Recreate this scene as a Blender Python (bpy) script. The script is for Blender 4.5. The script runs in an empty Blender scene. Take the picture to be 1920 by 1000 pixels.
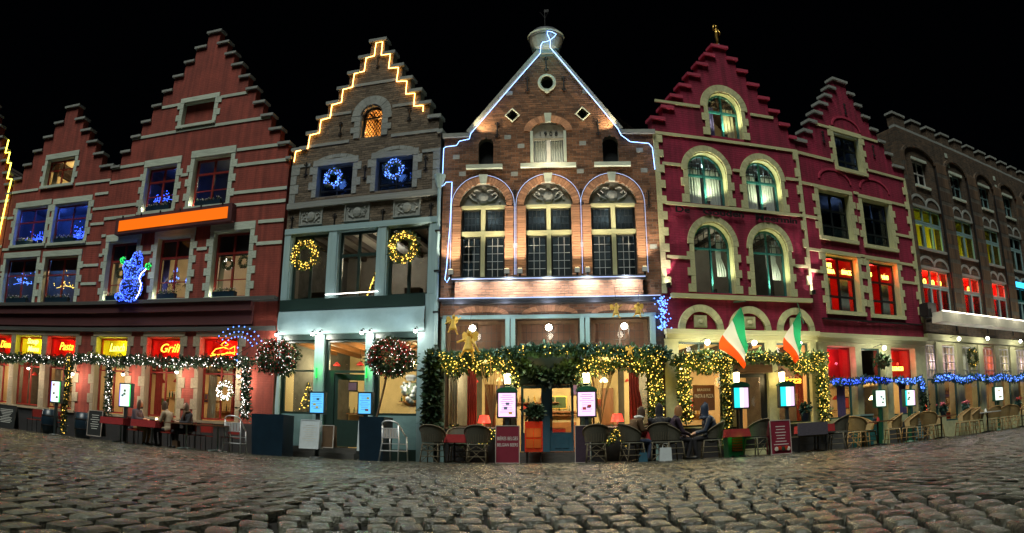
import bpy, bmesh, math, random
from mathutils import Vector, Matrix, noise as mnoise
rad = math.radians
RND = random.Random(11)
SC = bpy.context.scene
COL = SC.collection

# ---------------------------------------------------------------- camera
cam = bpy.data.cameras.new('camera')
cam.type = 'PANO'
cam.panorama_type = 'FISHEYE_EQUISOLID'      # the photograph was taken with a mild fisheye lens
cam.sensor_width = 36.0
cam.fisheye_lens = 36.0 * 1424 / 1920
cam.fisheye_fov = rad(170)
cam.clip_start = 0.02
cam.clip_end = 2000
cam_o = bpy.data.objects.new('camera', cam)
cam_o.location = (0, 0, 0.25)
cam_o.rotation_euler = (rad(90 + 14.17), 0, 0)
COL.objects.link(cam_o)
SC.camera = cam_o

# ---------------------------------------------------------------- night sky, added fill light, exposure
SUN_EL, SUN_AZ = 64.0, 200.0                 # from behind and a little left of the camera
wd = bpy.data.worlds.new('World')
SC.world = wd
wd.use_nodes = True
wn = wd.node_tree
bg = wn.nodes['Background']
skt = wn.nodes.new('ShaderNodeTexSky')
skt.sky_type = 'NISHITA'
skt.sun_disc = False
skt.sun_elevation = rad(SUN_EL)
skt.sun_rotation = rad(SUN_AZ)
wn.links.new(skt.outputs['Color'], bg.inputs['Color'])
bg.inputs['Strength'].default_value = 0.00012
sun = bpy.data.lights.new('fill_sun', 'SUN')  # unseen wide sun lamp added as overall fill on facades and ground
sun.energy = 1.75
sun.angle = rad(24)
sun.color = (0.97, 1.0, 0.9)
sun_o = bpy.data.objects.new('fill_sun', sun)
sd = Vector((math.sin(rad(SUN_AZ)) * math.cos(rad(SUN_EL)), math.cos(rad(SUN_AZ)) * math.cos(rad(SUN_EL)), math.sin(rad(SUN_EL))))
sun_o.rotation_euler = sd.to_track_quat('Z', 'Y').to_euler()
COL.objects.link(sun_o)

vs = SC.view_settings
SC.display_settings.display_device = 'sRGB'
vs.view_transform = 'Standard'
vs.look = 'None'
vs.exposure = 0.5
vs.gamma = 1.0
vs.use_curve_mapping = False
SC.render.engine = 'CYCLES'
cy = SC.cycles
cy.use_denoising = True
cy.max_bounces = 5
cy.diffuse_bounces = 2
cy.glossy_bounces = 2
cy.transmission_bounces = 3
cy.transparent_max_bounces = 10
cy.sample_clamp_indirect = 2.0
cy.sample_clamp_direct = 12.0
cy.use_light_tree = True
cy.caustics_reflective = False
cy.caustics_refractive = False

# ---------------------------------------------------------------- materials
MATS = {}
def nmat(name):
    m = bpy.data.materials.new(name)
    m.use_nodes = True
    MATS[name] = m
    t = m.node_tree
    return m, t, t.nodes['Principled BSDF'], t.links
def mat(name, c, rough=0.7, var=0.25, scale=6.0, bump=0.0, bscale=None, metal=0.0, orand=0.0, coat=0.0, sheen=0.0, coords='obj', island=0.0, spec=0.5):
    """diffuse or glossy surface: base colour with noise variation, random shift per object or per island, fine bump"""
    m, t, p, L = nmat(name)
    tc = t.nodes.new('ShaderNodeTexCoord')
    co = tc.outputs['Object']
    if coords == 'pos':
        g = t.nodes.new('ShaderNodeNewGeometry'); co = g.outputs['Position']
    n = t.nodes.new('ShaderNodeTexNoise')
    n.inputs['Scale'].default_value = scale; n.inputs['Detail'].default_value = 6; n.inputs['Roughness'].default_value = 0.65
    L.new(co, n.inputs['Vector'])
    mr = t.nodes.new('ShaderNodeMapRange')
    mr.inputs['From Min'].default_value = 0.25; mr.inputs['From Max'].default_value = 0.75
    mr.inputs['To Min'].default_value = 1 - var; mr.inputs['To Max'].default_value = 1 + var
    L.new(n.outputs['Fac'], mr.inputs['Value'])
    fac = mr.outputs['Result']
    if orand or island:
        src = None
        if orand:
            oi = t.nodes.new('ShaderNodeObjectInfo'); src = oi.outputs['Random']; am = orand
        else:
            gi = t.nodes.new('ShaderNodeNewGeometry'); src = gi.outputs['Random Per Island']; am = island
        m2 = t.nodes.new('ShaderNodeMapRange')
        m2.inputs['To Min'].default_value = 1 - am; m2.inputs['To Max'].default_value = 1 + am
        L.new(src, m2.inputs['Value'])
        mm = t.nodes.new('ShaderNodeMath'); mm.operation = 'MULTIPLY'
        L.new(fac, mm.inputs[0]); L.new(m2.outputs['Result'], mm.inputs[1]); fac = mm.outputs[0]
    vm = t.nodes.new('ShaderNodeVectorMath'); vm.operation = 'SCALE'
    vm.inputs[0].default_value = c[:3]
    L.new(fac, vm.inputs['Scale'])
    L.new(vm.outputs['Vector'], p.inputs['Base Color'])
    p.inputs['Roughness'].default_value = rough
    p.inputs['Metallic'].default_value = metal
    p.inputs['Specular IOR Level'].default_value = spec
    if coat: p.inputs['Coat Weight'].default_value = coat
    if sheen: p.inputs['Sheen Weight'].default_value = sheen
    if bump:
        nb = t.nodes.new('ShaderNodeTexNoise'); nb.inputs['Scale'].default_value = bscale or scale * 5; nb.inputs['Detail'].default_value = 5
        L.new(co, nb.inputs['Vector'])
        b = t.nodes.new('ShaderNodeBump'); b.inputs['Strength'].default_value = bump; b.inputs['Distance'].default_value = 0.02
        L.new(nb.outputs['Fac'], b.inputs['Height']); L.new(b.outputs['Normal'], p.inputs['Normal'])
    return m
def emit(name, c, s, sample=True):
    """a surface that gives off light: neon, bulb, screen"""
    m, t, p, L = nmat(name)
    p.inputs['Base Color'].default_value = (*[min(1, x * .5) for x in c[:3]], 1)
    p.inputs['Emission Color'].default_value = (*c[:3], 1)
    p.inputs['Emission Strength'].default_value = s
    p.inputs['Roughness'].default_value = 0.4
    if not sample: m.cycles.emission_sampling = 'NONE'
    return m
def brickmat(name, c1, c2, mortar, bump=0.6, w=0.222, h=0.075, mort=0.012, paint=False, rough=0.85):
    """brickwork laid in the plane of the facade; painted brick keeps one colour and shows the joints as relief only"""
    m, t, p, L = nmat(name)
    tc = t.nodes.new('ShaderNodeTexCoord')
    sx = t.nodes.new('ShaderNodeSeparateXYZ'); cx = t.nodes.new('ShaderNodeCombineXYZ')
    L.new(tc.outputs['Object'], sx.inputs[0])
    ad = t.nodes.new('ShaderNodeMath'); ad.operation = 'ADD'
    L.new(sx.outputs['X'], ad.inputs[0]); L.new(sx.outputs['Y'], ad.inputs[1])
    L.new(ad.outputs[0], cx.inputs['X']); L.new(sx.outputs['Z'], cx.inputs['Y'])
    b = t.nodes.new('ShaderNodeTexBrick')
    b.inputs['Scale'].default_value = 1.0
    b.inputs['Brick Width'].default_value = w; b.inputs['Row Height'].default_value = h
    b.inputs['Mortar Size'].default_value = mort; b.inputs['Mortar Smooth'].default_value = 0.3
    b.inputs['Color1'].default_value = (*c1, 1); b.inputs['Color2'].default_value = (*c2, 1); b.inputs['Mortar'].default_value = (*mortar, 1)
    L.new(cx.outputs[0], b.inputs['Vector'])
    n = t.nodes.new('ShaderNodeTexNoise'); n.inputs['Scale'].default_value = 1.3; n.inputs['Detail'].default_value = 8; n.inputs['Roughness'].default_value = .7
    L.new(tc.outputs['Object'], n.inputs['Vector'])
    mr = t.nodes.new('ShaderNodeMapRange'); mr.inputs['From Min'].default_value = .25; mr.inputs['From Max'].default_value = .75
    mr.inputs['To Min'].default_value = .62; mr.inputs['To Max'].default_value = 1.32
    L.new(n.outputs['Fac'], mr.inputs['Value'])
    vm = t.nodes.new('ShaderNodeVectorMath'); vm.operation = 'SCALE'
    L.new(mr.outputs['Result'], vm.inputs['Scale'])
    L.new(b.outputs['Color'], vm.inputs[0])
    L.new(vm.outputs['Vector'], p.inputs['Base Color'])
    p.inputs['Roughness'].default_value = rough
    mp = t.nodes.new('ShaderNodeMapping'); mp.inputs['Scale'].default_value = (5.5, 5.5, .35)         # weather streaks
    L.new(tc.outputs['Object'], mp.inputs['Vector'])
    n3 = t.nodes.new('ShaderNodeTexNoise'); n3.inputs['Scale'].default_value = 1.0; n3.inputs['Detail'].default_value = 5; L.new(mp.outputs[0], n3.inputs['Vector'])
    m3 = t.nodes.new('ShaderNodeMapRange'); m3.inputs['From Min'].default_value = .3; m3.inputs['From Max'].default_value = .62; m3.inputs['To Min'].default_value = .58; m3.inputs['To Max'].default_value = 1.05
    L.new(n3.outputs['Fac'], m3.inputs['Value'])
    v3 = t.nodes.new('ShaderNodeVectorMath'); v3.operation = 'SCALE'; L.new(vm.outputs['Vector'], v3.inputs[0]); L.new(m3.outputs['Result'], v3.inputs['Scale']); L.new(v3.outputs['Vector'], p.inputs['Base Color'])
    n2 = t.nodes.new('ShaderNodeTexNoise'); n2.inputs['Scale'].default_value = 45; n2.inputs['Detail'].default_value = 4
    L.new(tc.outputs['Object'], n2.inputs['Vector'])
    iv = t.nodes.new('ShaderNodeMath'); iv.operation = 'MULTIPLY_ADD'; iv.inputs[1].default_value = -1.0
    L.new(b.outputs['Fac'], iv.inputs[0]); L.new(n2.outputs['Fac'], iv.inputs[2])
    bp = t.nodes.new('ShaderNodeBump'); bp.inputs['Strength'].default_value = bump; bp.inputs['Distance'].default_value = 0.012
    L.new(iv.outputs[0], bp.inputs['Height']); L.new(bp.outputs['Normal'], p.inputs['Normal'])
    return m
def glassmat(name, tint, refl=0.1):
    """window glass: tinted see-through with a mirror reflection on top"""
    m = bpy.data.materials.new(name); m.use_nodes = True; MATS[name] = m
    t = m.node_tree; t.nodes.clear(); L = t.links
    o = t.nodes.new('ShaderNodeOutputMaterial'); mx = t.nodes.new('ShaderNodeMixShader')
    a = t.nodes.new('ShaderNodeBsdfTransparent'); a.inputs['Color'].default_value = (*tint, 1)
    g = t.nodes.new('ShaderNodeBsdfGlossy'); g.inputs['Roughness'].default_value = 0.03
    fr = t.nodes.new('ShaderNodeLayerWeight'); fr.inputs['Blend'].default_value = .5
    pw = t.nodes.new('ShaderNodeMath'); pw.operation = 'POWER'; pw.inputs[1].default_value = 5; L.new(fr.outputs['Facing'], pw.inputs[0])
    ad = t.nodes.new('ShaderNodeMath'); ad.operation = 'ADD'; ad.inputs[1].default_value = refl; ad.use_clamp = True
    L.new(pw.outputs[0], ad.inputs[0]); L.new(ad.outputs[0], mx.inputs[0]); L.new(a.outputs[0], mx.inputs[1]); L.new(g.outputs[0], mx.inputs[2])
    L.new(mx.outputs[0], o.inputs['Surface'])
    return m

# stone, plaster, brick
mat('stone_pale', (.47, .54, .45), .8, .3, 4, .35, orand=.12)
mat('stone_cream', (.55, .55, .30), .75, .22, 4, .3, orand=.1)
mat('stone_grey', (.27, .29, .27), .85, .3, 5, .5, orand=.12)
mat('stone_beige', (.30, .25, .17), .85, .35, 4, .4, orand=.18)
mat('stone_dark', (.07, .07, .065), .85, .4, 4, .4, orand=.1)
mat('coping_red', (.42, .04, .085), .6, .2, 5, .2, orand=.12)
mat('fascia_blue', (.30, .45, .48), .55, .16, 2, .15)
mat('teal_paint', (.20, .33, .34), .45, .18, 5, .1)
mat('frame_green', (.015, .035, .03), .4, .2, 6)
mat('frame_dark', (.012, .016, .018), .4, .2, 6)
mat('frame_teal', (.02, .12, .12), .4, .2, 6)
mat('frame_red', (.26, .028, .022), .4, .2, 6)
mat('frame_white', (.62, .62, .58), .5, .15, 6)
mat('frame_wood', (.10, .055, .03), .5, .3, 6)
mat('door_blue', (.035, .11, .16), .4, .2, 5)
mat('roof_tile', (.022, .012, .01), .8, .4, 9, .6)
mat('iron', (.012, .012, .013), .5, .2, 8, .1, metal=.3)
mat('lead', (.10, .11, .12), .5, .2, 6, metal=.6)
mat('awning_maroon', (.075, .018, .02), .8, .35, 3, .1)
mat('awning_cream', (.68, .66, .54), .7, .12, 2)
mat('white_paint', (.7, .7, .66), .5, .12, 4)
mat('gold', (.6, .38, .09), .3, .2, 10, metal=.9)
mat('gold_cloth', (.75, .5, .08), .6, .2, 10, .1)
mat('plinth_black', (.02, .021, .024), .6, .3, 4, .1)
brickmat('plaster_red', (.30, .056, .036), (.285, .052, .034), (.27, .05, .032), .4)
brickmat('plaster_wine', (.32, .013, .054), (.30, .0125, .05), (.27, .011, .045), .8)
brickmat('brick_dark', (.055, .034, .02), (.14, .082, .042), (.08, .072, .055), 1.0, w=.25, h=.085, mort=.014)
mat('mortar', (.19, .175, .14), .95, .25, 8, .4, bscale=60)
mat('brick_brown', (.175, .083, .042), .85, .3, 20, .5, bscale=90, orand=.45)
mat('brick_brown_mass', (.175, .083, .042), .85, .3, 20, .5, bscale=90, island=.45)
mat('brick_grey', (.15, .115, .078), .85, .3, 20, .5, bscale=90, orand=.4)
mat('brick_grey_mass', (.15, .115, .078), .85, .3, 20, .5, bscale=90, island=.4)
mat('brick_orange', (.42, .21, .11), .8, .25, 20, .4, bscale=90, orand=.3)
# interiors and cloth
mat('room_cream', (.62, .50, .28), .8, .15, 2, coords='pos')
mat('room_grey', (.20, .19, .17), .8, .2, 2, coords='pos')
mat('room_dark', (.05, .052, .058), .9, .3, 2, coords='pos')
mat('room_red', (.45, .05, .04), .8, .2, 2, coords='pos')
mat('room_yellow', (.55, .45, .06), .8, .2, 2, coords='pos')
mat('beam_wood', (.03, .02, .013), .7, .3, 5)
mat('wood_warm', (.22, .09, .03), .5, .3, 5)
mat('curtain_white', (.55, .58, .58), .9, .12, 6)
mat('curtain_red', (.42, .05, .03), .9, .2, 6)
mat('curtain_cream', (.5, .43, .28), .9, .12, 6)
mat('curtain_violet', (.13, .10, .26), .9, .12, 6)
mat('blind_brown', (.17, .075, .05), .8, .15, 6)
mat('cloth_red', (.33, .02, .022), .85, .2, 10, .15)
mat('cloth_white', (.7, .7, .66), .85, .1, 10)
glassmat('glass_clear', (.93, .95, .94), .02)
glassmat('glass_dim', (.55, .62, .66), .06)
glassmat('glass_blue', (.25, .35, .75), .06)
# furniture
mat('rattan_dark', (.15, .125, .08), .6, .4, 60, .6, bscale=120, spec=.3)
mat('weave_dark', (.10, .095, .068), .7, .35, 90, .6, bscale=140)
mat('rattan_light', (.40, .25, .09), .55, .35, 50, .5, bscale=110)
mat('weave_light', (.34, .24, .10), .6, .4, 80, .6, bscale=130)
mat('aluminium', (.78, .8, .82), .38, .08, 20, metal=.55)
mat('table_grey', (.35, .45, .44), .4, .15, 8)
mat('table_wood', (.16, .07, .035), .45, .3, 9)
mat('planter_blue', (.007, .022, .038), .35, .25, 3)
mat('board_black', (.016, .018, .018), .7, .3, 8)
mat('sign_wine', (.19, .012, .03), .5, .12, 5)
mat('sign_frame', (.45, .40, .36), .4, .2, 8)
mat('sign_orange_off', (.45, .10, .01), .5, .1, 5)
mat('chalk', (.65, .65, .6), .9, .1, 20)
mat('case_green', (.01, .09, .045), .4, .15, 5)
mat('case_dark', (.02, .03, .032), .4, .15, 5)
mat('pale_print', (.6, .66, .68), .6, .1, 8)
mat('paper', (.75, .75, .72), .7, .08, 9)
# plants
mat('leaf_dark', (.022, .058, .024), .6, .3, 30, island=.5)
mat('leaf_mid', (.05, .10, .03), .6, .3, 30, island=.45)
mat('leaf_teal', (.03, .10, .075), .6, .3, 30, island=.45)
mat('berry_red', (.5, .03, .02), .35, .2, 30, island=.3)
mat('petal_pink', (.6, .12, .14), .6, .2, 30, island=.3)
mat('petal_white', (.6, .55, .45), .6, .2, 30, island=.3)
mat('twig', (.16, .10, .05), .8, .3, 20)
mat('flag_green', (.01, .22, .10), .8, .1, 6)
mat('flag_white', (.62, .66, .62), .8, .08, 6)
mat('flag_red', (.62, .06, .015), .8, .1, 6)
for _n in ('flag_green', 'flag_white', 'flag_red'):                      # thin cloth lets the lamps behind it shine through
    MATS[_n].node_tree.nodes['Principled BSDF'].inputs['Transmission Weight'].default_value = .0
    _t = MATS[_n].node_tree; _o = _t.nodes['Material Output']; _m = _t.nodes.new('ShaderNodeMixShader'); _m.inputs[0].default_value = .5; _tr = _t.nodes.new('ShaderNodeBsdfTranslucent')
    _tr.inputs['Color'].default_value = {'flag_green': (.02, .35, .15, 1), 'flag_white': (.75, .8, .75, 1), 'flag_red': (.95, .09, .006, 1)}[_n]
    _t.links.new(_t.nodes['Principled BSDF'].outputs[0], _m.inputs[1]); _t.links.new(_tr.outputs[0], _m.inputs[2]); _t.links.new(_m.outputs[0], _o.inputs['Surface'])
# people
mat('skin', (.5, .30, .2), .55, .1, 20)
mat('coat_black', (.012, .012, .016), .75, .3, 12, .2)
mat('coat_navy', (.015, .028, .055), .6, .3, 12, .2)
mat('coat_plum', (.03, .014, .03), .8, .3, 12, .2)
mat('coat_grey', (.075, .065, .085), .85, .25, 12, .2)
mat('coat_beige', (.38, .30, .20), .85, .2, 12, .2)
mat('coat_brown', (.10, .055, .025), .85, .2, 12, .2)
mat('denim', (.03, .045, .09), .85, .25, 20, .2)
mat('trouser_dark', (.014, .013, .017), .85, .25, 20, .2)
mat('trouser_tan', (.30, .19, .08), .85, .25, 20, .2)
mat('hair_brown', (.07, .035, .016), .6, .3, 60, .4)
mat('hair_ginger', (.30, .13, .04), .6, .3, 60, .4)
mat('shoe', (.015, .015, .015), .5, .2, 9)
# lights
emit('neon_warm', (1, .46, .10), 11)
emit('neon_yellow', (1, .85, .08), 5)
emit('neon_blue', (.22, .42, 1), 5)
emit('neon_blue_soft', (.5, .62, 1), .9)
emit('neon_red', (1, .5, .03), 3.0, False)
emit('neon_gold', (1, .9, .12), 3.2, False)
emit('sign_glow', (1, .17, .005), .62)
emit('bulb_warm', (1, .62, .09), 3.2, False)
emit('bulb_white', (1, .93, .85), 5, False)
emit('bulb_blue', (.04, .10, 1), 4, False)
emit('bulb_ice', (.09, .22, 1), 3.6, False)
emit('bulb_green', (.02, .8, .12), 1.6, False)
emit('bulb_red', (1, .08, .02), 2.5, False)
emit('lamp_white', (1, .95, .82), 40, False)
emit('lamp_warm', (1, .75, .35), 12, False)
emit('lamp_red', (1, .06, .035), 1.3, False)
emit('screen_white', (.85, 1, .9), 1.0, False)
emit('screen_violet', (.35, .3, 1), 1.2, False)
emit('screen_green', (.1, .9, .2), .8, False)
emit('screen_pink', (.95, .62, .95), .85, False)
emit('screen_blue', (.12, .5, .95), .8, False)
emit('screen_cyan', (.02, .8, .85), .85, False)
emit('strip_white', (1, .93, .75), 4)
emit('cyan_sign', (.05, .6, 1), 1.5, False)
emit('glow_gold', (1, .62, .05), .6, False)
emit('tube_green', (.01, .8, .08), 1.0, False)

# ---------------------------------------------------------------- mesh tools
class MB:
    """collects shapes into ONE mesh"""
    def __init__(s): s.v = []; s.f = []; s.m = []
    def add(s, vs_, fs, mi=0):
        o = len(s.v); s.v += [tuple(x) for x in vs_]; s.f += [tuple(i + o for i in f) for f in fs]; s.m += [mi] * len(fs); return s
    def box(s, x0, x1, y0, y1, z0, z1, mi=0):
        return s.add([(x0, y0, z0), (x1, y0, z0), (x1, y1, z0), (x0, y1, z0), (x0, y0, z1), (x1, y0, z1), (x1, y1, z1), (x0, y1, z1)],
                     [(0, 3, 2, 1), (4, 5, 6, 7), (0, 1, 5, 4), (1, 2, 6, 5), (2, 3, 7, 6), (3, 0, 4, 7)], mi)
    def prism(s, poly, y0, y1, mi=0):
        """outline given in x,z, counter-clockwise seen from the front (-y)"""
        n = len(poly)
        return s.add([(x, y0, z) for x, z in poly] + [(x, y1, z) for x, z in poly],
                     [tuple(range(n)), tuple(range(2 * n - 1, n - 1, -1))] + [(i, n + i, n + (i + 1) % n, (i + 1) % n) for i in range(n)], mi)
    def tube(s, pts, r, n=8, mi=0, r1=None, close=False):
        pts = [Vector(p) for p in pts]; k = len(pts); vs_ = []
        up = Vector((0, 0, 1)); prev = None
        for i, p in enumerate(pts):
            if close: t = pts[(i + 1) % k] - pts[i - 1]
            else: t = pts[min(i + 1, k - 1)] - pts[max(i - 1, 0)]
            t.normalize()
            a = prev if prev is not None else (Vector((1, 0, 0)) if abs(t.z) > .9 else up)
            b = t.cross(a)
            if b.length < 1e-5: b = t.cross(Vector((0, 1, 0)))
            b.normalize(); a2 = b.cross(t).normalized(); prev = a2
            rr = r if r1 is None else r + (r1 - r) * i / (k - 1)
            for j in range(n):
                q = 2 * math.pi * j / n
                vs_.append(p + (a2 * math.cos(q) + b * math.sin(q)) * rr)
        fs = []
        for i in range(k if close else k - 1):
            for j in range(n):
                a, b_ = i * n + j, i * n + (j + 1) % n; c, d = ((i + 1) % k) * n + (j + 1) % n, ((i + 1) % k) * n + j
                fs.append((a, b_, c, d))
        if not close: fs += [tuple(range(n - 1, -1, -1)), tuple(range((k - 1) * n, k * n))]
        return s.add(vs_, fs, mi)
    def lathe(s, prof, c=(0, 0, 0), n=16, mi=0, a0=0, a1=2 * math.pi):
        full = abs(a1 - a0 - 2 * math.pi) < 1e-6; m = n if full else n + 1; vs_ = []
        for r, z in prof:
            for j in range(m):
                q = a0 + (a1 - a0) * j / n
                vs_.append((c[0] + r * math.cos(q), c[1] + r * math.sin(q), c[2] + z))
        fs = []
        for i in range(len(prof) - 1):
            for j in range(n):
                a, b = i * m + j, i * m + (j + 1) % m
                fs.append((a, b, b + m, a + m))
        if full: fs += [tuple(range(n - 1, -1, -1)), tuple(range((len(prof) - 1) * m, len(prof) * m))]
        return s.add(vs_, fs, mi)
    def ball(s, c, r, n=10, mi=0):
        rx, ry, rz = (r, r, r) if not hasattr(r, '__len__') else r; m = max(4, n // 2); vs_ = []
        for i in range(m + 1):
            th = math.pi * i / m
            for j in range(n):
                q = 2 * math.pi * j / n
                vs_.append((c[0] + rx * math.sin(th) * math.cos(q), c[1] + ry * math.sin(th) * math.sin(q), c[2] - rz * math.cos(th)))
        return s.add(vs_, [(i * n + j, i * n + (j + 1) % n, (i + 1) * n + (j + 1) % n, (i + 1) * n + j) for i in range(m) for j in range(n)], mi)
    def octa(s, c, r, mi=0):
        x, y, z = c
        return s.add([(x - r, y, z), (x, y - r, z), (x + r, y, z), (x, y + r, z), (x, y, z - r), (x, y, z + r)],
                     [(0, 1, 5), (1, 2, 5), (2, 3, 5), (3, 0, 5), (1, 0, 4), (2, 1, 4), (3, 2, 4), (0, 3, 4)], mi)
    def build(s, name, mats, parent=None, smooth=False, kind=None):
        me = bpy.data.meshes.new(name)
        me.from_pydata(s.v, [], s.f)
        mats = mats if isinstance(mats, (list, tuple)) else [mats]
        for m in mats: me.materials.append(MATS[m])
        if len(mats) > 1: me.polygons.foreach_set('material_index', s.m)
        if smooth: me.polygons.foreach_set('use_smooth', [True] * len(me.polygons))
        me.update()
        o = bpy.data.objects.new(name, me); COL.objects.link(o)
        if parent: o.parent = parent
        if kind: o['kind'] = kind
        return o
_cube = {}
def piece(name, parent, m, x0, x1, y0, y1, z0, z1, roty=0):
    """one brick, stone, slat or board: an object of its own that shares a cube with its like"""
    if m not in _cube:
        b = MB().box(-.5, .5, -.5, .5, -.5, .5); o = b.build('block', m); _cube[m] = o.data; bpy.data.objects.remove(o)
    o = bpy.data.objects.new(name, _cube[m]); COL.objects.link(o)
    o.parent = parent
    o.location = ((x0 + x1) / 2, (y0 + y1) / 2, (z0 + z1) / 2); o.scale = (abs(x1 - x0), abs(y1 - y0), abs(z1 - z0))
    if roty: o.rotation_euler[1] = roty
    return o
def inst(name, mesh, parent, loc=(0, 0, 0), rot=(0, 0, 0), scale=(1, 1, 1)):
    o = bpy.data.objects.new(name, mesh); COL.objects.link(o); o.parent = parent
    o.location = loc; o.rotation_euler = rot; o.scale = scale
    return o
class Frame:
    """a facade line: u runs along it to the right, d out towards the square, z up"""
    def __init__(s, x, y, yaw): s.x, s.y, s.a = x, y, rad(yaw)
    def p(s, u, d, z=0):
        c, sn = math.cos(s.a), math.sin(s.a)
        return Vector((s.x + u * c + d * sn, s.y + u * sn - d * c, z))
F1 = Frame(-20.34, 24.65, -8.0); F2 = Frame(-15.09, 23.911, -10.84); F3 = Frame(-7.095, 22.381, -13.87); F4 = Frame(-2.074, 21.141, -3.89)
F5 = Frame(4.201, 20.715, 12.09); F6 = Frame(9.162, 21.778, 21.22); F7 = Frame(14.71, 23.932, 25.25)
def tag(o, label, cat, group=None):
    o['label'] = label; o['category'] = cat
    if group: o['group'] = group
    return o
def thing(name, fr, u, d, z, label, cat, group=None, rz=0.0):
    """an Empty at the base of a thing, turned with its facade"""
    o = bpy.data.objects.new(name, None); COL.objects.link(o)
    o.location = fr.p(u, d, z) if fr else (u, d, z); o.rotation_euler = (0, 0, (fr.a if fr else 0) + rz)
    return tag(o, label, cat, group)
def copy_tree(o, parent=None):
    c = o.copy(); COL.objects.link(c); c.parent = parent
    for ch in o.children: copy_tree(ch, c)
    return c
def lamp(fr, u, d, z, power, color=(1, .9, .75), r=.05, spot=None, aim=None, name='lamp_light'):
    l = bpy.data.lights.new(name, 'SPOT' if spot else 'POINT'); l.energy = power; l.color = color; l.shadow_soft_size = r
    o = bpy.data.objects.new(name, l); COL.objects.link(o); o.location = fr.p(u, d, z)
    if spot:
        l.spot_size = rad(spot); l.spot_blend = .6
        v = fr.p(*aim) - fr.p(u, d, z); o.rotation_euler = v.to_track_quat('-Z', 'Y').to_euler()
    return o
def textmesh(name, body, size, m, parent, loc, rot=(math.pi / 2, 0, 0), extr=.01, align='CENTER', shear=0, space=1.0, off=0.0, width=None):
    c = bpy.data.curves.new(name, 'FONT'); c.body = body; c.size = size; c.extrude = extr; c.align_x = align; c.shear = shear; c.space_character = space; c.offset = off
    c.resolution_u = 3
    t = bpy.data.objects.new(name, c); COL.objects.link(t)
    dg = bpy.context.evaluated_depsgraph_get()
    me = bpy.data.meshes.new_from_object(t.evaluated_get(dg)); bpy.data.objects.remove(t); bpy.data.curves.remove(c)
    me.name = name; me.materials.clear(); me.materials.append(MATS[m])
    o = bpy.data.objects.new(name, me); COL.objects.link(o); o.parent = parent; o.location = loc; o.rotation_euler = rot
    if width:
        xs = [v.co.x for v in me.vertices]; w = max(xs) - min(xs); o.scale = (width / w, 1, 1)
    return o
# ---------------------------------------------------------------- building tools
def arch_loop(u0, u1, z0, zs, zt, n=14):
    c, rx, rz = (u0 + u1) / 2, (u1 - u0) / 2, zt - zs
    return [(u0, z0), (u1, z0)] + [(c + rx * math.cos(math.pi * i / n), zs + rz * math.sin(math.pi * i / n)) for i in range(n + 1)]
def rect(u0, u1, z0, z1): return [(u0, z0), (u1, z0), (u1, z1), (u0, z1)]
def wall(name, parent, outline, holes, y0, y1, m):
    """a wall with real openings: outline and openings in u,z"""
    bm = bmesh.new(); es = []
    for lp in [outline] + holes:
        vs_ = [bm.verts.new((x, y0, z)) for x, z in lp]
        es += [bm.edges.new((vs_[i], vs_[(i + 1) % len(vs_)])) for i in range(len(vs_))]
    bmesh.ops.triangle_fill(bm, edges=es, use_beauty=True, use_dissolve=False, normal=(0, -1, 0))
    for f in bm.faces:
        f.normal_update()
        if f.normal.y > 0: f.normal_flip()
    r = bmesh.ops.extrude_face_region(bm, geom=bm.faces[:])
    nv = [g for g in r['geom'] if isinstance(g, bmesh.types.BMVert)]
    bmesh.ops.translate(bm, vec=(0, y1 - y0, 0), verts=nv)
    bmesh.ops.recalc_face_normals(bm, faces=bm.faces[:])
    me = bpy.data.meshes.new(name); bm.to_mesh(me); bm.free()
    me.materials.append(MATS[m])
    o = bpy.data.objects.new(name, me); COL.objects.link(o); o.parent = parent
    return o
def spans(loops, z):
    xs = []
    for lp in loops:
        for i in range(len(lp)):
            (xa, za), (xb, zb) = lp[i], lp[(i + 1) % len(lp)]
            if (za > z) != (zb > z): xs.append(xa + (xb - xa) * (z - za) / (zb - za))
    xs.sort()
    return [(xs[i], xs[i + 1]) for i in range(0, len(xs) - 1, 2)]
def bricks(parent, loops, z0, z1, m, y=-.012, w=.21, h=.063, j=.012, single=300, skip=()):
    """brick courses as real bricks: the lowest whole ones are objects, all others one mass"""
    full, rest = [], MB(); row = 0; z = z0
    while z + h < z1:
        for a, b in spans(loops, z + h / 2):
            x = a - (w + j) * (.5 if row % 2 else 0)
            while x < b:
                p, q = max(x, a), min(x + w, b)
                if q - p > .03 and not any(s[0] < (p + q) / 2 < s[1] and s[2] < z + h / 2 < s[3] for s in skip):
                    if q - p > w - .001: full.append((p, q, z))
                    else: rest.box(p, q, y + RND.uniform(-.003, .003), .03, z, z + h)
                x += w + j
        z += h + j; row += 1
    full.sort(key=lambda t: t[2])
    for i, (p, q, zz) in enumerate(full):
        yy = y + RND.uniform(-.004, .004)
        if i < single: piece('brick', parent, m, p, q, yy, .03, zz, zz + h)
        else: rest.box(p, q, yy, .03, zz + RND.uniform(-.002, .002), zz + h)
    rest.build('brick_courses', m + '_mass', parent, kind='stuff')
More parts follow.
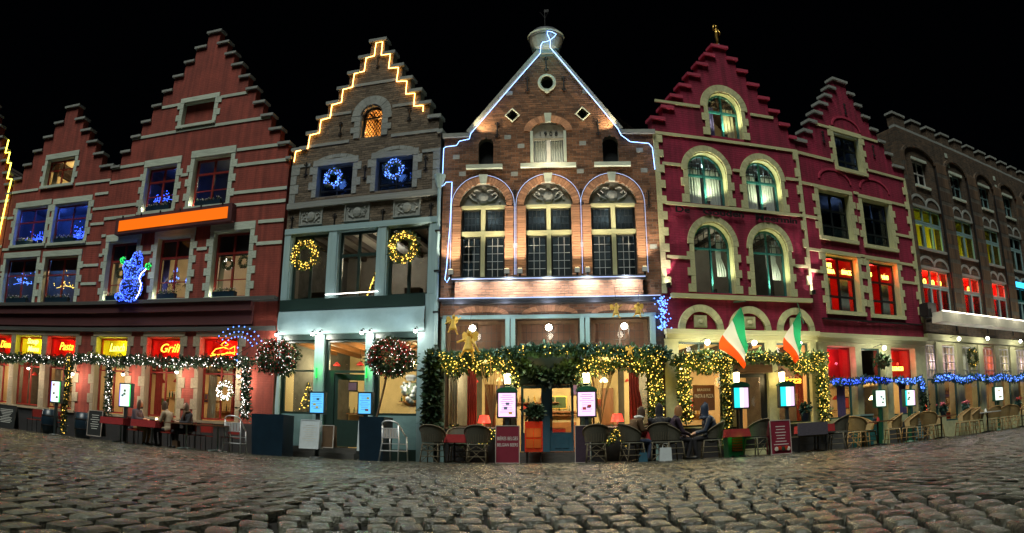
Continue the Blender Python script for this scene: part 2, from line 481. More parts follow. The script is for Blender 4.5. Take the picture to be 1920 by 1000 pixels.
def window(house, u0, u1, z0, z1, y, fm, cols=2, rows=(), zs=None, pane='glass_dim', fw=.055, mw=.045, lead=None, dep=.07, leadm='lead'):
    """a window: frame, mullions and transoms in one mesh, every pane a child"""
    b = MB(); zt = zs if zs else z1
    b.box(u0, u0 + fw, y, y + dep, z0, zt).box(u1 - fw, u1, y, y + dep, z0, zt).box(u0 + fw, u1 - fw, y + .002, y + dep, z0, z0 + fw)
    c = (u0 + u1) / 2
    if zs:
        n = 14
        for i in range(n):
            a0, a1 = math.pi * i / n, math.pi * (i + 1) / n; rx, rz = (u1 - u0) / 2, z1 - zs
            P = lambda a, k: (c + (rx - k) * math.cos(a), zs + (rz - k) * math.sin(a))
            b.prism([P(a0, fw), P(a0, 0), P(a1, 0), P(a1, fw)], y, y + dep)
        b.box(u0 + fw, u1 - fw, y - .012, y + dep, zs - mw / 2, zs + mw / 2)
    else: b.box(u0 + fw, u1 - fw, y + .002, y + dep, z1 - fw, z1)
    us = [u0 + fw + (u1 - u0 - 2 * fw) * i / cols for i in range(cols + 1)]
    ztop = lambda u: (zs + (z1 - zs - fw) * math.sqrt(max(0, 1 - ((u - c) / ((u1 - u0) / 2 - fw)) ** 2))) if zs else z1 - fw
    for u in us[1:-1]: b.box(u - mw / 2, u + mw / 2, y - .008, y + dep - .004, z0 + fw, ztop(u))
    for r in rows: b.box(u0 + fw, u1 - fw, y - .012, y + dep - .008, r - mw / 2, r + mw / 2)
    w = b.build('window', fm, house)
    zz = [z0 + fw] + list(rows) + [zs if zs else z1 - fw]
    lb = MB() if lead else None
    for i in range(cols):
        for k in range(len(zz) - 1):
            piece('pane', w, pane, us[i], us[i + 1], y + .03, y + .036, zz[k], zz[k + 1])
            if lead:
                nx, nz = lead
                for q in range(1, nx):
                    x = us[i] + (us[i + 1] - us[i]) * q / nx; lb.box(x - .006, x + .006, y + .018, y + .03, zz[k], zz[k + 1])
                nn = max(1, round((zz[k + 1] - zz[k]) / nz))
                for q in range(1, nn):
                    x = zz[k] + (zz[k + 1] - zz[k]) * q / nn; lb.box(us[i], us[i + 1], y + .02, y + .031, x - .006, x + .006)
        if zs:
            n = 8; top = [(us[i] + (us[i + 1] - us[i]) * q / n) for q in range(n, -1, -1)]
            poly = [(us[i], zs + .001), (us[i + 1], zs + .001)] + [(x, max(zs + .004, ztop(x))) for x in top]
            MB().prism(poly, y + .03, y + .036).build('pane', pane, w)
            if lead:
                for q in range(1, 3):
                    x = us[i] + (us[i + 1] - us[i]) * q / 3; lb.box(x - .01, x + .01, y + .012, y + .03, zs, ztop(x))
                for q in (1, 2):
                    zq = zs + (z1 - zs - fw) * q / 3; hw = ((u1 - u0) / 2 - fw) * math.sqrt(max(0, 1 - ((zq - zs) / (z1 - zs - fw)) ** 2))
                    if i == 0: lb.box(c - hw, c + hw, y + .014, y + .031, zq - .01, zq + .01)
    if lead: lb.build('lead_bars', leadm, w)
    return w
def surround(house, u0, u1, z0, z1, m, reveal=.3, qw=(.13, .26), qh=.25, proud=.03, lintel=.22, sill=.1, ext=.14, sides='lr', name='quoin_stone'):
    """stone lining of an opening, toothed quoins at both sides, lintel and sill"""
    t = .035
    piece('reveal_stone', house, m, u0, u0 + t, .004, reveal, z0, z1 - t); piece('reveal_stone', house, m, u1 - t, u1, .004, reveal, z0, z1 - t)
    piece('reveal_stone', house, m, u0, u1, .002, reveal, z1 - t, z1)
    n = max(2, round((z1 - z0) / qh)); h = (z1 - z0) / n
    for i in range(n):
        w = qw[i % 2]; pr = proud + RND.uniform(-.004, .006)
        if 'l' in sides: piece(name, house, m, u0 - w, u0 + t - .002, -pr, .01, z0 + i * h + .004, z0 + (i + 1) * h - .004)
        if 'r' in sides: piece(name, house, m, u1 - t + .002, u1 + w, -pr, .01, z0 + i * h + .004, z0 + (i + 1) * h - .004)
    if lintel: piece('lintel', house, m, u0 - ext, u1 + ext, -proud - .012, .01, z1 - .004, z1 + lintel)
    if sill: piece('sill', house, m, u0 - ext, u1 + ext, -proud - .06, reveal, z0 - sill, z0 + .004)
def arch_ring(house, u0, u1, zs, zt, m, th=.2, n=13, proud=.04, inner=.0, name='arch_stone', y1=.01):
    """voussoirs round an arch, each a stone of its own"""
    c, rx, rz = (u0 + u1) / 2, (u1 - u0) / 2, zt - zs
    for i in range(n):
        a0, a1 = math.pi * i / n + .006, math.pi * (i + 1) / n - .006
        P = lambda a, k: (c + (rx + k) * math.cos(a), zs + (rz + k) * math.sin(a))
        am = (a0 + a1) / 2; pr = proud + RND.uniform(-.004, .004)
        poly = [P(a0, -inner), P(a0, th), P(am, th), P(a1, th), P(a1, -inner), P(am, -inner)]
        MB().prism(poly, -pr, y1).build(name, m, house)
def arch_soffit(house, u0, u1, zs, zt, m, reveal=.3, t=.03, n=14):
    """smooth stone lining under an arch"""
    b = MB(); c, rx, rz = (u0 + u1) / 2, (u1 - u0) / 2, zt - zs
    for i in range(n):
        a0, a1 = math.pi * i / n, math.pi * (i + 1) / n
        P = lambda a, k: (c + (rx - k) * math.cos(a), zs + (rz - k) * math.sin(a))
        b.prism([P(a0, t), P(a0, -.01), P(a1, -.01), P(a1, t)], .004, reveal)
    b.build('arch_soffit', m, house)
def room(house, u0, u1, z0, z1, y0, y1, m, beams=0, beamm='beam_wood', floorm=None):
    """the room behind the windows: floor, ceiling, back and side walls, open to the front"""
    b = MB(); t = .03
    b.box(u0, u1, y1, y1 + t, z0, z1, 0).box(u0 - t, u0, y0, y1, z0, z1, 0).box(u1, u1 + t, y0, y1, z0, z1, 0).box(u0, u1, y0, y1, z1, z1 + t, 0).box(u0, u1, y0, y1, z0 - t, z0, 1)
    r = b.build('room', [m, floorm or 'wood_warm'], house)
    for i in range(beams):
        u = u0 + (u1 - u0) * (i + .5) / beams
        piece('ceiling_beam', r, beamm, u - .06, u + .06, y0, y1, z1 - .16, z1 - .002)
    return r
def curtain(house, u0, u1, z0, z1, y, m, folds=7, amp=.025, gather=0.0):
    b = MB(); n = folds * 6; k = 6; vs_ = []
    for j in range(k + 1):
        t = j / k
        for i in range(n + 1):
            s = i / n; g = 1 - gather * math.sin(math.pi * min(1, t * 1.2)) ** 2
            x = u0 + (u1 - u0) * s * g
            vs_.append((x, y + amp * math.sin(2 * math.pi * folds * s + .4 * math.sin(5 * t)), z1 + (z0 - z1) * t))
    b.add(vs_, [(j * (n + 1) + i, (j + 1) * (n + 1) + i, (j + 1) * (n + 1) + i + 1, j * (n + 1) + i + 1) for j in range(k) for i in range(n)])
    return b.build('curtain', m, house, smooth=True)
def steps_outline(c, levels, u0, u1, zb):
    """stepped gable: levels from bottom to top as (half width, top)"""
    r, l = [], []
    for w, z in levels:
        r += [(min(u1, c + w), r[-1][1] if r else None), (min(u1, c + w), z)]
        l += [(max(u0, c - w), l[-1][1] if l else None), (max(u0, c - w), z)]
    z_first = levels[0][1]
    r[0] = (u1, zb); r[1] = (u1, z_first); l[0] = (u0, zb); l[1] = (u0, z_first)
    return [p for p in r] + [p for p in reversed(l)]
def coping(house, c, levels, u0, u1, m, over=.07, th=.09, d0=-.09, d1=.36):
    """a coping stone on every step"""
    for i, (w, z) in enumerate(levels):
        if i == len(levels) - 1:
            piece('coping_stone', house, m, c - w - over, c + w + over, d0, d1, z, z + th); continue
        wn = levels[i + 1][0]
        a, b = (u0 if i == 0 else c - w), (u1 if i == 0 else c + w)
        if c - wn - a > .05: piece('coping_stone', house, m, a - over, c - wn + .03, d0, d1, z, z + th)
        if b - (c + wn) > .05: piece('coping_stone', house, m, c + wn - .03, b + over, d0, d1, z, z + th)
def body(house, u0, u1, zt, c, zr, inl=.9, inr=.9, depth=6.5, m='stone_dark', drop=0.0):
    """side and rear walls and a tiled roof behind the gable"""
    w = MB(); y0 = .36
    a0, a1 = u0 + .03, u1 - .03; b0, b1 = u0 + inl, u1 - inr
    for (xa, xb) in ((a0, b0), (a1, b1)):
        w.add([(xa, y0, 0), (xb, depth, 0), (xb, depth, zt), (xa, y0, zt)], [(0, 1, 2, 3)])
    w.add([(b0, depth, 0), (b1, depth, 0), (b1, depth, zt), (c, depth, zr), (b0, depth, zt)], [(0, 1, 2, 3, 4)])
    w.build('rear_wall', m, house)
    r = MB(); rows = 14
    for s, xa, xb in ((-1, a0, b0), (1, a1, b1)):
        for i in range(rows):
            t0, t1 = i / rows, (i + 1) / rows
            pa0, pa1 = xa + (c - xa) * t0, xa + (c - xa) * t1; pb0, pb1 = xb + (c - xb) * t0, xb + (c - xb) * t1
            z0_, z1_ = zt + (zr - zt) * t0 + .05, zt + (zr - zt) * t1 + .01
            r.add([(pa0, y0, z0_), (pb0, depth, z0_), (pb1, depth, z1_), (pa1, y0, z1_)], [(0, 1, 2, 3)])
            r.add([(pa0, y0, z0_), (pb0, depth, z0_), (pb0, depth, z0_ - .05), (pa0, y0, z0_ - .05)], [(0, 1, 2, 3)])
    r.build('roof', 'roof_tile', house)
def anchor(house, u, z, h=.5, d=.02):
    """wrought iron wall anchor"""
    b = MB(); b.tube([(u, -d - .02, z - h / 2), (u, -d - .02, z + h / 2)], .022, 6)
    for s in (-1, 1):
        b.tube([(u, -d - .02, z + s * h * .28), (u + .07, -d - .02, z + s * h * .36), (u + .04, -d - .02, z + s * h * .45)], .014, 5)
        b.tube([(u, -d - .02, z + s * h * .28), (u - .07, -d - .02, z + s * h * .36), (u - .04, -d - .02, z + s * h * .45)], .014, 5)
    b.build('wall_anchor', 'iron', house)
def rope(name, fr, pts, r, m, label, cat='rope light', group=None, d=.06, n=6):
    """a light tube along points given in u,z (or u,z,d)"""
    o = thing(name, fr, pts[0][0], 0, 0, label, cat, group)
    b = MB(); u0 = pts[0][0]
    b.tube([(p[0] - u0, -(p[2] if len(p) > 2 else d), p[1]) for p in pts], r, n)
    b.build('light_tube', m, o)
    return o

# ---------------------------------------------------------------- H1 : small red stepped gable
def house_root(name, fr, label): return thing(name, fr, 0, 0, 0, label, 'house', 'gabled houses along the square')
h1 = house_root('gabled_house', F1, 'narrow red stepped-gable house with a warm attic window, left of the broad red house')
L1 = [(2.83, 10.22), (2.33, 10.80), (1.85, 11.37), (1.35, 11.94), (.85, 12.52), (.36, 13.17)]; C1 = 2.22
out1 = steps_outline(C1, L1, -.62, 5.2, 3.75)
W1 = [(1.35, 3.05, 9.75, 10.92), (-.02, 1.95, 7.33, 8.95), (2.32, 4.26, 7.31, 8.92), (-.28, 1.77, 4.95, 6.82), (2.2, 4.14, 4.95, 6.78)]
wall('front_wall', h1, out1, [rect(*w) for w in W1], 0, .34, 'plaster_red')
coping(h1, C1, L1, -.62, 5.2, 'stone_grey')
body(h1, -.62, 5.2, 9.2, C1, 11.4)
for i, (a, b, z0, z1) in enumerate(W1):
    surround(h1, a, b, z0, z1, 'stone_pale', .28)
    window(h1, a + .04, b - .04, z0 + .02, z1 - .04, .2, 'frame_red', 2, (z0 + (z1 - z0) * .62,), pane='glass_clear')
for u0, u1, z in ((-.62, 1.1, 9.62), (3.3, 5.2, 9.62), (-.62, -.2, 8.5), (4.5, 5.2, 8.5), (4.5, 5.2, 9.1), (4.5, 5.2, 7.9), (1.95, 2.32, 8.3), (-.62, 5.2, 7.15), (4.4, 5.2, 6.3), (4.4, 5.2, 5.6), (1.8, 2.2, 6.0), (-.62, -.4, 6.1)):
    piece('string_course', h1, 'stone_pale', u0, u1, -.03, .01, z, z + .1)
for z0, z1, m, lc, pw in ((9.6, 11.0, 'room_cream', (1, .75, .4), 14), (7.15, 9.2, 'room_dark', (.05, .15, 1), 60), (4.95, 7.0, 'room_dark', (.12, .35, 1), 50)):
    room(h1, -.3 if z0 < 9 else 1.2, 4.6 if z0 < 9 else 3.3, z0, z1, .36, 2.2, m)
    lamp(F1, 1.2 if z0 < 9 else 2.2, -1.2, z1 - .4, pw, lc, .1); lamp(F1, 3.3 if z0 < 9 else 2.2, -1.2, z1 - .4, pw, lc if z0 > 5.5 else (1, .7, .35), .1)
for a, b in ((1.42, 1.75), (2.7, 2.98)): curtain(h1, a, b, 9.8, 10.85, .42, 'curtain_cream', 4)
lamp(F1, 1.0, .12, 7.6, 2, (1, .85, .5), .04); lamp(F1, 3.2, -.05, 5.1, 3, (1, .75, .4), .03)
for a, b, z0, z1 in W1[3:]: piece('dark_room_sheet', h1, 'room_dark', a + .06, b - .06, .34, .35, 6.3, 6.75)  # dark sheets added so the upper panes look into an unlit room

# ---------------------------------------------------------------- H0 : gable at the left edge
h0 = house_root('gabled_house', F1, 'red gabled house cut by the left edge of the picture, outlined in yellow light')
L0 = [(3.0, 9.6), (2.75, 10.05), (2.5, 10.6), (2.2, 11.2), (1.9, 11.8), (1.55, 12.4), (1.2, 13.0), (.8, 13.6), (.4, 14.2)]; C0 = -3.7
out0 = steps_outline(C0, L0, -6.6, -.68, 0)
wall('front_wall', h0, out0, [rect(-5.9, -4.3, 5, 7), rect(-3.3, -1.7, 5, 7), rect(-5.9, -4.3, 7.6, 9.2), rect(-3.3, -1.7, 7.6, 9.2), rect(-6, -1.6, .8, 3.4)], 0, .34, 'plaster_red')
coping(h0, C0, L0, -6.6, -.68, 'stone_grey')
body(h0, -6.6, -.68, 8.8, C0, 12)
for a, b, z0, z1 in ((-5.9, -4.3, 5, 7), (-3.3, -1.7, 5, 7), (-5.9, -4.3, 7.6, 9.2), (-3.3, -1.7, 7.6, 9.2)):
    surround(h0, a, b, z0, z1, 'stone_pale', .28); window(h0, a + .04, b - .04, z0 + .02, z1 - .04, .2, 'frame_red', 2, (z0 + (z1 - z0) * .62,))
window(h0, -5.96, -1.64, .82, 3.36, .2, 'frame_wood', 4, (2.7,), pane='glass_clear')
room(h0, -6.2, -1.2, .2, 9.4, .36, 3, 'room_cream'); lamp(F1, -3.5, -1.4, 2.6, 60, (1, .7, .4), .1)
for z in (9.3, 8.55, 7.3, 6.4): piece('string_course', h0, 'stone_pale', -1.5, -.7, -.03, .01, z, z + .1)
rope('rope_light', F1, [(-1.6, 12.2), (-1.62, 11.6), (-1.3, 11.58), (-1.32, 11.1), (-1.05, 11.06), (-1.1, 10.35), (-.78, 10.3), (-.84, 9.55), (-.95, 7.9), (-1.0, 7.0)], .03, 'neon_yellow', 'yellow light tube down the stepped gable at the left edge')

# ---------------------------------------------------------------- H2 : broad red stepped gable
h2 = house_root('gabled_house', F2, 'broad red stepped-gable house with pale stone bands and an orange sign board')
L2 = [(4.3, 9.55), (3.95, 10.12), (3.57, 10.70), (3.15, 11.27), (2.75, 11.83), (2.35, 12.44), (1.95, 13.0), (1.55, 13.57), (1.13, 14.12), (.73, 14.68), (.27, 15.27)]; C2 = 3.86
out2 = steps_outline(C2, L2, -.12, 7.92, 3.75)
W2 = [(1.72, 3.22, 8.2, 9.96), (3.93, 5.58, 8.2, 10.06), (.3, 1.8, 4.98, 7.2), (2.74, 4.28, 4.98, 7.2), (5.2, 6.72, 4.98, 7.24)]
BL2 = (3.0, 4.5, 11.42, 12.38)
wall('front_wall', h2, out2, [rect(*w) for w in W2 + [BL2]], 0, .34, 'plaster_red')
piece('blind_panel', h2, 'plaster_red', 3.0, 4.5, .2, .3, 11.4, 12.4)
surround(h2, *BL2, 'stone_pale', .2, lintel=.18)
coping(h2, C2, L2, -.12, 7.92, 'stone_grey')
body(h2, -.12, 7.92, 8.4, C2, 13.0)
for i, (a, b, z0, z1) in enumerate(W2):
    surround(h2, a, b, z0, z1, 'stone_pale', .3, lintel=.26)
    rows = (z0 + (z1 - z0) * .68,)
    w = window(h2, a + .04, b - .04, z0 + .02, z1 - .04, .22, 'frame_red', 2, rows, pane='glass_clear', fw=.075, mw=.07)
    for k in range(2):
        u = a + .12 + (b - a - .24) * (k + .5) / 2
        piece('glazing_bar', w, 'frame_red', u - (b - a) / 4 + .05, u + (b - a) / 4 - .05, .222, .26, z0 + .62, z0 + .65)
    m = 'cloth_white'
for u0, u1, z in ((1.95, 2.85, 12.30), (4.7, 5.85, 12.30), (.72, 6.95, 11.18), (-.12, 1.55, 10.08), (5.75, 7.7, 10.08), (-.12, 1.5, 9.5), (5.8, 7.92, 9.5), (3.42, 3.75, 9.4),
                  (-.12, 1.5, 8.5), (5.8, 7.92, 8.5), (-.12, 1.5, 8.06), (5.8, 7.92, 8.06), (-.12, .1, 7.4), (6.95, 7.92, 7.4), (-.12, .05, 6.66), (6.95, 7.92, 6.66), (2.05, 2.5, 6.62), (4.55, 4.98, 6.62)):
    piece('string_course', h2, 'stone_pale', u0, u1, -.03, .01, z, z + .11)
room(h2, .1, 7.0, 4.9, 7.5, .36, 3.0, 'room_cream', 0)
lamp(F2, 1.2, -1.5, 6.2, 20, (1, .82, .5), .12); lamp(F2, 3.5, -1.5, 6.2, 16, (.85, .75, 1), .12); lamp(F2, 5.9, -1.5, 6.2, 22, (1, .85, .55), .12)
for a, b, z0, z1 in W2[2:]: piece('dark_room_sheet', h2, 'room_dark', a + .06, b - .06, .34, .35, 6.45, 7.15)  # dark sheets standing in for the unlit room behind the upper panes
room(h2, 1.2, 6.0, 8.1, 10.2, .36, 2.4, 'room_dark'); lamp(F2, 2.4, -1.2, 9.4, 14, (.1, .2, 1), .1); lamp(F2, 4.9, -1.3, 9.6, 6, (1, .9, .7), .1)
for a, b in ((2.8, 3.1), (3.98, 4.24)): curtain(h2, a, b, 5.1, 7.1, .42, 'curtain_violet', 4)
for a, b in ((.4, .62), (5.28, 5.5), (6.45, 6.66)): curtain(h2, a, b, 5.1, 7.1, .42, 'curtain_cream', 4)
for u, z, p in ((.42, 5.1, 3.0), (2.86, 5.1, 3.5), (5.3, 5.1, 3.5), (4.05, 8.32, 3.5), (1.82, 8.32, 1.2)): lamp(F2, u, -.02, z, p, (1, .95, .65), .03)
# front of both red houses at street level: cornice, awning cassette, bays
for fr, h, u0, u1, bays in ((F1, h1, -.62, 5.25, ((-.6, .75, 'red', 'Diner'), (.98, 2.62, 'gold', 'Soup'), (2.86, 4.48, 'red', 'Pasta'))),
                            (F2, h2, -.05, 7.92, ((.2, 1.82, 'gold', 'Lunch'), (2.68, 4.22, 'red', 'Grill'), (5.0, 6.56, 'red', None)))):
    piece('cornice', h, 'stone_dark', u0, u1 + .02, -.3, .0, 4.8, 4.92)
    piece('awning_cassette', h, 'awning_maroon', u0, min(u1, 7.05), -.22, 0, 4.5, 4.79)
    piece('awning_cloth', h, 'awning_maroon', u0, min(u1, 7.05), -.12, 0, 4.06, 4.49)
    piece('ledge', h, 'stone_dark', u0, u1, -.1, .0, 3.86, 4.0)
    wall('street_wall', h, rect(u0, u1, 0, 3.76), [rect(a, b, .95, 3.7) for a, b, _, _ in bays], 0, .34, 'plaster_red')
    piece('plinth', h, 'plinth_black', u0, u1, -.04, .0, 0, .92)
    room(h, u0 + .2, u1 - .2, .2, 2.86, .4, 3.2, 'room_cream', 5)
    for k, (a, b, c, txt) in enumerate(bays):
        surround(h, a, b, .95, 3.7, 'stone_beige', .34, qh=.34, lintel=.15, sill=.08)
        window(h, a + .04, b - .04, 1.0, 2.85, .26, 'frame_red', 2, (2.5,), pane='glass_clear')
        w = window(h, a + .04, b - .04, 2.9, 3.66, .26, 'frame_red', 1, (), pane='glass_clear', fw=.07)
        bx = MB(); bx.box(a, b, .8, .83, 2.88, 3.7).box(a - .02, a, .35, .83, 2.88, 3.7).box(b, b + .02, .35, .83, 2.88, 3.7).box(a, b, .35, .83, 3.7, 3.72).box(a, b, .35, .83, 2.86, 2.88)
        bx.build('sign_box', 'room_red' if c == 'red' else 'room_yellow', h)
        lamp(fr, (a + b) / 2, -.5, 3.35, 20, (1, .03, .02) if c == 'red' else (1, .85, .03), .06)
        lamp(fr, (a + b) / 2 - .3, .02, 3.3, 7, (1, .04, .03) if c == 'red' else (.85, .9, .05), .05)
        curtain(h, a + .12, a + .45, 1.05, 2.75, .5, 'curtain_red' if k % 2 else 'curtain_cream', 4); curtain(h, b - .5, b - .15, 1.05, 2.75, .5, 'curtain_cream' if k % 2 else 'curtain_red', 4)
        lamp(fr, (a + b) / 2, -1.6, 2.3, 24, (1, .6, .3), .1)
        cu = (a + .34 + b) / 2
        nm = {'Diner': 'red neon sign Diner in the leftmost lit box', 'Soup': 'two-line yellow neon sign in a gold-lit box', 'Pasta': 'red neon sign Pasta right of the yellow two-line sign', 'Lunch': 'yellow neon sign Lunch in a yellow-green lit box', 'Grill': 'red box with the neon script Grill', None: 'neon fish drawing in the red box left of the blue-dotted arc'}[txt]
        s = thing('neon_sign', fr, cu - .08, -.14, 3.1, nm, 'neon sign', 'neon signs over the garland')
        col_ = 'neon_red' if c == 'red' else 'neon_gold'
        if txt == 'Soup':
            textmesh('neon_letters', 'Soup', .3, col_, s, (0, 0, .28), shear=.2, off=.004, width=.66); textmesh('neon_letters', 'Menu', .3, col_, s, (.06, 0, -.02), shear=.2, off=.004, width=.66)
        elif txt: textmesh('neon_letters', txt, .42, col_, s, (.06, 0, .08), shear=.35, off=-.002, width=.86 if txt == 'Grill' else .74)
        else:
            g = MB(); pt = [(-.45, .05), (-.3, .2), (0, .26), (.25, .2), (.45, .3), (.45, .02), (.25, .12), (0, .02), (-.3, .02), (-.45, .05)]
            g.tube([(x, 0, z) for x, z in pt], .014, 6); g.tube([(-.5, 0, -.02), (.5, 0, .1)], .014, 6); g.tube([(-.1, 0, .34), (.05, 0, .44), (.2, 0, .34), (.05, 0, .3), (-.1, 0, .34)], .012, 6)
            g.build('neon_outline', col_, s)
# ---------------------------------------------------------------- H3 : brick stepped gable with large shop windows
h3 = house_root('gabled_house', F3, 'brown brick stepped-gable house outlined in orange light, with pale blue shop fascia')
L3 = [(2.62, 9.80), (2.30, 10.33), (1.97, 10.85), (1.64, 11.34), (1.29, 11.84), (.95, 12.37), (.60, 12.92), (.25, 13.5)]; C3 = 2.70
out3 = steps_outline(C3, L3, -.1, 5.08, 7.1)
A3 = arch_loop(2.3, 3.08, 9.97, 10.75, 11.12)
T3 = [(.86, 2.2, 8.1, 9.16), (2.94, 4.24, 8.1, 9.18)]
wall('front_wall', h3, out3, [A3] + [rect(*t) for t in T3], 0, .34, 'mortar')
skip3 = [(.36, 1.22, 7.15, 7.76), (1.98, 2.86, 7.15, 7.76), (3.63, 4.52, 7.15, 7.76)]
bricks(h3, [out3, A3] + [rect(*t) for t in T3], 7.12, 13.5, 'brick_grey', skip=skip3, single=300)
coping(h3, C3, L3, -.1, 5.08, 'stone_grey', th=.11)
body(h3, -.1, 5.08, 8.8, C3, 11.6)
arch_ring(h3, 2.3, 3.08, 10.75, 11.12, 'stone_grey', .3, 9, .05)
arch_soffit(h3, 2.3, 3.08, 10.75, 11.12, 'stone_grey', .25)
for s in (0, 1):
    for i in range(4):
        w = (.2, .32)[i % 2]; z = 9.97 + i * .2
        piece('quoin_stone', h3, 'stone_grey', *((2.3 - w, 2.31) if s == 0 else (3.07, 3.08 + w)), -.045, .01, z, z + .19)
    piece('reveal_stone', h3, 'stone_grey', *((2.3, 2.33) if s == 0 else (3.05, 3.08)), .004, .25, 9.97, 10.75)
window(h3, 2.33, 3.05, 9.99, 11.09, .2, 'frame_dark', 1, (), zs=10.72, pane='glass_clear')
lt = thing('lattice_screen', F3, 2.69, -.3, 10.0, 'lattice of warm lit diamonds behind the arched attic window of the orange-outlined gable', 'lattice')
g = MB()
for i in range(-7, 9):
    g.tube([(-.42 + i * .11, 0, 0), (-.42 + i * .11 + .7, 0, 1.05)], .012, 4); g.tube([(.42 - i * .11, .01, 0), (.42 - i * .11 - .7, .01, 1.05)], .012, 4)
g.build('lattice', 'beam_wood', lt)
room(h3, 2.25, 3.13, 9.9, 11.2, .42, 1.4, 'room_cream'); lamp(F3, 2.7, -.75, 10.5, 26, (1, .42, .12), .08)
for a, b, z0, z1 in T3:
    surround(h3, a, b, z0, z1, 'stone_grey', .3, lintel=.2, sill=0)
    window(h3, a + .04, b - .04, z0, z1 - .04, .22, 'frame_dark', 2, (z0 + .25,), pane='glass_dim')
    arch_ring(h3, a - .05, b + .05, z1 + .02, z1 + .24, 'stone_grey', .12, 9, .02)
room(h3, .5, 4.6, 8.0, 9.4, .36, 2.2, 'room_dark'); lamp(F3, 2.5, -1.2, 9.0, 14, (.25, .45, 1), .1)
for u0, u1, z in ((.9, 1.95, 10.9), (3.4, 4.35, 10.9), (.1, 1.95, 9.86), (3.42, 5.0, 9.86), (1.9, 3.5, 11.86), (-.1, .6, 9.2), (4.5, 5.08, 9.2)): piece('string_course', h3, 'stone_grey', u0, u1, -.035, .01, z, z + .1)
for z in (7.98, 8.3, 8.62, 8.94): 
    for k, (a, b) in enumerate(((-.1, .12), (4.86, 5.08))): piece('quoin_stone', h3, 'stone_grey', a, b + (.1 if (round(z * 10) % 2 and k == 0) else 0), -.03, .01, z, z + .3)
piece('sill_course', h3, 'stone_grey', -.1, 5.08, -.12, .01, 7.76, 7.95)
for u, z in ((.45, 9.1), (2.6, 8.75), (4.62, 8.85), (1.6, 10.4), (4.0, 10.6), (2.76, 12.7), (.1, 7.3), (1.65, 7.25), (3.3, 7.25), (4.85, 7.3)): anchor(h3, u, z, .48)
for u0, u1, sd_ in ((.37, 1.21, 1), (1.99, 2.85, 2), (3.64, 4.51, 3)):     # carved reliefs
    r = piece('relief_panel', h3, 'stone_grey', u0, u1, -.02, .02, 7.19, 7.74)
    g = MB(); rr = random.Random(sd_); cu = (u0 + u1) / 2
    g.box(u0, u1, -.05, -.02, 7.19, 7.23).box(u0, u1, -.05, -.02, 7.70, 7.74).box(u0, u0 + .04, -.05, -.02, 7.23, 7.70).box(u1 - .04, u1, -.05, -.02, 7.23, 7.70)
    g.ball((cu, -.03, 7.47), (.15, .05, .17), 10)
    for s in (-1, 1):
        for k in range(4):
            g.ball((cu + s * rr.uniform(.12, .33), -.025, 7.46 + rr.uniform(-.17, .17)), (.05, .03, .04), 6)
        g.tube([(cu + s * .1, -.03, 7.3), (cu + s * .25, -.035, 7.38), (cu + s * .32, -.03, 7.52), (cu + s * .22, -.035, 7.62)], .018, 5)
    g.build('carving', 'stone_grey', h3)
# first floor: three tall openings between painted stone posts
OP3 = [(.17, 1.47), (1.84, 3.14), (3.50, 4.80)]
wall('bay_wall', h3, rect(-.1, 5.08, 4.42, 7.1), [rect(a, b, 4.8, 6.9) for a, b in OP3], -.02, .3, 'fascia_blue')
piece('window_head', h3, 'fascia_blue', -.1, 5.08, -.09, -.021, 6.92, 7.1)
for u0, u1 in ((-.1, .13), (1.52, 1.8), (3.19, 3.46), (4.85, 5.08)): piece('post', h3, 'fascia_blue', u0, u1, -.07, -.021, 4.8, 6.92)
for i, (a, b) in enumerate(OP3):
    window(h3, a, b, 4.8, 6.9, .16, 'frame_green', 2, (6.15,) if i == 1 else (), pane='glass_clear', fw=.08, mw=.09)
room(h3, 0, 4.98, 4.7, 7.05, .36, 3.6, 'room_grey', 7)
lamp(F3, 2.6, -1.6, 6.2, 34, (1, .82, .55), .1); lamp(F3, 2.7, -2.6, 6.7, 12, (1, .95, .85), .06)
for a, b in ((.25, 1.0), (3.6, 4.1)): piece('shelf', h3, 'beam_wood', a, b, 1.2, 1.5, 4.9, 5.3)
piece('panel_board', h3, 'frame_green', -.08, 4.75, -.12, -.021, 4.45, 4.79)
# fascia: a curved painted board with lamps below
g = MB(); n = 8; vs_ = []
prof = [(-.10 - .06 * math.sin(math.pi * i / n), 3.72 + .72 * i / n) for i in range(n + 1)]
for x in (-.1, 4.78):
    vs_ += [(x, y, z) for y, z in prof]
g.add(vs_, [(i, n + 1 + i, n + 2 + i, i + 1) for i in range(n)])
g.add([(-.1, 0, 3.72), (4.78, 0, 3.72), (4.78, prof[0][0], 3.72), (-.1, prof[0][0], 3.72)], [(0, 1, 2, 3)])
g.add([(-.1, 0, 4.44), (4.78, 0, 4.44), (4.78, prof[-1][0], 4.44), (-.1, prof[-1][0], 4.44)], [(3, 2, 1, 0)])
g.build('fascia_board', 'fascia_blue', h3)
piece('corner_post', h3, 'fascia_blue', 4.79, 5.08, -.08, .0, 3.2, 4.79)
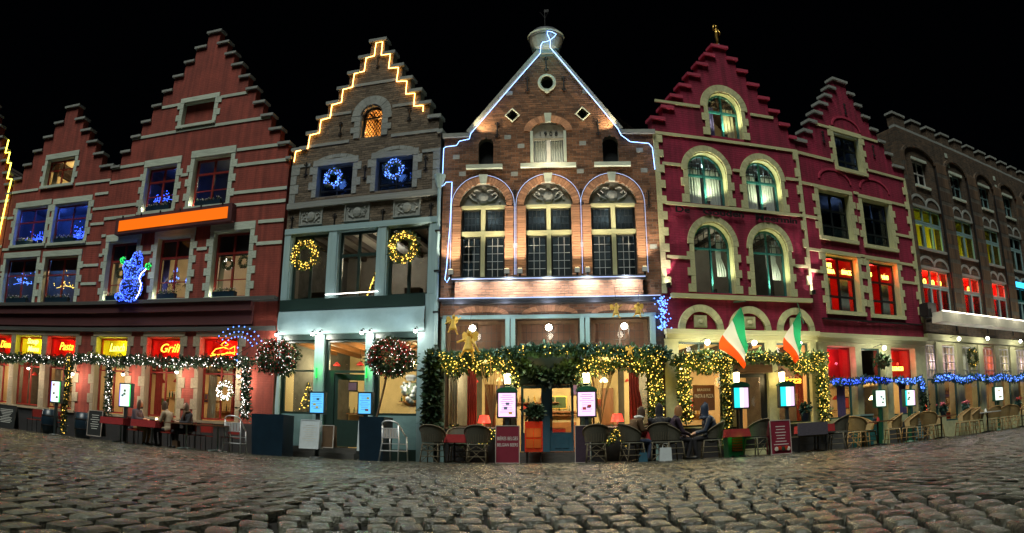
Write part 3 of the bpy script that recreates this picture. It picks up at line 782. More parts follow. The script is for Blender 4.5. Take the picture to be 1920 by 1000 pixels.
# street level
OPG = [(.03, 1.22, 'w'), (1.58, 2.92, 'd'), (3.24, 4.55, 'w')]
wall('street_wall', h3, rect(-.1, 5.08, 0, 3.72), [rect(a, b, .33, 3.55) for a, b, _ in OPG], 0, .3, 'frame_green')
for u0, u1 in ((-.1, .03), (1.24, 1.56), (2.94, 3.2), (4.57, 5.08)): piece('pilaster', h3, 'fascia_blue', u0, u1, -.09, 0, 0, 3.68)
for a, b, k in OPG:
    if k == 'w':
        window(h3, a, b, 1.3, 3.55, .12, 'frame_green', 1, (2.62,), pane='glass_clear', fw=.07)
        piece('stall_riser', h3, 'teal_paint', a, b, .1, .16, .33, 1.3)
    else:
        window(h3, a, b, 2.56, 3.55, .12, 'frame_green', 1, (), pane='glass_clear', fw=.07)
        piece('jamb_board', h3, 'frame_green', a, a + .26, .12, .18, .33, 2.56)
        d = MB(); d.box(0, .1, 0, .05, 0, 2.18).box(.96, 1.06, 0, .05, 0, 2.18).box(.1, .96, 0, .05, 2.0, 2.18).box(.1, .96, 0, .05, 0, .8)
        do = d.build('door', 'frame_green', h3); do.location = (1.86, .14, .36); do.rotation_euler[2] = rad(24)
        piece('pane', do, 'glass_clear', .1, .96, .02, .03, .8, 2.0); piece('door_handle', do, 'aluminium', .9, .93, -.06, -.02, .95, 1.25)
room(h3, 0, 4.98, .33, 3.66, .34, 4.0, 'room_cream', 9, 'wood_warm', 'wood_warm')
for u in (.7, 2.4, 4.0): lamp(F3, u, -1.7, 3.0, 75, (1, .8, .42), .12)
piece('serving_counter', h3, 'wood_warm', 3.0, 4.8, 2.6, 3.1, .33, 1.5)
st = thing('doorstep', F3, 1.6, 0, 0, 'low dark stone doorstep below the dark green shop door', 'step'); piece('tread', st, 'stone_dark', -1.25, 1.3, -.62, -.1, .0, .17); piece('tread', st, 'stone_dark', -1.2, 1.25, -.4, -.1, .172, .32)
# lamps below the fascia
def spot_lamp(fr, u, d, z, label, power, col=(1, .92, .75), group=None, m='lamp_white', r=.045):
    o = thing('wall_lamp', fr, u, d, z, label, 'lamp', group)
    g = MB(); g.tube([(0, d, .06), (0, d * .3, .1), (0, 0, .03)], .012, 6).lathe([(.02, .05), (.055, .0), (.055, -.03)], n=10); g.build('lamp_arm', 'iron', o)
    g = MB(); g.ball((0, 0, -.035), r, 8); g.build('bulb', m, o, smooth=True)
    lamp(fr, u, d, z - .1, power, col, .05)
    return o
for i, (u, lab) in enumerate(((-.02, 'lamp at the left end of the pale blue fascia, above the left topiary ball'), (1.26, 'small lamp under the pale blue fascia, left of the pair'), (1.52, 'brightest lamp under the pale blue fascia, right of the pair'), (2.9, 'small lamp under the pale blue fascia above the open door'), (3.16, 'lamp under the pale blue fascia beside the right topiary ball'), (4.58, 'lamp at the right end of the pale blue fascia by the white corner post'))):
    spot_lamp(F3, u, .3, 3.72, lab, 36 if i in (0, 2, 4) else 14, (1, .93, .8), 'lamps under the pale blue fascia', r=.06)
for i, u in enumerate((.8, 2.4, 4.1)): lamp(F3, u, .75, 3.9, 5, (.75, .9, 1), .15)
# light tubes
rope('rope_light', F3, [(-.02, 9.42), (0, 9.78), (.46, 9.84), (.49, 10.3), (.84, 10.34), (.85, 10.8), (1.19, 10.84), (1.21, 11.3), (1.56, 11.35), (1.57, 11.82), (1.91, 11.86), (1.94, 12.36), (2.3, 12.4), (2.32, 12.9), (2.62, 12.94), (2.64, 13.44), (2.88, 13.44), (2.87, 12.92), (3.2, 12.9), (3.18, 12.36), (3.53, 12.33), (3.5, 11.81), (3.86, 11.77), (3.85, 11.3), (4.16, 11.28), (4.15, 10.83), (4.47, 10.8), (4.47, 10.6)], .013, 'neon_warm', 'orange light tube tracing the stepped edge of the brown brick gable')
dp = thing('drain_pipe', F3, 5.13, .12, 0, 'blue-grey drain pipe with hopper between the orange-outlined and the blue-outlined house', 'drain pipe')
g = MB(); g.tube([(0, 0, 3.3), (0, 0, 8.0)], .055, 8); g.build('pipe', 'fascia_blue', dp); g = MB(); g.lathe([(.06, 7.95), (.1, 8.05), (.17, 8.3), (.18, 8.36)], n=10); g.build('hopper', 'fascia_blue', dp)
for z in (4.2, 5.4, 6.6): piece('pipe_bracket', dp, 'iron', -.08, .08, -.07, .12, z, z + .05)

# ---------------------------------------------------------------- H4 : brick house with straight gable and three arches
h4 = house_root('gabled_house', F4, 'brown brick house with straight gable, three arched windows and blue light outlines')
out4 = [(.03, 4.1), (6.33, 4.1), (6.33, 9.6), (5.36, 9.6), (5.3, 9.78), (3.36, 12.45), (2.95, 12.45), (.82, 9.78), (.78, 9.6), (.03, 9.6)]
AW4 = [(.54, 1.92), (2.43, 3.85), (4.32, 5.72)]
al4 = [arch_loop(a, b, 5.2, 7.40, 8.1) for a, b in AW4]
cw4 = arch_loop(2.66, 3.68, 8.72, 9.75, 10.05)
n4 = [arch_loop(1.07, 1.52, 8.68, 9.35, 9.57, 8), arch_loop(4.79, 5.26, 8.68, 9.35, 9.57, 8)]
ro4 = [(3.165 + .24 * math.cos(2 * math.pi * i / 16), 11.4 + .27 * math.sin(2 * math.pi * i / 16)) for i in range(16)]
di4 = [[(2.09 + dx, 10.3 + dz) for dx, dz in ((0, -.22), (.21, 0), (0, .22), (-.21, 0))], [(4.23 + dx, 10.3 + dz) for dx, dz in ((0, -.22), (.21, 0), (0, .22), (-.21, 0))]]
holes4 = al4 + [cw4] + n4 + [ro4] + di4
wall('front_wall', h4, out4, holes4, 0, .36, 'mortar')
bricks(h4, [out4] + holes4, 4.13, 12.4, 'brick_brown', single=300, skip=[(.45, 5.8, 4.55, 5.2)])
body(h4, .03, 6.33, 9.5, 3.16, 12.2, 1.2, 1.6)
for (ua, za, ub, zb) in ((.74, 9.72, 2.93, 12.52), (5.38, 9.72, 3.38, 12.52)):                 # raking copings
    L = math.hypot(ub - ua, zb - za); n = 12; a = math.atan2(zb - za, ub - ua)
    for i in range(n):
        t = (i + .5) / n
        o = piece('coping_stone', h4, 'stone_grey', -.5, .5, -.5, .5, 0, 1); o.location = (ua + (ub - ua) * t, .12, za + (zb - za) * t + .02); o.scale = (L / n - .008, .5, .11); o.rotation_euler[1] = -a
piece('coping_stone', h4, 'stone_grey', -.02, .82, -.12, .36, 9.6, 9.72); piece('coping_stone', h4, 'stone_grey', 5.32, 6.4, -.12, .36, 9.6, 9.72)
piece('apex_stone', h4, 'stone_grey', 2.9, 3.42, -.1, .36, 12.45, 12.58)
for k, (a, b) in enumerate(AW4):
    z0, zs, zt = 5.2, 7.40, 8.1
    arch_ring(h4, a, b, zs, zt, 'brick_orange', .2, 30, .035, name='arch_brick')
    for s in (0, 1):
        for i in range(29):
            z = z0 + i * .075
            piece('jamb_brick', h4, 'brick_orange', *((a - .19, a + .05) if s == 0 else (b - .05, b + .19)), -.03 - RND.uniform(0, .006), .22, z + .006, z + .069)
    c = (a + b) / 2
    g = MB(); g.prism([(c - .09, zt - .02), (c + .09, zt - .02), (c + .13, zt + .26), (c - .13, zt + .26)], -.08, .01); g.build('keystone', 'stone_pale', h4)
    lu = arch_loop(a + .02, b - .02, 7.42, 7.43, 8.08); g = MB(); g.prism(lu, .12, .2); g.build('lunette_panel', 'stone_grey', h4)
    g = MB(); rr = random.Random(k + 5)                                                        # carved lunette
    g.ball((c, .11, 7.66), (.17, .06, .2), 10)
    for s in (-1, 1):
        g.tube([(c + s * .18, .1, 7.56), (c + s * .32, .09, 7.62), (c + s * .42, .09, 7.74), (c + s * .34, .09, 7.84), (c + s * .25, .09, 7.76)], .025, 6)
        g.tube([(c + s * .1, .1, 7.9), (c + s * .22, .09, 7.94), (c + s * .3, .09, 7.9)], .022, 6)
        for q in range(5): g.ball((c + s * rr.uniform(.15, .52), .11, 7.5 + rr.uniform(0, .32)), (.045, .03, .04), 6)
    g.build('carving', 'stone_grey', h4)
    piece('lintel', h4, 'stone_cream', a + .05, b - .05, .02, .26, 7.33, 7.41); piece('transom_stone', h4, 'stone_cream', a + .05, b - .05, .02, .26, 6.5, 6.62)
    piece('mullion_stone', h4, 'stone_cream', c - .06, c + .06, .03, .26, 5.24, 6.5); piece('mullion_stone', h4, 'stone_cream', c - .06, c + .06, .03, .26, 6.62, 7.33)
    for (x0, x1) in ((a + .06, c - .06), (c + .06, b - .06)):
        window(h4, x0, x1, 5.24, 6.5, .16, 'frame_dark', 1, (), pane='glass_dim', lead=(3, .24), fw=.05, leadm='frame_white')
        window(h4, x0, x1, 6.62, 7.33, .16, 'frame_dark', 1, (), pane='glass_dim', lead=(4, .22), fw=.06)
    piece('sill', h4, 'stone_grey', a + .05, b - .05, -.02, .3, 5.19, 5.245)
room(h4, .4, 5.9, 5.15, 7.4, .4, 2.6, 'room_grey', 0); lamp(F4, 1.2, -1.6, 6.9, 11, (.8, .95, 1), .1); lamp(F4, 5.0, -1.6, 6.9, 11, (.8, .95, 1), .1); lamp(F4, 3.1, -1.6, 6.9, 11, (.8, .95, 1), .1)
curtain(h4, .64, .9, 5.3, 6.45, .44, 'curtain_white', 3)
# attic window
arch_ring(h4, 2.66, 3.68, 9.75, 10.05, 'brick_orange', .22, 17, .035, name='arch_brick')
g = MB(); g.prism([(3.09, 10.03), (3.25, 10.03), (3.28, 10.33), (3.06, 10.33)], -.07, .01); g.build('keystone', 'stone_pale', h4)
lu = arch_loop(2.68, 3.66, 9.56, 9.75, 10.03); g = MB(); g.prism(lu, .1, .18); g.build('lunette_panel', 'stone_grey', h4)
for k, ch in enumerate('1908'): textmesh('numeral', ch, .2, 'frame_dark', h4, (2.93 + k * .16, .095, 9.62), extr=.012)
window(h4, 2.67, 3.67, 8.74, 9.56, .14, 'frame_white', 2, (), pane='glass_clear', fw=.05, mw=.12)
for a, b in ((2.75, 3.1), (3.24, 3.6)): curtain(h4, a, b, 8.76, 9.52, .27, 'curtain_white', 5)
room(h4, 2.5, 3.85, 8.6, 10.1, .4, 1.5, 'room_grey'); lamp(F4, 3.17, -.9, 9.3, 10, (.75, .95, .95), .1)
for x in (2.67, 3.67): piece('pilaster_strip', h4, 'stone_pale', x - .04, x + .04, -.03, .0, 8.72, 9.75)
for n_ in ((1.07, 1.52), (4.79, 5.26)): piece('niche_back', h4, 'frame_dark', n_[0] - .05, n_[1] + .05, .3, .34, 8.6, 9.65)
for a, b in ((.72, 1.8), (2.34, 3.98), (4.52, 5.6)): piece('sill', h4, 'stone_pale', a, b, -.14, .02, 8.54, 8.66)
for c, pts in ((2.09, di4[0]), (4.23, di4[1])):
    g = MB(); g.tube([(x, -.03, z) for x, z in pts], .03, 4, close=True); g.build('diamond_frame', 'stone_pale', h4)
    piece('niche_back', h4, 'frame_green', c - .25, c + .25, .3, .34, 10.05, 10.55)
g = MB(); g.tube([(x, -.03, z) for x, z in ro4], .05, 6, close=True); g.ball((3.165, -.05, 11.1), (.09, .05, .08), 8); g.build('oculus_ring', 'stone_pale', h4)
piece('niche_back', h4, 'frame_dark', 2.9, 3.43, .3, .34, 11.1, 11.7)
for u, z in ((1.63, 9.82), (4.68, 9.82), (2.56, 11.36), (3.68, 11.36), (3.15, 12.08), (2.16, 7.6), (4.1, 7.6), (6.08, 7.5)): anchor(h4, u, z, .52)
for u, z in ((2.0, 11.0), (4.35, 11.0), (1.95, 9.5), (2.35, 9.2), (4.2, 9.25), (.4, 8.9), (5.9, 9.0), (.6, 8.35), (2.15, 8.3), (4.1, 8.35), (6.0, 8.35), (6.15, 6.0), (2.16, 6.1), (4.09, 6.1)): piece('stone_block', h4, 'stone_grey', u - .1, u + .1, -.02, .0, z, z + .14)
# ledge, lit brick parapet, cornice
piece('ledge', h4, 'lead', .38, 5.86, -.34, 0, 5.1, 5.18)
wall('parapet_wall', h4, rect(.46, 5.78, 4.62, 5.1), [], -.14, -.015, 'mortar')
for r_ in range(6):
    z = 4.635 + r_ * .075; x = .46 - (.11 if r_ % 2 else 0)
    while x < 5.77:
        p, q = max(x, .462), min(x + .21, 5.778)
        if q - p > .04: piece('parapet_brick', h4, 'brick_orange', p, q, -.155 - RND.uniform(0, .006), -.1, z, z + .063)
        x += .222
piece('cornice', h4, 'lead', .0, 6.3, -.3, -.0, 4.52, 4.6); piece('cornice', h4, 'lead', .1, 6.2, -.2, 0, 4.44, 4.52)
for c in (1.2, 3.14, 5.1): arch_ring(h4, c - .62, c + .62, 4.16, 4.24, 'brick_orange', .17, 21, .025, name='soldier_brick')
# street level: posts, transom lights, windows, door
wall('street_wall', h4, rect(.03, 6.33, 0, 4.1), [rect(.2, 1.88, .95, 4.02), rect(2.2, 3.95, .3, 4.02), rect(4.28, 5.92, .95, 4.02)], 0, .3, 'brick_dark')
piece('head_board', h4, 'teal_paint', .12, 6.12, -.07, 0, 4.03, 4.14)
for u0, u1 in ((.1, .2), (1.9, 2.02), (2.05, 2.17), (3.98, 4.1), (4.13, 4.25), (5.95, 6.1)): piece('post', h4, 'teal_paint', u0, u1, -.1, .02, .0, 4.03)
for a, b in ((.22, 1.87), (2.22, 3.93), (4.3, 5.9)):
    window(h4, a, b, 3.1, 4.0, .16, 'frame_wood', 2 if a != 2.22 else 2, (), pane='glass_clear', lead=(5, .27), fw=.1, leadm='frame_dark')
    piece('blind', h4, 'blind_brown', a + .1, b - .1, .26, .27, 3.1, 3.95)
    if a != 2.22:
        window(h4, a, b, .98, 3.08, .16, 'frame_wood', 1, (), pane='glass_clear', fw=.06)
for u0, u1 in ((2.32, 2.95), (3.12, 3.78)):
    d = MB(); d.box(u0, u0 + .07, .1, .16, .31, 2.16).box(u1 - .07, u1, .1, .16, .31, 2.16).box(u0 + .07, u1 - .07, .1, .16, 2.08, 2.16).box(u0 + .07, u1 - .07, .1, .16, .31, .84)
    d.box(u0 + .14, (u0 + u1) / 2 - .03, .085, .1, .4, .74).box((u0 + u1) / 2 + .03, u1 - .14, .085, .1, .4, .74)
    do = d.build('door', 'door_blue', h4); piece('pane', do, 'glass_clear', u0 + .07, u1 - .07, .12, .13, .84, 2.08)
    if u0 > 3: piece('door_handle', do, 'gold', u0 + .015, u0 + .05, .03, .1, 1.0, 1.22)
piece('door_post', h4, 'door_blue', 2.95, 3.12, .06, .2, .3, 2.2); piece('door_head', h4, 'frame_green', 2.2, 3.95, -.02, .2, 2.17, 3.1)
piece('stall_riser', h4, 'plinth_black', .03, 2.2, -.03, .0, 0, .95); piece('stall_riser', h4, 'plinth_black', 3.95, 6.33, -.03, .0, 0, .95)
room(h4, .1, 6.2, .3, 3.05, .36, 4.2, 'room_cream', 0)
for u in (.9, 2.6, 3.6, 5.2): lamp(F4, u, -1.8, 2.5, 80, (1, .76, .4), .12)
for u in (1.0, 3.0, 5.1): lamp(F4, u, -.45, 3.6, 10, (1, .75, .6), .08)
curtain(h4, .78, 1.05, 1.05, 3.0, .42, 'curtain_red', 4); curtain(h4, 5.35, 5.75, 1.05, 3.0, .42, 'curtain_red', 4, gather=.3); curtain(h4, .28, .5, 1.05, 3.0, .44, 'curtain_cream', 3)
piece('dresser', h4, 'wood_warm', 1.2, 1.5, 1.2, 1.5, .3, 2.3); piece('bar_counter', h4, 'wood_warm', 2.4, 3.9, 3.2, 3.7, .3, 1.25); piece('bar_shelf', h4, 'wood_warm', 2.3, 3.9, 3.9, 4.15, 1.6, 1.66)
piece('door_panel', h4, 'wood_warm', 4.75, 5.15, 4.1, 4.18, .3, 2.4)
for u0, u1, st_ in ((2.3, 3.82, 0),):
    s = thing('doorstep', F4, 3.05, 0, 0, 'dark stone step in front of the blue double door', 'step'); piece('tread', s, 'stone_dark', -.82, .82, -.55, -.03, 0, .28)
# drum finial and weather vane
fn = thing('finial_drum', F4, 3.16, -.15, 12.58, 'round stone drum on top of the straight gable', 'finial')
g = MB(); g.lathe([(.36, .0), (.44, .06), (.5, .26), (.53, .42), (.53, .5)], n=20); g.build('drum', 'stone_grey', fn, smooth=False)
g = MB(); g.lathe([(.56, .5), (.58, .55), (.55, .62), (.42, .78), (.2, .86), (.03, .88)], n=20); g.build('lid', 'lead', fn, smooth=True)
g = MB(); g.lathe([(.585, .54), (.6, .57), (.585, .6)], n=20); g.build('rim', 'stone_pale', fn)
vn = thing('weather_vane', F4, 3.14, -.15, 13.44, 'thin dark weather vane above the round stone drum', 'weather vane')
g = MB(); g.tube([(0, 0, 0), (0, 0, .85)], .012, 6); g.tube([(0, 0, .5), (-.1, 0, .68), (-.16, 0, .74)], .012, 5); g.tube([(0, 0, .5), (.1, 0, .68), (.08, 0, .82)], .012, 5); g.prism([(-.02, .72), (.14, .76), (.12, .86), (-.02, .82)], -.006, .006); g.build('vane', 'iron', vn)
# light tubes of the middle house
rope('rope_light', F4, [(.02, 8.0), (.03, 9.22), (.1, 9.27), (.42, 9.3), (.5, 9.44), (.8, 9.5), (.84, 9.68), (2.98, 12.42), (3.0, 12.6, .3), (3.06, 12.68, .38), (3.22, 12.7, .4), (3.30, 12.74, .42), (3.22, 12.95, .42), (3.22, 13.06, .43), (3.36, 13.04, .42), (3.5, 12.98, .36), (3.42, 12.86, .38), (3.31, 12.74, .42), (3.30, 12.52, .3), (5.28, 9.72), (5.36, 9.52), (5.62, 9.3), (6.18, 9.24), (6.28, 9.1), (6.31, 8.4)], .008, 'neon_blue', 'blue light tube along the straight gable and its shoulders', d=.13)
for k, (a, b) in enumerate(AW4):
    c = (a + b) / 2; rx, rz = (b - a) / 2 + .235, .7 + .235
    rope('rope_light', F4, [(a - .235, 5.3)] + [(c - rx * math.cos(math.pi * i / 16), 7.40 + rz * math.sin(math.pi * i / 16)) for i in range(17)] + [(b + .235, 5.3)], .006, 'neon_blue_soft', 'thin blue light tube round the %s arched window of the straight-gabled brick house' % ('left', 'middle', 'right')[k], group='light tubes round the arched windows')
rope('rope_light', F4, [(.05, 8.05), (.12, 8.15), (.3, 8.15), (.28, 6.9), (.2, 5.5), (.16, 5.2), (.22, 5.1), (.3, 5.25)], .008, 'neon_blue', 'hanging blue light loop beside the drain pipe')
rope('rope_light', F4, [(.4, 5.12), (5.84, 5.12)], .012, 'neon_blue_soft', 'straight blue-white light tube along the ledge under the arched windows', d=.36)
rope('rope_light', F4, [(.05, 4.58), (6.25, 4.58)], .010, 'neon_blue_soft', 'straight blue-white light tube along the cornice over the golden figures', d=.32)
# floodlights on the ledge
for k, (u, lab) in enumerate(((.36, 'leftmost'), (1.95, 'second'), (2.32, 'third'), (3.93, 'fourth'), (4.22, 'fifth'), (5.84, 'rightmost'))):
    f = thing('floodlight', F4, u, .26, 5.18, '%s of the six small floodlights on the ledge under the arched windows' % lab, 'floodlight', 'floodlights on the ledge')
    g = MB(); g.box(-.07, .07, -.06, .06, .1, .24); g.build('housing', 'white_paint', f); piece('bracket', f, 'iron', -.03, .03, -.02, .02, 0, .1)
    piece('lens', f, 'lamp_warm', -.055, .055, -.045, .045, .24, .246)
    lamp(F4, u, .42, 5.45, 190, (1, .84, .62), .04, spot=85, aim=(u, .0, 7.7))
for u in (.9, 2.0, 3.1, 4.2, 5.3): lamp(F4, u, .5, 5.04, 48, (.86, .9, 1), .1, spot=150, aim=(u, .1, 4.75))
for u in (.6, 1.9, 3.1, 4.4, 5.6): lamp(F4, u, .42, 4.38, 5, (.8, .82, 1), .1)
lamp(F4, .95, .25, 9.7, 80, (1, .78, .45), .04, spot=100, aim=(2.2, .0, 11.2)); lamp(F4, 5.2, .25, 9.7, 80, (1, .78, .45), .04, spot=100, aim=(4.0, .0, 11.2))
lamp(F4, 3.17, .8, 12.2, 9, (.5, 1, .85), .1); lamp(F4, 3.17, .35, 8.72, 18, (1, .8, .5), .05)
for k, u in enumerate((1.03, 3.12, 5.18)):
    o = spot_lamp(F4, u, .55, 3.72, ('round lamp over the left shop window beside the golden figures', 'round lamp over the blue double door', 'round lamp over the right shop window of the middle house')[k], 85, (1, .88, .58), 'lamps over the middle shop front', r=.095)
# ---------------------------------------------------------------- H5 : wine red stepped gable with arched windows
h5 = house_root('gabled_house', F5, 'wine red stepped-gable house with cream arched windows and iron lettering')
L5 = [(2.64, 10.10), (2.30, 10.53), (1.96, 10.97), (1.62, 11.40), (1.28, 11.85), (.90, 12.31), (.57, 12.72), (.25, 13.12)]; C5 = 2.75
out5 = steps_outline(C5, L5, .06, 5.26, 3.66)
A5 = [(1.1, 2.47, 7.5, 8.54, 9.22), (3.14, 4.47, 7.48, 8.52, 9.2), (1.13, 2.48, 4.78, 6.22, 6.95), (3.15, 4.47, 4.76, 6.2, 6.9), (2.03, 3.26, 9.82, 10.82, 11.43)]
B5 = [(.52, 1.9), (2.2, 3.58), (3.9, 5.24)]
wall('front_wall', h5, out5, [arch_loop(a, b, z0, zs, zt) for a, b, z0, zs, zt in A5], 0, .34, 'plaster_wine')
coping(h5, C5, L5, .06, 5.26, 'coping_red', th=.1)
body(h5, .06, 5.26, 9.2, C5, 11.4, 1.3, 1.0)
for k, (a, b, z0, zs, zt) in enumerate(A5):
    arch_ring(h5, a, b, zs, zt, 'stone_cream', .19 if k < 4 else .24, 15, .05)
    arch_soffit(h5, a, b, zs, zt, 'stone_cream', .3)
    n = max(3, round((zs - z0) / .24)); h = (zs - z0) / n
    for s in (0, 1):
        piece('reveal_stone', h5, 'stone_cream', *((a, a + .03) if s == 0 else (b - .03, b)), .004, .3, z0, zs)
        for i in range(n):
            w = (.23, .13)[i % 2]
            piece('quoin_stone', h5, 'stone_cream', *((a - w, a + .01) if s == 0 else (b - .01, b + w)), -.04 - RND.uniform(0, .008), .01, z0 + i * h + .004, z0 + (i + 1) * h - .004)
    window(h5, a + .03, b - .03, z0, zt - .03, .2, 'frame_teal', 2, () if k < 2 or k == 4 else (), zs=zs - .06, pane='glass_clear', lead=(1, 9), fw=.06, mw=.07 if k != 2 and k != 3 else .05, leadm='frame_dark')
    if k < 2:
        curtain(h5, a + .08, (a + b) / 2 - .06, z0 + .04, zs + .3, .38, 'curtain_white', 6); curtain(h5, (a + b) / 2 + .06, b - .08, z0 + .04, zs + .3, .38, 'curtain_white', 6)
    elif k == 4:
        curtain(h5, a + .08, a + .4, z0, zs + .2, .4, 'curtain_violet', 3); curtain(h5, (a + b) / 2 + .05, b - .08, z0, zs + .2, .4, 'curtain_cream', 4)
    else: curtain(h5, b - .4, b - .08, z0 + .6, zs + .3, .4, 'curtain_white', 4, gather=.5)
room(h5, .4, 5.0, 7.4, 9.4, .5, 2.2, 'room_grey'); lamp(F5, 1.7, -.42, 8.9, 7, (.75, .95, 1), .06); lamp(F5, 3.8, -.42, 8.9, 7, (.75, .95, 1), .06)
room(h5, .4, 5.0, 4.65, 7.1, .4, 3.2, 'room_grey', 7); lamp(F5, 2.75, -1.5, 6.3, 16, (1, .85, .6), .1); lamp(F5, 1.8, -.8, 6.7, 4, (.6, 1, .9), .06); lamp(F5, 3.9, -.8, 6.7, 4, (.6, 1, .9), .06)
room(h5, 1.8, 3.5, 9.7, 11.6, .4, 1.6, 'room_grey'); lamp(F5, 2.65, -.9, 10.8, 10, (1, .7, .3), .08)
# uplights in the window reveals light the arches
for k, (a, b, z0, zs, zt) in enumerate(A5):
    lb = ('arched window up left', 'arched window up right', 'large arched window lower left', 'large arched window lower right', 'arched attic window')[k]
    f = thing('sill_uplight', F5, (a + b) / 2 + .02, -.08, z0 + .02, 'small uplight on the sill of the %s, wine red house' % lb, 'uplight', 'sill uplights')
    g = MB(); g.lathe([(.05, 0), (.045, .06), (.06, .1)], n=10); g.build('housing', 'iron', f); g = MB(); g.lathe([(.05, .1), (.02, .105)], n=10); g.build('lens', 'lamp_warm', f)
    lamp(F5, (a + b) / 2, -.02, z0 + .22, 55 if k < 4 else 60, (.98, 1, .62), .03, spot=150, aim=((a + b) / 2, .0, zt + 1))
for u0, u1, z in ((.2, 1.75, 10.72), (3.62, 4.5, 10.72), (.06, 5.3, 9.62), (.3, .9, 8.63), (2.72, 2.95, 8.66), (4.7, 5.26, 8.6), (.3, 5.3, 7.38), (.25, .9, 5.74), (4.7, 5.26, 5.7)):
    piece('string_course', h5, 'stone_cream', u0, u1, -.045, .01, z, z + .09)
for i in range(20):
    z = 4.7 + i * .245
    piece('quoin_stone', h5, 'stone_cream', .04, .2 + (.14 if i % 2 else 0), -.045, .01, z + .004, z + .241)
for i in range(16):
    z = 4.85 + i * .3
    piece('quoin_stone', h5, 'stone_cream', 5.2 - (.1 if i % 2 else 0), 5.3 , -.05, .01, z + .004, z + .296)
piece('sill_course', h5, 'stone_cream', .3, 5.2, -.14, .01, 4.58, 4.7)
for i, (tx, a, b, z) in enumerate((('De', .58, 1.05, 7.2), ('Gouden', 1.5, 2.92, 7.2), ('Meermin', 3.34, 4.9, 7.16))):
    textmesh('iron_lettering', tx, .27, 'iron', h5, ((a + b) / 2, -.085, z - .05), extr=.012, width=b - a, off=.006)
# arcade band over the shop front
for k, (a, b) in enumerate(((.5, 1.95), (2.14, 3.6), (3.84, 5.24))):
    arch_ring(h5, a + .2, b - .2, 3.67, 4.2, 'stone_cream', .2, 13, .09, name='arch_stone')
    c = (a + b) / 2; p_ = piece('plaque', h5, 'stone_cream', c - .21, c + .19, -.06, .01, 3.74, 4.09)
    g = MB(); g.box(c - .17, c + .15, -.075, -.06, 3.78, 3.8).box(c - .17, c + .15, -.075, -.06, 4.03, 4.05).box(c - .17, c - .15, -.075, -.06, 3.8, 4.03).box(c + .13, c + .15, -.075, -.06, 3.8, 4.03).ball((c - .01, -.065, 3.915), (.09, .025, .08), 8)
    g.build('plaque_carving', 'stone_cream', h5)
piece('cornice', h5, 'stone_cream', .06, 5.34, -.2, 0, 3.52, 3.66); piece('cornice', h5, 'stone_cream', .1, 5.3, -.12, 0, 3.4, 3.518)
B5 = [(.5, 1.93), (2.3, 3.46), (3.8, 5.06)]
wall('street_wall', h5, rect(.06, 5.3, 0, 3.4), [rect(a, b, .2 if k == 1 else .9, 3.34) for k, (a, b) in enumerate(B5)], 0, .3, 'stone_cream')
for k, (a, b) in enumerate(B5):
    if k == 1:
        window(h5, a, b, 2.68, 3.34, .16, 'frame_dark', 1, (), pane='glass_clear'); piece('door_hood', h5, 'frame_wood', a - .08, b + .08, -.12, .1, 2.42, 2.66)
        d = MB(); d.box(a, a + .22, .14, .2, .2, 2.42).box(b - .22, b, .14, .2, .2, 2.42).box(a + .22, b - .22, .14, .2, 2.3, 2.42).box(a + .22, b - .22, .14, .2, .2, .75); do = d.build('door', 'frame_dark', h5)
        piece('pane', do, 'glass_clear', a + .22, b - .22, .16, .17, .75, 2.3)
    else:
        window(h5, a, b, 2.72, 3.34, .16, 'frame_green', 2, (), pane='glass_clear'); window(h5, a, b, .9, 2.7, .16, 'frame_green', 1, (), pane='glass_clear')
room(h5, .2, 5.15, .2, 3.36, .36, 3.6, 'room_cream', 6); 
for u, c_ in ((1.2, (1, .75, .4)), (2.9, (1, .6, .3)), (4.4, (1, .4, .14))): lamp(F5, u, -1.4, 2.4, 52, c_, .1)
lamp(F5, .8, -.6, 3.05, 3, (.1, 1, .2), .06); lamp(F5, 4.5, -.6, 3.05, 4, (1, .1, .05), .06)
curtain(h5, 4.7, 5.0, .95, 2.65, .42, 'curtain_red', 3); piece('plinth', h5, 'plinth_black', .06, 2.28, -.03, 0, 0, .86); piece('plinth', h5, 'plinth_black', 3.48, 5.3, -.03, 0, 0, .86)
# mermaid statue
ms = thing('statue', F5, 2.82, -.14, 13.22, 'small gilded mermaid statue on the top step of the wine red gable', 'statue')
g = MB(); g.lathe([(.1, 0), (.07, .1), (.05, .16)], n=10); g.build('pedestal', 'stone_grey', ms)
g = MB(); g.tube([(-.03, 0, .12), (.0, 0, .3), (-.02, 0, .45), (0, 0, .6), (.01, 0, .68)], .05, 8, r1=.075); g.tube([(0, 0, .68), (.02, 0, .8)], .075, 8, r1=.03); g.ball((.02, 0, .86), (.055, .055, .07), 8)
g.tube([(-.05, 0, .74), (-.13, -.02, .66), (-.1, -.02, .84), (-.05, 0, .93)], .022, 6); g.tube([(.07, 0, .74), (.13, -.02, .64), (.1, -.04, .52)], .022, 6); g.add([(-.02, 0, .14), (-.14, 0, .2), (-.1, .02, .08), (.1, 0, .1), (.06, .02, .2)], [(0, 1, 2), (0, 3, 4)])
g.build('figure', 'gold', ms, smooth=True)
# wall washers on the corners
for u, z, lab, pw in ((.2, 4.86, 'spotlight at the left corner of the wine red house washing the pale quoins', 110), (5.26, 4.84, 'spotlight washing the seam between the two wine red houses', 150)):
    f = thing('spotlight', F5, u, .14, z, lab, 'spotlight', 'corner spotlights'); g = MB(); g.lathe([(.06, 0), (.07, .12)], n=10); g.build('housing', 'iron', f); g = MB(); g.lathe([(.06, .121), (.02, .125)], n=10); g.build('lens', 'lamp_white', f); piece('bracket', f, 'iron', -.015, .015, .03, .14, .02, .06)
    lamp(F5, u, .13, z + .2, pw, (1, .72, .72), .03, spot=70, aim=(u, .02, z + 2.4))

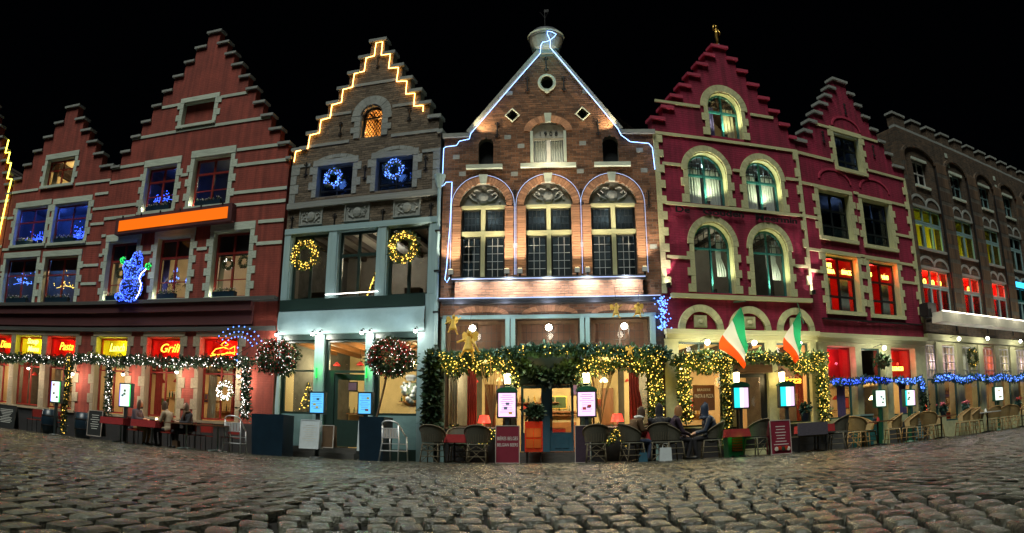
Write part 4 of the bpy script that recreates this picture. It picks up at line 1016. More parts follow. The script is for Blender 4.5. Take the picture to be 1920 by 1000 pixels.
# ---------------------------------------------------------------- H6 : second wine red stepped gable
h6 = house_root('gabled_house', F6, 'wine red stepped-gable house with square cream windows and red neon on the first floor')
L6 = [(2.67, 10.08), (2.34, 10.51), (2.0, 10.95), (1.68, 11.36), (1.31, 11.80), (.95, 12.2), (.65, 12.6), (.34, 13.02)]; C6 = 3.07
out6 = steps_outline(C6, L6, .22, 6.05, 3.66)
W6 = [(2.2, 3.62, 9.48, 10.86), (.98, 2.6, 6.86, 8.52), (3.2, 4.82, 6.82, 8.52), (.98, 2.62, 4.4, 6.3), (3.18, 4.82, 4.38, 6.3)]
wall('front_wall', h6, out6, [rect(*w) for w in W6], 0, .34, 'plaster_wine')
coping(h6, C6, L6, .22, 6.05, 'stone_grey', th=.1)
body(h6, .22, 6.05, 9.2, C6, 11.4)
for k, (a, b, z0, z1) in enumerate(W6):
    surround(h6, a, b, z0, z1, 'stone_cream', .3, lintel=.12 if k else .16, sill=.12)
    window(h6, a + .04, b - .04, z0 + .02, z1 - .04, .22, 'frame_dark', 2, (z0 + (z1 - z0) * .62, z0 + (z1 - z0) * .28), pane='glass_dim' if k < 3 else 'glass_clear', fw=.07, mw=.06)
    if 0 < k < 3: curtain(h6, a + .1, b - .1, z0 + .05, z0 + (z1 - z0) * .62, .42, 'curtain_white', 12)
    if k > 2:
        curtain(h6, a + .15, a + .6, z0 + .05, z1 - .7, .44, 'curtain_white', 5); curtain(h6, b - .6, b - .15, z0 + .05, z1 - .7, .44, 'curtain_white', 5)
        lamp(F6, (a + b) / 2, -.62, z1 - .25, 42, (1, .03, .02), .1); lamp(F6, b - .2, .0, z1 - .3, 1.4, (1, .25, .05), .04)
arch_ring(h6, 2.3, 3.7, 11.1, 11.5, 'coping_red', .08, 11, .03); arch_ring(h6, 1.2, 2.7, 8.9, 9.3, 'coping_red', .08, 11, .03); arch_ring(h6, 3.3, 4.85, 8.9, 9.3, 'coping_red', .08, 11, .03)
room(h6, .5, 5.6, 6.7, 8.7, .5, 2, 'room_dark'); lamp(F6, 3.0, -1.2, 8.3, 14, (.4, .55, 1), .1)
room(h6, 1.8, 4.0, 9.4, 11.0, .4, 1.5, 'room_dark'); lamp(F6, 2.9, -.9, 10.3, 8, (.4, .6, 1), .1)
room(h6, .5, 5.6, 4.3, 6.5, .4, 2.2, 'room_red')
for u0, u1, z in ((1.4, 2.2, 10.9), (3.75, 4.7, 10.9), (.22, 2.0, 9.62), (3.85, 6.05, 9.62), (.22, .9, 8.55), (2.85, 3.1, 8.6), (4.95, 6.05, 8.55), (.22, .85, 7.4), (4.95, 6.05, 7.35), (.22, .9, 6.3), (2.8, 3.0, 6.34), (4.95, 6.05, 6.28), (.22, .8, 5.6), (5.0, 6.05, 5.6)):
    piece('string_course', h6, 'stone_cream', u0, u1, -.04, .01, z, z + .09)
for i in range(19):
    z = 4.2 + i * .285
    piece('quoin_stone', h6, 'stone_cream', 5.95 - (.14 if i % 2 else 0), 6.07, -.045, .01, z + .004, z + .281)
for u, z in ((1.65, 10.5), (4.35, 10.5), (3.1, 11.9)): anchor(h6, u, z, .45)
for k, (t, u, z, w) in enumerate((('CAFE', 1.3, 5.9, .36), ('TERRA', 1.36, 5.7, .5), ('SNACK', 2.2, 5.72, .5), ('ES', 3.42, 5.76, .22), ('VINS', 4.28, 5.72, .4))):
    s = thing('neon_sign', F6, u, -.2, z, 'yellow neon word %s in a red first-floor window' % t, 'neon sign', 'neon words in the red windows'); textmesh('neon_letters', t, .2, 'neon_gold', s, (0, 0, 0), off=.006, width=w)
piece('cornice', h6, 'stone_cream', .22, 6.02, -.2, 0, 3.5, 3.64); piece('cornice', h6, 'stone_cream', .22, 6.0, -.12, 0, 3.36, 3.498); piece('shelf_moulding', h6, 'iron', .6, 5.9, -.1, 0, 4.1, 4.14)
B6 = [(.74, 2.1), (2.4, 3.66), (4.0, 5.42)]
wall('street_wall', h6, rect(.22, 6.0, 0, 3.36), [rect(a, b, .15 if k == 1 else .95, 3.26) for k, (a, b) in enumerate(B6)], 0, .36, 'stone_cream')
for k, (a, b) in enumerate(B6):
    if k == 1:
        window(h6, a, b, 2.3, 3.26, .28, 'frame_green', 1, (), pane='glass_clear')
        d = MB(); d.box(a, a + .14, .26, .32, .15, 2.28).box(b - .14, b, .26, .32, .15, 2.28).box(a + .14, b - .14, .26, .32, 2.14, 2.28).box(a + .14, b - .14, .26, .32, .15, .7); do = d.build('door', 'frame_teal', h6); piece('pane', do, 'glass_clear', a + .14, b - .14, .28, .29, .7, 2.14)
    else:
        window(h6, a, b, 2.2, 3.26, .28, 'frame_red', 1, (), pane='glass_clear'); window(h6, a, b, .95, 2.18, .28, 'frame_teal', 1, (), pane='glass_clear')
        bx = MB(); bx.box(a, b, .8, .83, 2.18, 3.28).box(a - .02, a, .38, .83, 2.18, 3.28).box(b, b + .02, .38, .83, 2.18, 3.28).box(a, b, .38, .83, 3.28, 3.3).box(a, b, .38, .83, 2.16, 2.18); bx.build('sign_box', 'room_red', h6)
        lamp(F6, (a + b) / 2, -.52, 2.95, 12, (1, .06, .05) if k else (1, .08, .12), .06); lamp(F6, b - .3, .02, 2.8, 2, (1, .12, .05) if k else (1, .2, .35), .05)
        curtain(h6, a + .08, a + .4, 1.0, 2.1, .5, 'curtain_cream', 4); curtain(h6, b - .5, b - .1, 1.0, 2.1, .5, 'curtain_violet', 4)
s = thing('neon_sign', F6, 4.75, -.35, 2.52, 'yellow neon word LUNCH in the red street-level window', 'neon sign'); textmesh('neon_letters', 'LUNCH', .2, 'neon_gold', s, (0, 0, 0), off=.006, width=.6)
room(h6, .4, 5.8, .15, 2.2, .4, 3.2, 'room_cream')
for u in (1.3, 3.0, 4.7): lamp(F6, u, -1.4, 1.9, 22, (1, .62, .3), .1)
lamp(F6, 3.1, -.6, 3.0, 7, (1, .8, .6), .08); piece('plinth', h6, 'stone_dark', .22, 2.38, -.03, 0, 0, .7); piece('plinth', h6, 'stone_dark', 3.68, 6.0, -.03, 0, 0, .7)

# ---------------------------------------------------------------- H7 : dark brick building with battlements
h7 = house_root('battlemented_building', F7, 'tall dark brick building with battlements and tall niches at the right edge')
h7['category'] = 'building'
out7 = rect(.1, 16, 3.8, 11.9)
cols7 = [(.35, 2.45), (3.55, 5.15), (6.25, 7.75), (8.7, 10.3), (11.2, 12.8)]
ho7 = []
for i, (a, b) in enumerate(cols7):
    c = (a + b) / 2
    ho7 += [rect(a, b, 7.1, 8.72), rect(a, b, 4.5, 6.32), rect(c - .5, c + .5, 9.65, 10.72)]
wall('front_wall', h7, out7, ho7, 0, .4, 'brick_dark')
g = MB(); g.box(.1, 16, .02, .3, 11.9, 12.02); g.build('parapet_band', 'stone_grey', h7)
for i in range(14):
    u = .1 + i * 1.16 + (.2 if i else 0); w = .8 if i == 0 else .62
    m_ = piece('merlon', h7, 'brick_dark', u, u + w, .02, .34, 12.0, 12.46); piece('coping_stone', h7, 'stone_grey', u - .06, u + w + .06, -.03, .38, 12.46, 12.55)
g = MB(); g.box(.1, .4, .42, 8, 0, 11.9); g.box(.1, 16, 7.9, 8, 0, 11.9); g.box(.4, 16, .5, 7.9, 11.5, 11.6); g.box(15.7, 16, .42, 8, 0, 11.9); g.build('rear_wall', 'brick_dark', h7)
for i in range(5):                                                                            # piers between the niches
    a = (2.62, 5.3, 7.9, 10.45, 13.0)[i]; b = a + .8
    piece('pier', h7, 'brick_dark', a, b, -.12, .0, 3.9, 10.9)
piece('pier', h7, 'brick_dark', .1, .24, -.12, 0, 3.9, 10.9)
for i, (a, b) in enumerate(cols7):
    c = (a + b) / 2
    arch_ring(h7, a - .05, b + .05, 10.75, 11.25, 'brick_dark', .14, 13, .1, name='arch_brick')
    arch_ring(h7, a + .03, c - .05, 8.8, 9.15, 'stone_grey', .1, 7, .03); arch_ring(h7, c + .05, b - .03, 8.8, 9.15, 'stone_grey', .1, 7, .03)
    arch_ring(h7, a + .03, c - .05, 6.42, 6.7, 'stone_grey', .1, 7, .03); arch_ring(h7, c + .05, b - .03, 6.42, 6.7, 'stone_grey', .1, 7, .03)
    piece('lintel', h7, 'stone_grey', a - .04, b + .04, -.05, .02, 8.7, 8.79); piece('sill', h7, 'stone_grey', a - .04, b + .04, -.08, .1, 7.02, 7.11); piece('lintel', h7, 'stone_grey', a - .04, b + .04, -.05, .02, 6.3, 6.39); piece('sill', h7, 'stone_grey', a - .04, b + .04, -.08, .1, 4.42, 4.51); piece('lintel', h7, 'stone_pale', c - .55, c + .55, -.06, .02, 10.7, 10.8); piece('sill', h7, 'stone_pale', c - .55, c + .55, -.08, .1, 9.57, 9.66)
    nc = 3 if b - a > 1.9 else 2
    window(h7, a, b, 8.12, 8.72, .05, 'teal_paint', nc, (), pane='glass_dim', fw=.07, mw=.09); window(h7, a, b, 7.1, 8.1, .05, 'teal_paint', nc, (), pane='glass_clear', fw=.07, mw=.09)
    window(h7, a, b, 5.66, 6.32, .05, 'stone_grey' if i < 3 else 'frame_teal', nc, (), pane='glass_clear', fw=.07, mw=.09); window(h7, a, b, 4.5, 5.64, .05, 'teal_paint', nc, (), pane='glass_dim', fw=.07, mw=.09)
    window(h7, c - .5, c + .5, 9.65, 10.72, .14, 'frame_white' if i == 0 else 'teal_paint', 2, (10.2,), pane='glass_dim', fw=.05)
    for k in range(nc):
        x0 = a + (b - a) * k / nc; curtain(h7, x0 + .1, x0 + .28, 7.15, 8.08, .3, 'curtain_cream', 3)
        curtain(h7, x0 + .1, x0 + .45, 4.55, 5.62, .3, 'curtain_white', 4)
    room(h7, a - .1, b + .1, 7.0, 8.75, .42, 1.6, 'room_dark' if i > 2 else 'room_yellow'); room(h7, a - .1, b + .1, 4.4, 6.35, .42, 1.6, 'room_dark' if i > 2 else 'room_red')
    if i < 3: lamp(F7, c, -.75, 7.3, (24, 9, 6)[i], (.9, 1, .08), .08); lamp(F7, c, -.62, 6.0, 95, (1, .03, .02), .08); lamp(F7, c, .35, 6.0, 3, (1, .05, .02), .05)
    room(h7, c - .6, c + .6, 9.6, 10.75, .42, 1.2, 'room_dark')
for u, z in ((3.86, 11.4), (8.4, 11.3)):
    for k in range(3): piece('date_plate', h7, 'stone_pale', u - .1 + .03 * k, u + .1 + .03 * k, -.02, .0, z - k * .42, z - k * .42 + .2)
    anchor(h7, u + .1, z - 1.5, .6)
for k, (t, u, w) in enumerate((('RO', .9, .38), ('HO', 1.5, .4), ('T!', 2.1, .3), ('I', 3.95, .1), ('OE', 4.6, .36), ('O', 6.7, .2))):
    s = thing('neon_sign', F7, u, -.28, 5.78, 'yellow neon letters %s in the red-lit niche window %s of the battlemented building' % (t, ('first', 'first', 'first', 'second', 'second', 'third')[k]), 'neon sign', 'neon letters on the dark brick building'); textmesh('neon_letters', t, .3, 'neon_gold', s, (0, 0, 0), off=.008, width=w)
s = thing('lit_sign', F7, 9.4, .06, 6.28, 'cyan lit sign strip on the battlemented building at the right edge', 'sign'); piece('panel', s, 'cyan_sign', -.7, .9, -.04, 0, 0, .24)
for k, (u, z1) in enumerate(((2.5, 10.6), (5.22, 10.6), (7.82, 10.4))):
    p_ = thing('drain_pipe', F7, u, .1, 4.0, 'thin dark drain pipe, %s from the red houses on the battlemented building' % ('first', 'second', 'third')[k], 'drain pipe', 'drain pipes on the battlemented building'); g = MB(); g.tube([(0, 0, 0), (0, 0, z1 - 4)], .04, 7); g.build('pipe', 'iron', p_)
# awning with strip light
aw = thing('awning', F7, 0, 0, 4.1, 'cream awning box with a white light strip along its upper edge', 'awning')
g = MB(); g.prism([(0, 0), (11, 0), (11, .36), (0, .36)], -.98, -.5); g.build('canopy', 'awning_cream', aw)
g = MB(); g.add([(0, -.5, .34), (11, -.5, .34), (11, -.02, .56), (0, -.02, .56)], [(0, 1, 2, 3)]); g.add([(0, -.5, .32), (11, -.5, .32), (11, -.02, .54), (0, -.02, .54)], [(3, 2, 1, 0)]); g.build('awning_cloth', 'awning_cream', aw)
for k in range(6): piece('light_strip', aw, 'strip_white', .15 + k * 1.8, 1.85 + k * 1.8, -.96, -.9, .362, .4)
for k in range(5): lamp(F7, 1 + k * 1.8, 1.3, 4.75, 9, (1, .9, .7), .15)  # lights without fixtures, added to brighten the awning front
for k in range(4): piece('bracket', aw, 'iron', .2 + k * 3.5, .26 + k * 3.5, -.5, 0, .1, .2)
# street front
piece('fascia', h7, 'stone_cream', .1, 16, -.18, 0, 3.56, 3.8)
P7 = [(.86, 1.28), (2.38, 2.88), (4.28, 4.72), (5.82, 6.24), (7.38, 8.0), (9.2, 9.7), (10.9, 11.4), (12.8, 13.3)]
G7 = [(.14, .84), (1.32, 2.34), (2.92, 4.24), (4.76, 5.78), (6.28, 7.34), (8.04, 9.16), (9.74, 10.86), (11.44, 12.76)]
wall('street_wall', h7, rect(.1, 16, 0, 3.56), [rect(a, b, .6, 3.45) for a, b in G7], .02, .4, 'stone_cream')
for a, b in P7: piece('pilaster', h7, 'stone_cream', a, b, -.05, .02, 0, 3.52)
for i, (a, b) in enumerate(G7):
    window(h7, a, b, 2.2, 3.42, .03, 'frame_white', 3, (2.5, 2.8, 3.1), pane='glass_clear', fw=.05, mw=.03)
    window(h7, a, b, .6, 2.18, .03, 'frame_teal', 1, (), pane='glass_clear', fw=.06)
    curtain(h7, a + .06, a + .3, .7, 2.1, .3, ('curtain_violet', 'curtain_red', 'curtain_cream')[i % 3], 3)
    piece('glow_backing', h7, 'white_paint', a - .1, b + .1, .46, .48, 2.1, 3.5); lamp(F7, (a + b) / 2, -.25, 2.8, (8, 9, 3, 8, 7)[i % 5], ((1, .65, .75), (1, .5, .55), (1, .9, .6), (1, .12, .05), (1, .75, .6))[i % 5], .08); lamp(F7, (a + b) / 2, -1.2, 1.7, 9, (1, .6, .35), .08)  # white panel and close lamp added to make each window look lit
room(h7, .5, 15.5, .2, 3.5, .42, 2.8, 'room_cream')
bx = thing('wall_box', F7, .1, .3, 4.4, 'dark wall box between the wine red house and the cream awning', 'wall box'); g = MB(); g.box(-.3, .3, -.2, .2, 0, .45).lathe([(.1, .2), (.1, -.1)], (-.3, -.25, 0), 8); g.build('box', 'iron', bx)

# ---------------------------------------------------------------- ground: setts of the square
gr = MB(); S_ = 160
gr.add([(-S_, -S_, -.3), (S_, -S_, -.3), (-S_, 0, -.3), (S_, 0, -.3), (-S_, 2, -.2), (S_, 2, -.2), (-S_, 4, -.115), (S_, 4, -.115), (-S_, 7, -.05), (S_, 7, -.05), (-S_, S_, -.05), (S_, S_, -.05)], [(0, 1, 3, 2), (2, 3, 5, 4), (4, 5, 7, 6), (6, 7, 9, 8), (8, 9, 11, 10)])
mat('sett_joint', (.009, .008, .006), .95, .4, 30, .5, coords='pos')
mat('sett', (.082, .083, .064), .27, .55, 18, .55, bscale=55, coords='pos', orand=.45)
mat('sett_mass', (.082, .083, .064), .27, .55, 18, .55, bscale=55, coords='pos', island=.45)
ground = gr.build('ground', 'sett_joint'); ground['kind'] = 'structure'; ground['label'] = 'cobbled square in front of the lit houses'
def sett_mesh(seed):
    """a worn granite sett with a domed, uneven top"""
    r = random.Random(seed); n = 5; vs_ = []; q = [-.5, -.46, -.22, .22, .46, .5]
    for j in range(n + 1):
        for i in range(n + 1):
            x, y = q[i], q[j]; e = max(abs(x), abs(y))
            ex = .035 * (abs(x) > .45) * (abs(y) > .45)
            z = (0 if e > .47 else (-.004 if e > .4 else 0) + .006 * (1 - (2 * x) ** 2) * (1 - (2 * y) ** 2) ) + (r.uniform(-.0025, .0025)) - (.036 if e > .47 else 0)
            vs_.append((x - ex * (1 if x > 0 else -1) + r.uniform(-.015, .015), y - ex * (1 if y > 0 else -1) + r.uniform(-.02, .02), z))
    fs = [(j * (n + 1) + i, j * (n + 1) + i + 1, (j + 1) * (n + 1) + i + 1, (j + 1) * (n + 1) + i) for j in range(n) for i in range(n)]
    o = MB().add(vs_, fs).build('sett', 'sett', smooth=True); me = o.data; bpy.data.objects.remove(o)
    # skirt down into the joint
    bm = bmesh.new(); bm.from_mesh(me)
    ed = [e for e in bm.edges if e.is_boundary]; r_ = bmesh.ops.extrude_edge_only(bm, edges=ed)
    for v in r_['geom']:
        if isinstance(v, bmesh.types.BMVert): v.co.z = -.06
    bm.to_mesh(me); bm.free(); me.polygons.foreach_set('use_smooth', [True] * len(me.polygons)); me.set_sharp_from_angle(angle=rad(28))
    return me
near_m = [sett_mesh(i) for i in range(8)]
LX, LY, LANE = .145, .25, 3.4
setts = []
for row in range(0, 97):
    y0 = .9 + row * LY
    hw = y0 * .98 + 2.2
    x = -hw + (row % 2) * LX * .5 + RND.uniform(-.03, .03)
    while x < hw:
        w = LX * RND.uniform(.78, 1.2); xc = x + w / 2
        ph = ((xc + 1.2) / LANE) % 1.0
        yy = y0 + .32 * (1 - (2 * ph - 1) ** 2)
        sl = -.32 * 4 * (2 * ph - 1) / LANE
        setts.append((xc, yy, w - .032, LY * RND.uniform(.78, .86), math.atan(sl) * .9 + RND.uniform(-.05, .05)))
        x += w
def front_limit(x, y):
    """keep the setts clear of the houses"""
    for f, ua, ub in ((F1, -7, 5.3), (F2, 0, 8.1), (F3, 0, 5.2), (F4, 0, 6.3), (F5, 0, 5.2), (F6, 0, 6.1), (F7, 0, 16)):
        c, s = math.cos(f.a), math.sin(f.a); dx, dy = x - f.x, y - f.y
        if ua <= dx * c + dy * s <= ub and (dy * c - dx * s) > -.05: return False
    return True
setts = [s for s in setts if front_limit(s[0], s[1])]
setts.sort(key=lambda s: s[0] ** 2 + s[1] ** 2)
vis = [s for s in setts if abs(s[0]) < s[1] * .86 + .1 and s[1] > 1.15]
vis_near = set(id(s) for s in vis[:300])
mass = MB()
def gz(x, y): return -.24 * max(0, 1 - max(0, y) / 7.0) ** 1.6       # the square dips a little towards the viewer
def gs(y): return .24 * 1.6 / 7.0 * max(0, 1 - max(0, y) / 7.0) ** .6
for s in setts:
    x, y, w, l, a = s; dz = RND.uniform(-.004, .004) + .006 * mnoise.noise((x * .9, y * .9, 0)) + gz(x, y); tx, ty = RND.uniform(-.03, .03), RND.uniform(-.025, .025) + gs(y)
    if id(s) in vis_near:
        inst('cobblestone', RND.choice(near_m), ground, (x, y, dz), (ty, tx, a), (w, l, 1.0))
        continue
    c, sn = math.cos(a), math.sin(a)
    far = y > 9
    if far: prof = ((1.0, -.04), (.93, .002))
    else: prof = ((1.0, -.05), (.97, -.014), (.88, -.002), (.5, .003))
    vs_ = []
    for k, z in prof:
        for sx, sy in ((-1, -1), (1, -1), (1, 1), (-1, 1)):
            px, py = sx * w / 2 * k, sy * l / 2 * k
            if not far: px += RND.uniform(-.006, .006); py += RND.uniform(-.006, .006)
            vs_.append((x + px * c - py * sn, y + px * sn + py * c, dz + z + px * tx + py * ty))
    fs = []
    for r_ in range(len(prof) - 1):
        o = r_ * 4; fs += [(o + i, o + (i + 1) % 4, o + 4 + (i + 1) % 4, o + 4 + i) for i in range(4)]
    o = (len(prof) - 1) * 4; fs.append((o, o + 1, o + 2, o + 3))
    mass.add(vs_, fs)
mo = mass.build('cobblestones', 'sett_mass', ground, smooth=False, kind='stuff')
# ---------------------------------------------------------------- greenery with fairy lights
def leaf_cloud(mb, pts, n, spread, size, rnd, mi=0, droop=.2):
    """n small pointed leaves scattered round a path with the given spread"""
    k = len(pts) - 1
    for _ in range(n):
        t = rnd.random() * k; i = min(int(t), k - 1); f = t - i
        p = [pts[i][c] + (pts[i + 1][c] - pts[i][c]) * f for c in range(3)]
        v = Vector((rnd.gauss(0, 1), rnd.gauss(0, 1), rnd.gauss(0, 1))).normalized(); r = spread * rnd.random() ** .6 * (.72 + .75 * abs(mnoise.noise((p[0] * 3.1, p[2] * 3.1, k))) + (.5 if rnd.random() < .06 else 0))
        c = Vector(p) + Vector((v.x * r, v.y * r * .8, v.z * r))
        d = (v + Vector((rnd.uniform(-.6, .6), rnd.uniform(-.6, .6), rnd.uniform(-.6, .6) - droop))).normalized()
        s = d.cross(Vector((rnd.gauss(0, 1), rnd.gauss(0, 1), rnd.gauss(0, 1)))).normalized(); L = size * rnd.choice((.6, .8, 1, 1.2, 1.7)); w = L * .24
        mb.add([c, c + d * L * .5 + s * w, c + d * L, c + d * L * .5 - s * w], [(0, 1, 2, 3)], mi)
def bulb_cloud(mb, pts, n, spread, r, rnd, out=.75):
    k = len(pts) - 1
    for _ in range(n):
        t = rnd.random() * k; i = min(int(t), k - 1); f = t - i
        p = [pts[i][c] + (pts[i + 1][c] - pts[i][c]) * f for c in range(3)]
        v = Vector((rnd.gauss(0, 1), -abs(rnd.gauss(0, 1)), rnd.gauss(0, 1))).normalized(); q = spread * rnd.uniform(out, 1.05)
        mb.octa((p[0] + v.x * q, p[1] + v.y * q * .85, p[2] + v.z * q), r * rnd.choice((.45, .6, .8, 1.0, 1.35)))
def garland(fr, pts, spread, dens, bulbs, label, leafm='leaf_dark', bulbm='bulb_warm', name='garland', seed=1, lsize=.085, br=.0155, group=None, cat='garland', out=.75):
    """pts in u,z,d. A branch, a mass of leaves and a mass of bulbs"""
    rnd = random.Random(seed); u0, z0, d0 = pts[0]
    o = thing(name, fr, u0, d0, z0, label, cat, group)
    P = [(u - u0, d0 - d, z - z0) for u, z, d in pts]
    L = sum((Vector(P[i + 1]) - Vector(P[i])).length for i in range(len(P) - 1))
    g = MB(); g.tube(P, .02, 5); g.build('branch', 'twig', o)
    g = MB(); leaf_cloud(g, P, int(L * dens), spread, lsize, rnd); g.build('foliage', leafm, o, kind='stuff')
    if bulbs:
        g = MB(); bulb_cloud(g, P, int(L * bulbs), spread, br, rnd, out); g.build('fairy_lights', bulbm, o, kind='stuff')
    return o
def wreath(fr, u, z, d, R, label, leafm='leaf_mid', bulbm=None, nb=60, seed=1, th=.07, group=None, br=.015):
    rnd = random.Random(seed); o = thing('wreath', fr, u, d, z, label, 'wreath', group)
    P = [(R * math.cos(2 * math.pi * i / 20), 0, R * math.sin(2 * math.pi * i / 20)) for i in range(21)]
    g = MB(); g.tube(P[:-1], th * .4, 6, close=True); g.build('ring', 'twig', o)
    g = MB(); leaf_cloud(g, P, int(1500 * R / .3), th, .06 if R > .3 else .04, rnd); g.build('foliage', leafm, o, kind='stuff')
    if bulbm: g = MB(); bulb_cloud(g, P, nb, th, br, rnd); g.build('fairy_lights', bulbm, o, kind='stuff')
    return o
# red houses: long garland with white lights, light figure, wreaths
garland(F1, [(-.6, 2.78, .25), (.8, 2.7, .28), (2.2, 2.78, .25), (3.6, 2.72, .28), (5.2, 2.86, .3)], .17, 900, 22, 'garland with few lights across the narrow red house', seed=2, bulbm='bulb_white')
garland(F2, [(0.0, 2.88, .3), (1.4, 2.76, .32), (2.6, 2.86, .3), (4.2, 2.76, .32), (5.6, 2.86, .3), (7.2, 2.82, .34)], .19, 950, 34, 'garland with white lights below the Grill sign', seed=3, bulbm='bulb_white')
garland(F2, [(.42, 2.75, 1.6), (.4, 2.2, 1.6), (.42, 1.6, 1.65), (.4, .9, 1.7), (.38, .15, 1.7)], .12, 620, 34, 'hanging light string beside the leftmost lit menu case', seed=4, bulbm='bulb_warm', cat='light string')
garland(F2, [(2.55, 2.4, 1.7), (2.55, 1.9, 1.75), (2.56, 1.3, 1.75), (2.6, .9, 1.75)], .12, 620, 28, 'hanging light string left of the second lit menu case', seed=5, bulbm='bulb_white', cat='light string')
garland(F2, [(7.55, 2.6, 1.1), (7.62, 2.0, 1.2), (7.7, 1.5, 1.3), (7.74, 1.1, 1.35)], .15, 800, 40, 'hanging light string beside the left topiary planter', seed=6, bulbm='bulb_white', cat='light string')
def light_figure():
    o = thing('light_figure', F2, 2.0, .32, 4.92, 'bulky figure covered in blue lights with green mittens on the ledge', 'light figure')
    rnd = random.Random(8)
    blobs = [((0, 0, .42), (.52, .24, .48)), ((.03, 0, .96), (.42, .22, .44)), ((.12, 0, 1.28), (.3, .2, .28)), ((.18, 0, 1.5), (.22, .2, .22)), ((-.32, 0, 1.2), (.16, .14, .2)), ((.42, 0, .98), (.16, .13, .14)), ((-.5, 0, .12), (.2, .2, .14))]
    g = MB()
    for c, r in blobs: g.ball(c, r, 14)
    g.build('body', 'coat_navy', o, smooth=True)
    for nm, m, n in (('blue_lights', 'bulb_blue', 820), ('ice_lights', 'bulb_ice', 330)):
        g = MB()
        for _ in range(n):
            c, r = rnd.choices(blobs, weights=[5, 4, 2, 1.6, 1, 1, .7])[0]
            v = Vector((rnd.gauss(0, 1), -abs(rnd.gauss(0, 1)), rnd.gauss(0, 1))).normalized()
            g.octa((c[0] + v.x * (r[0] + .01), c[1] + v.y * (r[1] + .015), c[2] + v.z * (r[2] + .01)), .016)
        g.build(nm, m, o, kind='stuff')
    for c in ((-.5, -.05, 1.42), (.74, -.05, 1.14)):
        g = MB(); g.ball(c, (.12, .1, .12), 10)
        g.ball((c[0] + .1, c[1], c[2] + .08), (.05, .05, .07), 6); g.build('mitten', 'case_green', o, smooth=True)
        g = MB()
        for _ in range(46):
            v = Vector((rnd.gauss(0, 1), -abs(rnd.gauss(0, 1)), rnd.gauss(0, 1))).normalized(); g.octa((c[0] + v.x * .13, c[1] + v.y * .11, c[2] + v.z * .13), .016)
        g.build('green_lights', 'bulb_green', o, kind='stuff')
    g = MB(); g.tube([(.68, -.1, 1.05), (.5, -.12, .9), (.42, -.12, .72), (.56, -.14, .5), (.5, -.14, .2), (.38, -.14, .02)], .012, 6); g.build('white_light_cord', 'bulb_white', o)
    lamp(F2, 2.1, .75, 5.8, 5, (.1, .2, 1), .25)
    return o
light_figure()
for k, (u, z, r, lb, bm_) in enumerate(((.95, 6.05, .16, 'small dark wreath in the window left of the blue light figure', None), (5.78, 6.15, .17, 'dark wreath on the left pane of the right red-framed window', 'bulb_white'), (6.4, 6.2, .17, 'dark wreath on the right pane of the right red-framed window', None))):
    wreath(F2, u, z, -.2, r, lb, bulbm=bm_, nb=8, seed=20 + k, th=.045, group='wreaths in the red-framed windows')
def small_tree(fr, u, d, z, h, label, bulbm, nb, seed, leafm='leaf_dark', name='small_tree', br=.02, cat='christmas tree', group=None):
    rnd = random.Random(seed); o = thing(name, fr, u, d, z, label, cat, group)
    g = MB(); g.tube([(0, 0, 0), (0, 0, h)], .02, 6, r1=.006); g.build('trunk', 'twig', o)
    g = MB(); b = MB()
    for k in range(int(700 * h)):
        t = rnd.random(); R = h * .3 * (1 - t) * rnd.uniform(.5, 1); a = rnd.uniform(0, 6.28); c = Vector((R * math.cos(a), R * math.sin(a), .08 + t * h * .95)); dd = Vector((math.cos(a), math.sin(a), -.4)).normalized(); s = Vector((-math.sin(a), math.cos(a), .2)); g.add([c, c + dd * .04 + s * .012, c + dd * .08, c + dd * .04 - s * .012], [(0, 1, 2, 3)])
    for k in range(nb):
        t = rnd.random(); R = h * .31 * (1 - t); a = rnd.uniform(3.14, 6.28); b.octa((R * math.cos(a), R * math.sin(a), .08 + t * h * .93), br)
    g.build('crown', leafm, o, kind='stuff'); b.build('fairy_lights', bulbm, o, kind='stuff'); return o
small_tree(F2, 3.35, -.5, 5.35, .9, 'blue-lit tree in the left half of the window right of the blue figure', 'bulb_ice', 16, 31, br=.04, group='blue-lit trees')
small_tree(F2, 4.05, -.5, 5.4, .8, 'blue-lit tree in the right half of the window right of the blue figure', 'bulb_ice', 14, 32, br=.04, group='blue-lit trees')
small_tree(F3, 2.95, -.6, 4.85, 1.05, 'small tree with warm lights behind the middle first-floor window of the brown brick gable', 'bulb_warm', 90, 33)
small_tree(F3, .75, -.5, 1.35, .95, 'hanging bundle of greenery in the left street window of the pale blue shop front', 'bulb_warm', 26, 34, cat='greenery')
def window_box(fr, u, z, w, d, label, group=None, flower='petal_white', seed=1):
    o = thing('window_box', fr, u, d, z, label, 'window box', group); rnd = random.Random(seed)
    g = MB(); g.prism([(-w / 2 + .02, 0), (w / 2 - .02, 0), (w / 2, .18), (-w / 2, .18)], -.09, .09); g.build('trough', 'planter_blue', o)
    g = MB(); leaf_cloud(g, [(-w / 2 + .05, 0, .2), (w / 2 - .05, 0, .2)], 220, .08, .06, rnd); g.build('foliage', 'leaf_mid', o, kind='stuff')
    g = MB(); 
    for _ in range(26): g.octa((rnd.uniform(-w / 2, w / 2), rnd.uniform(-.09, .03), .2 + rnd.uniform(0, .12)), .022)
    g.build('flowers', flower, o, kind='stuff'); return o
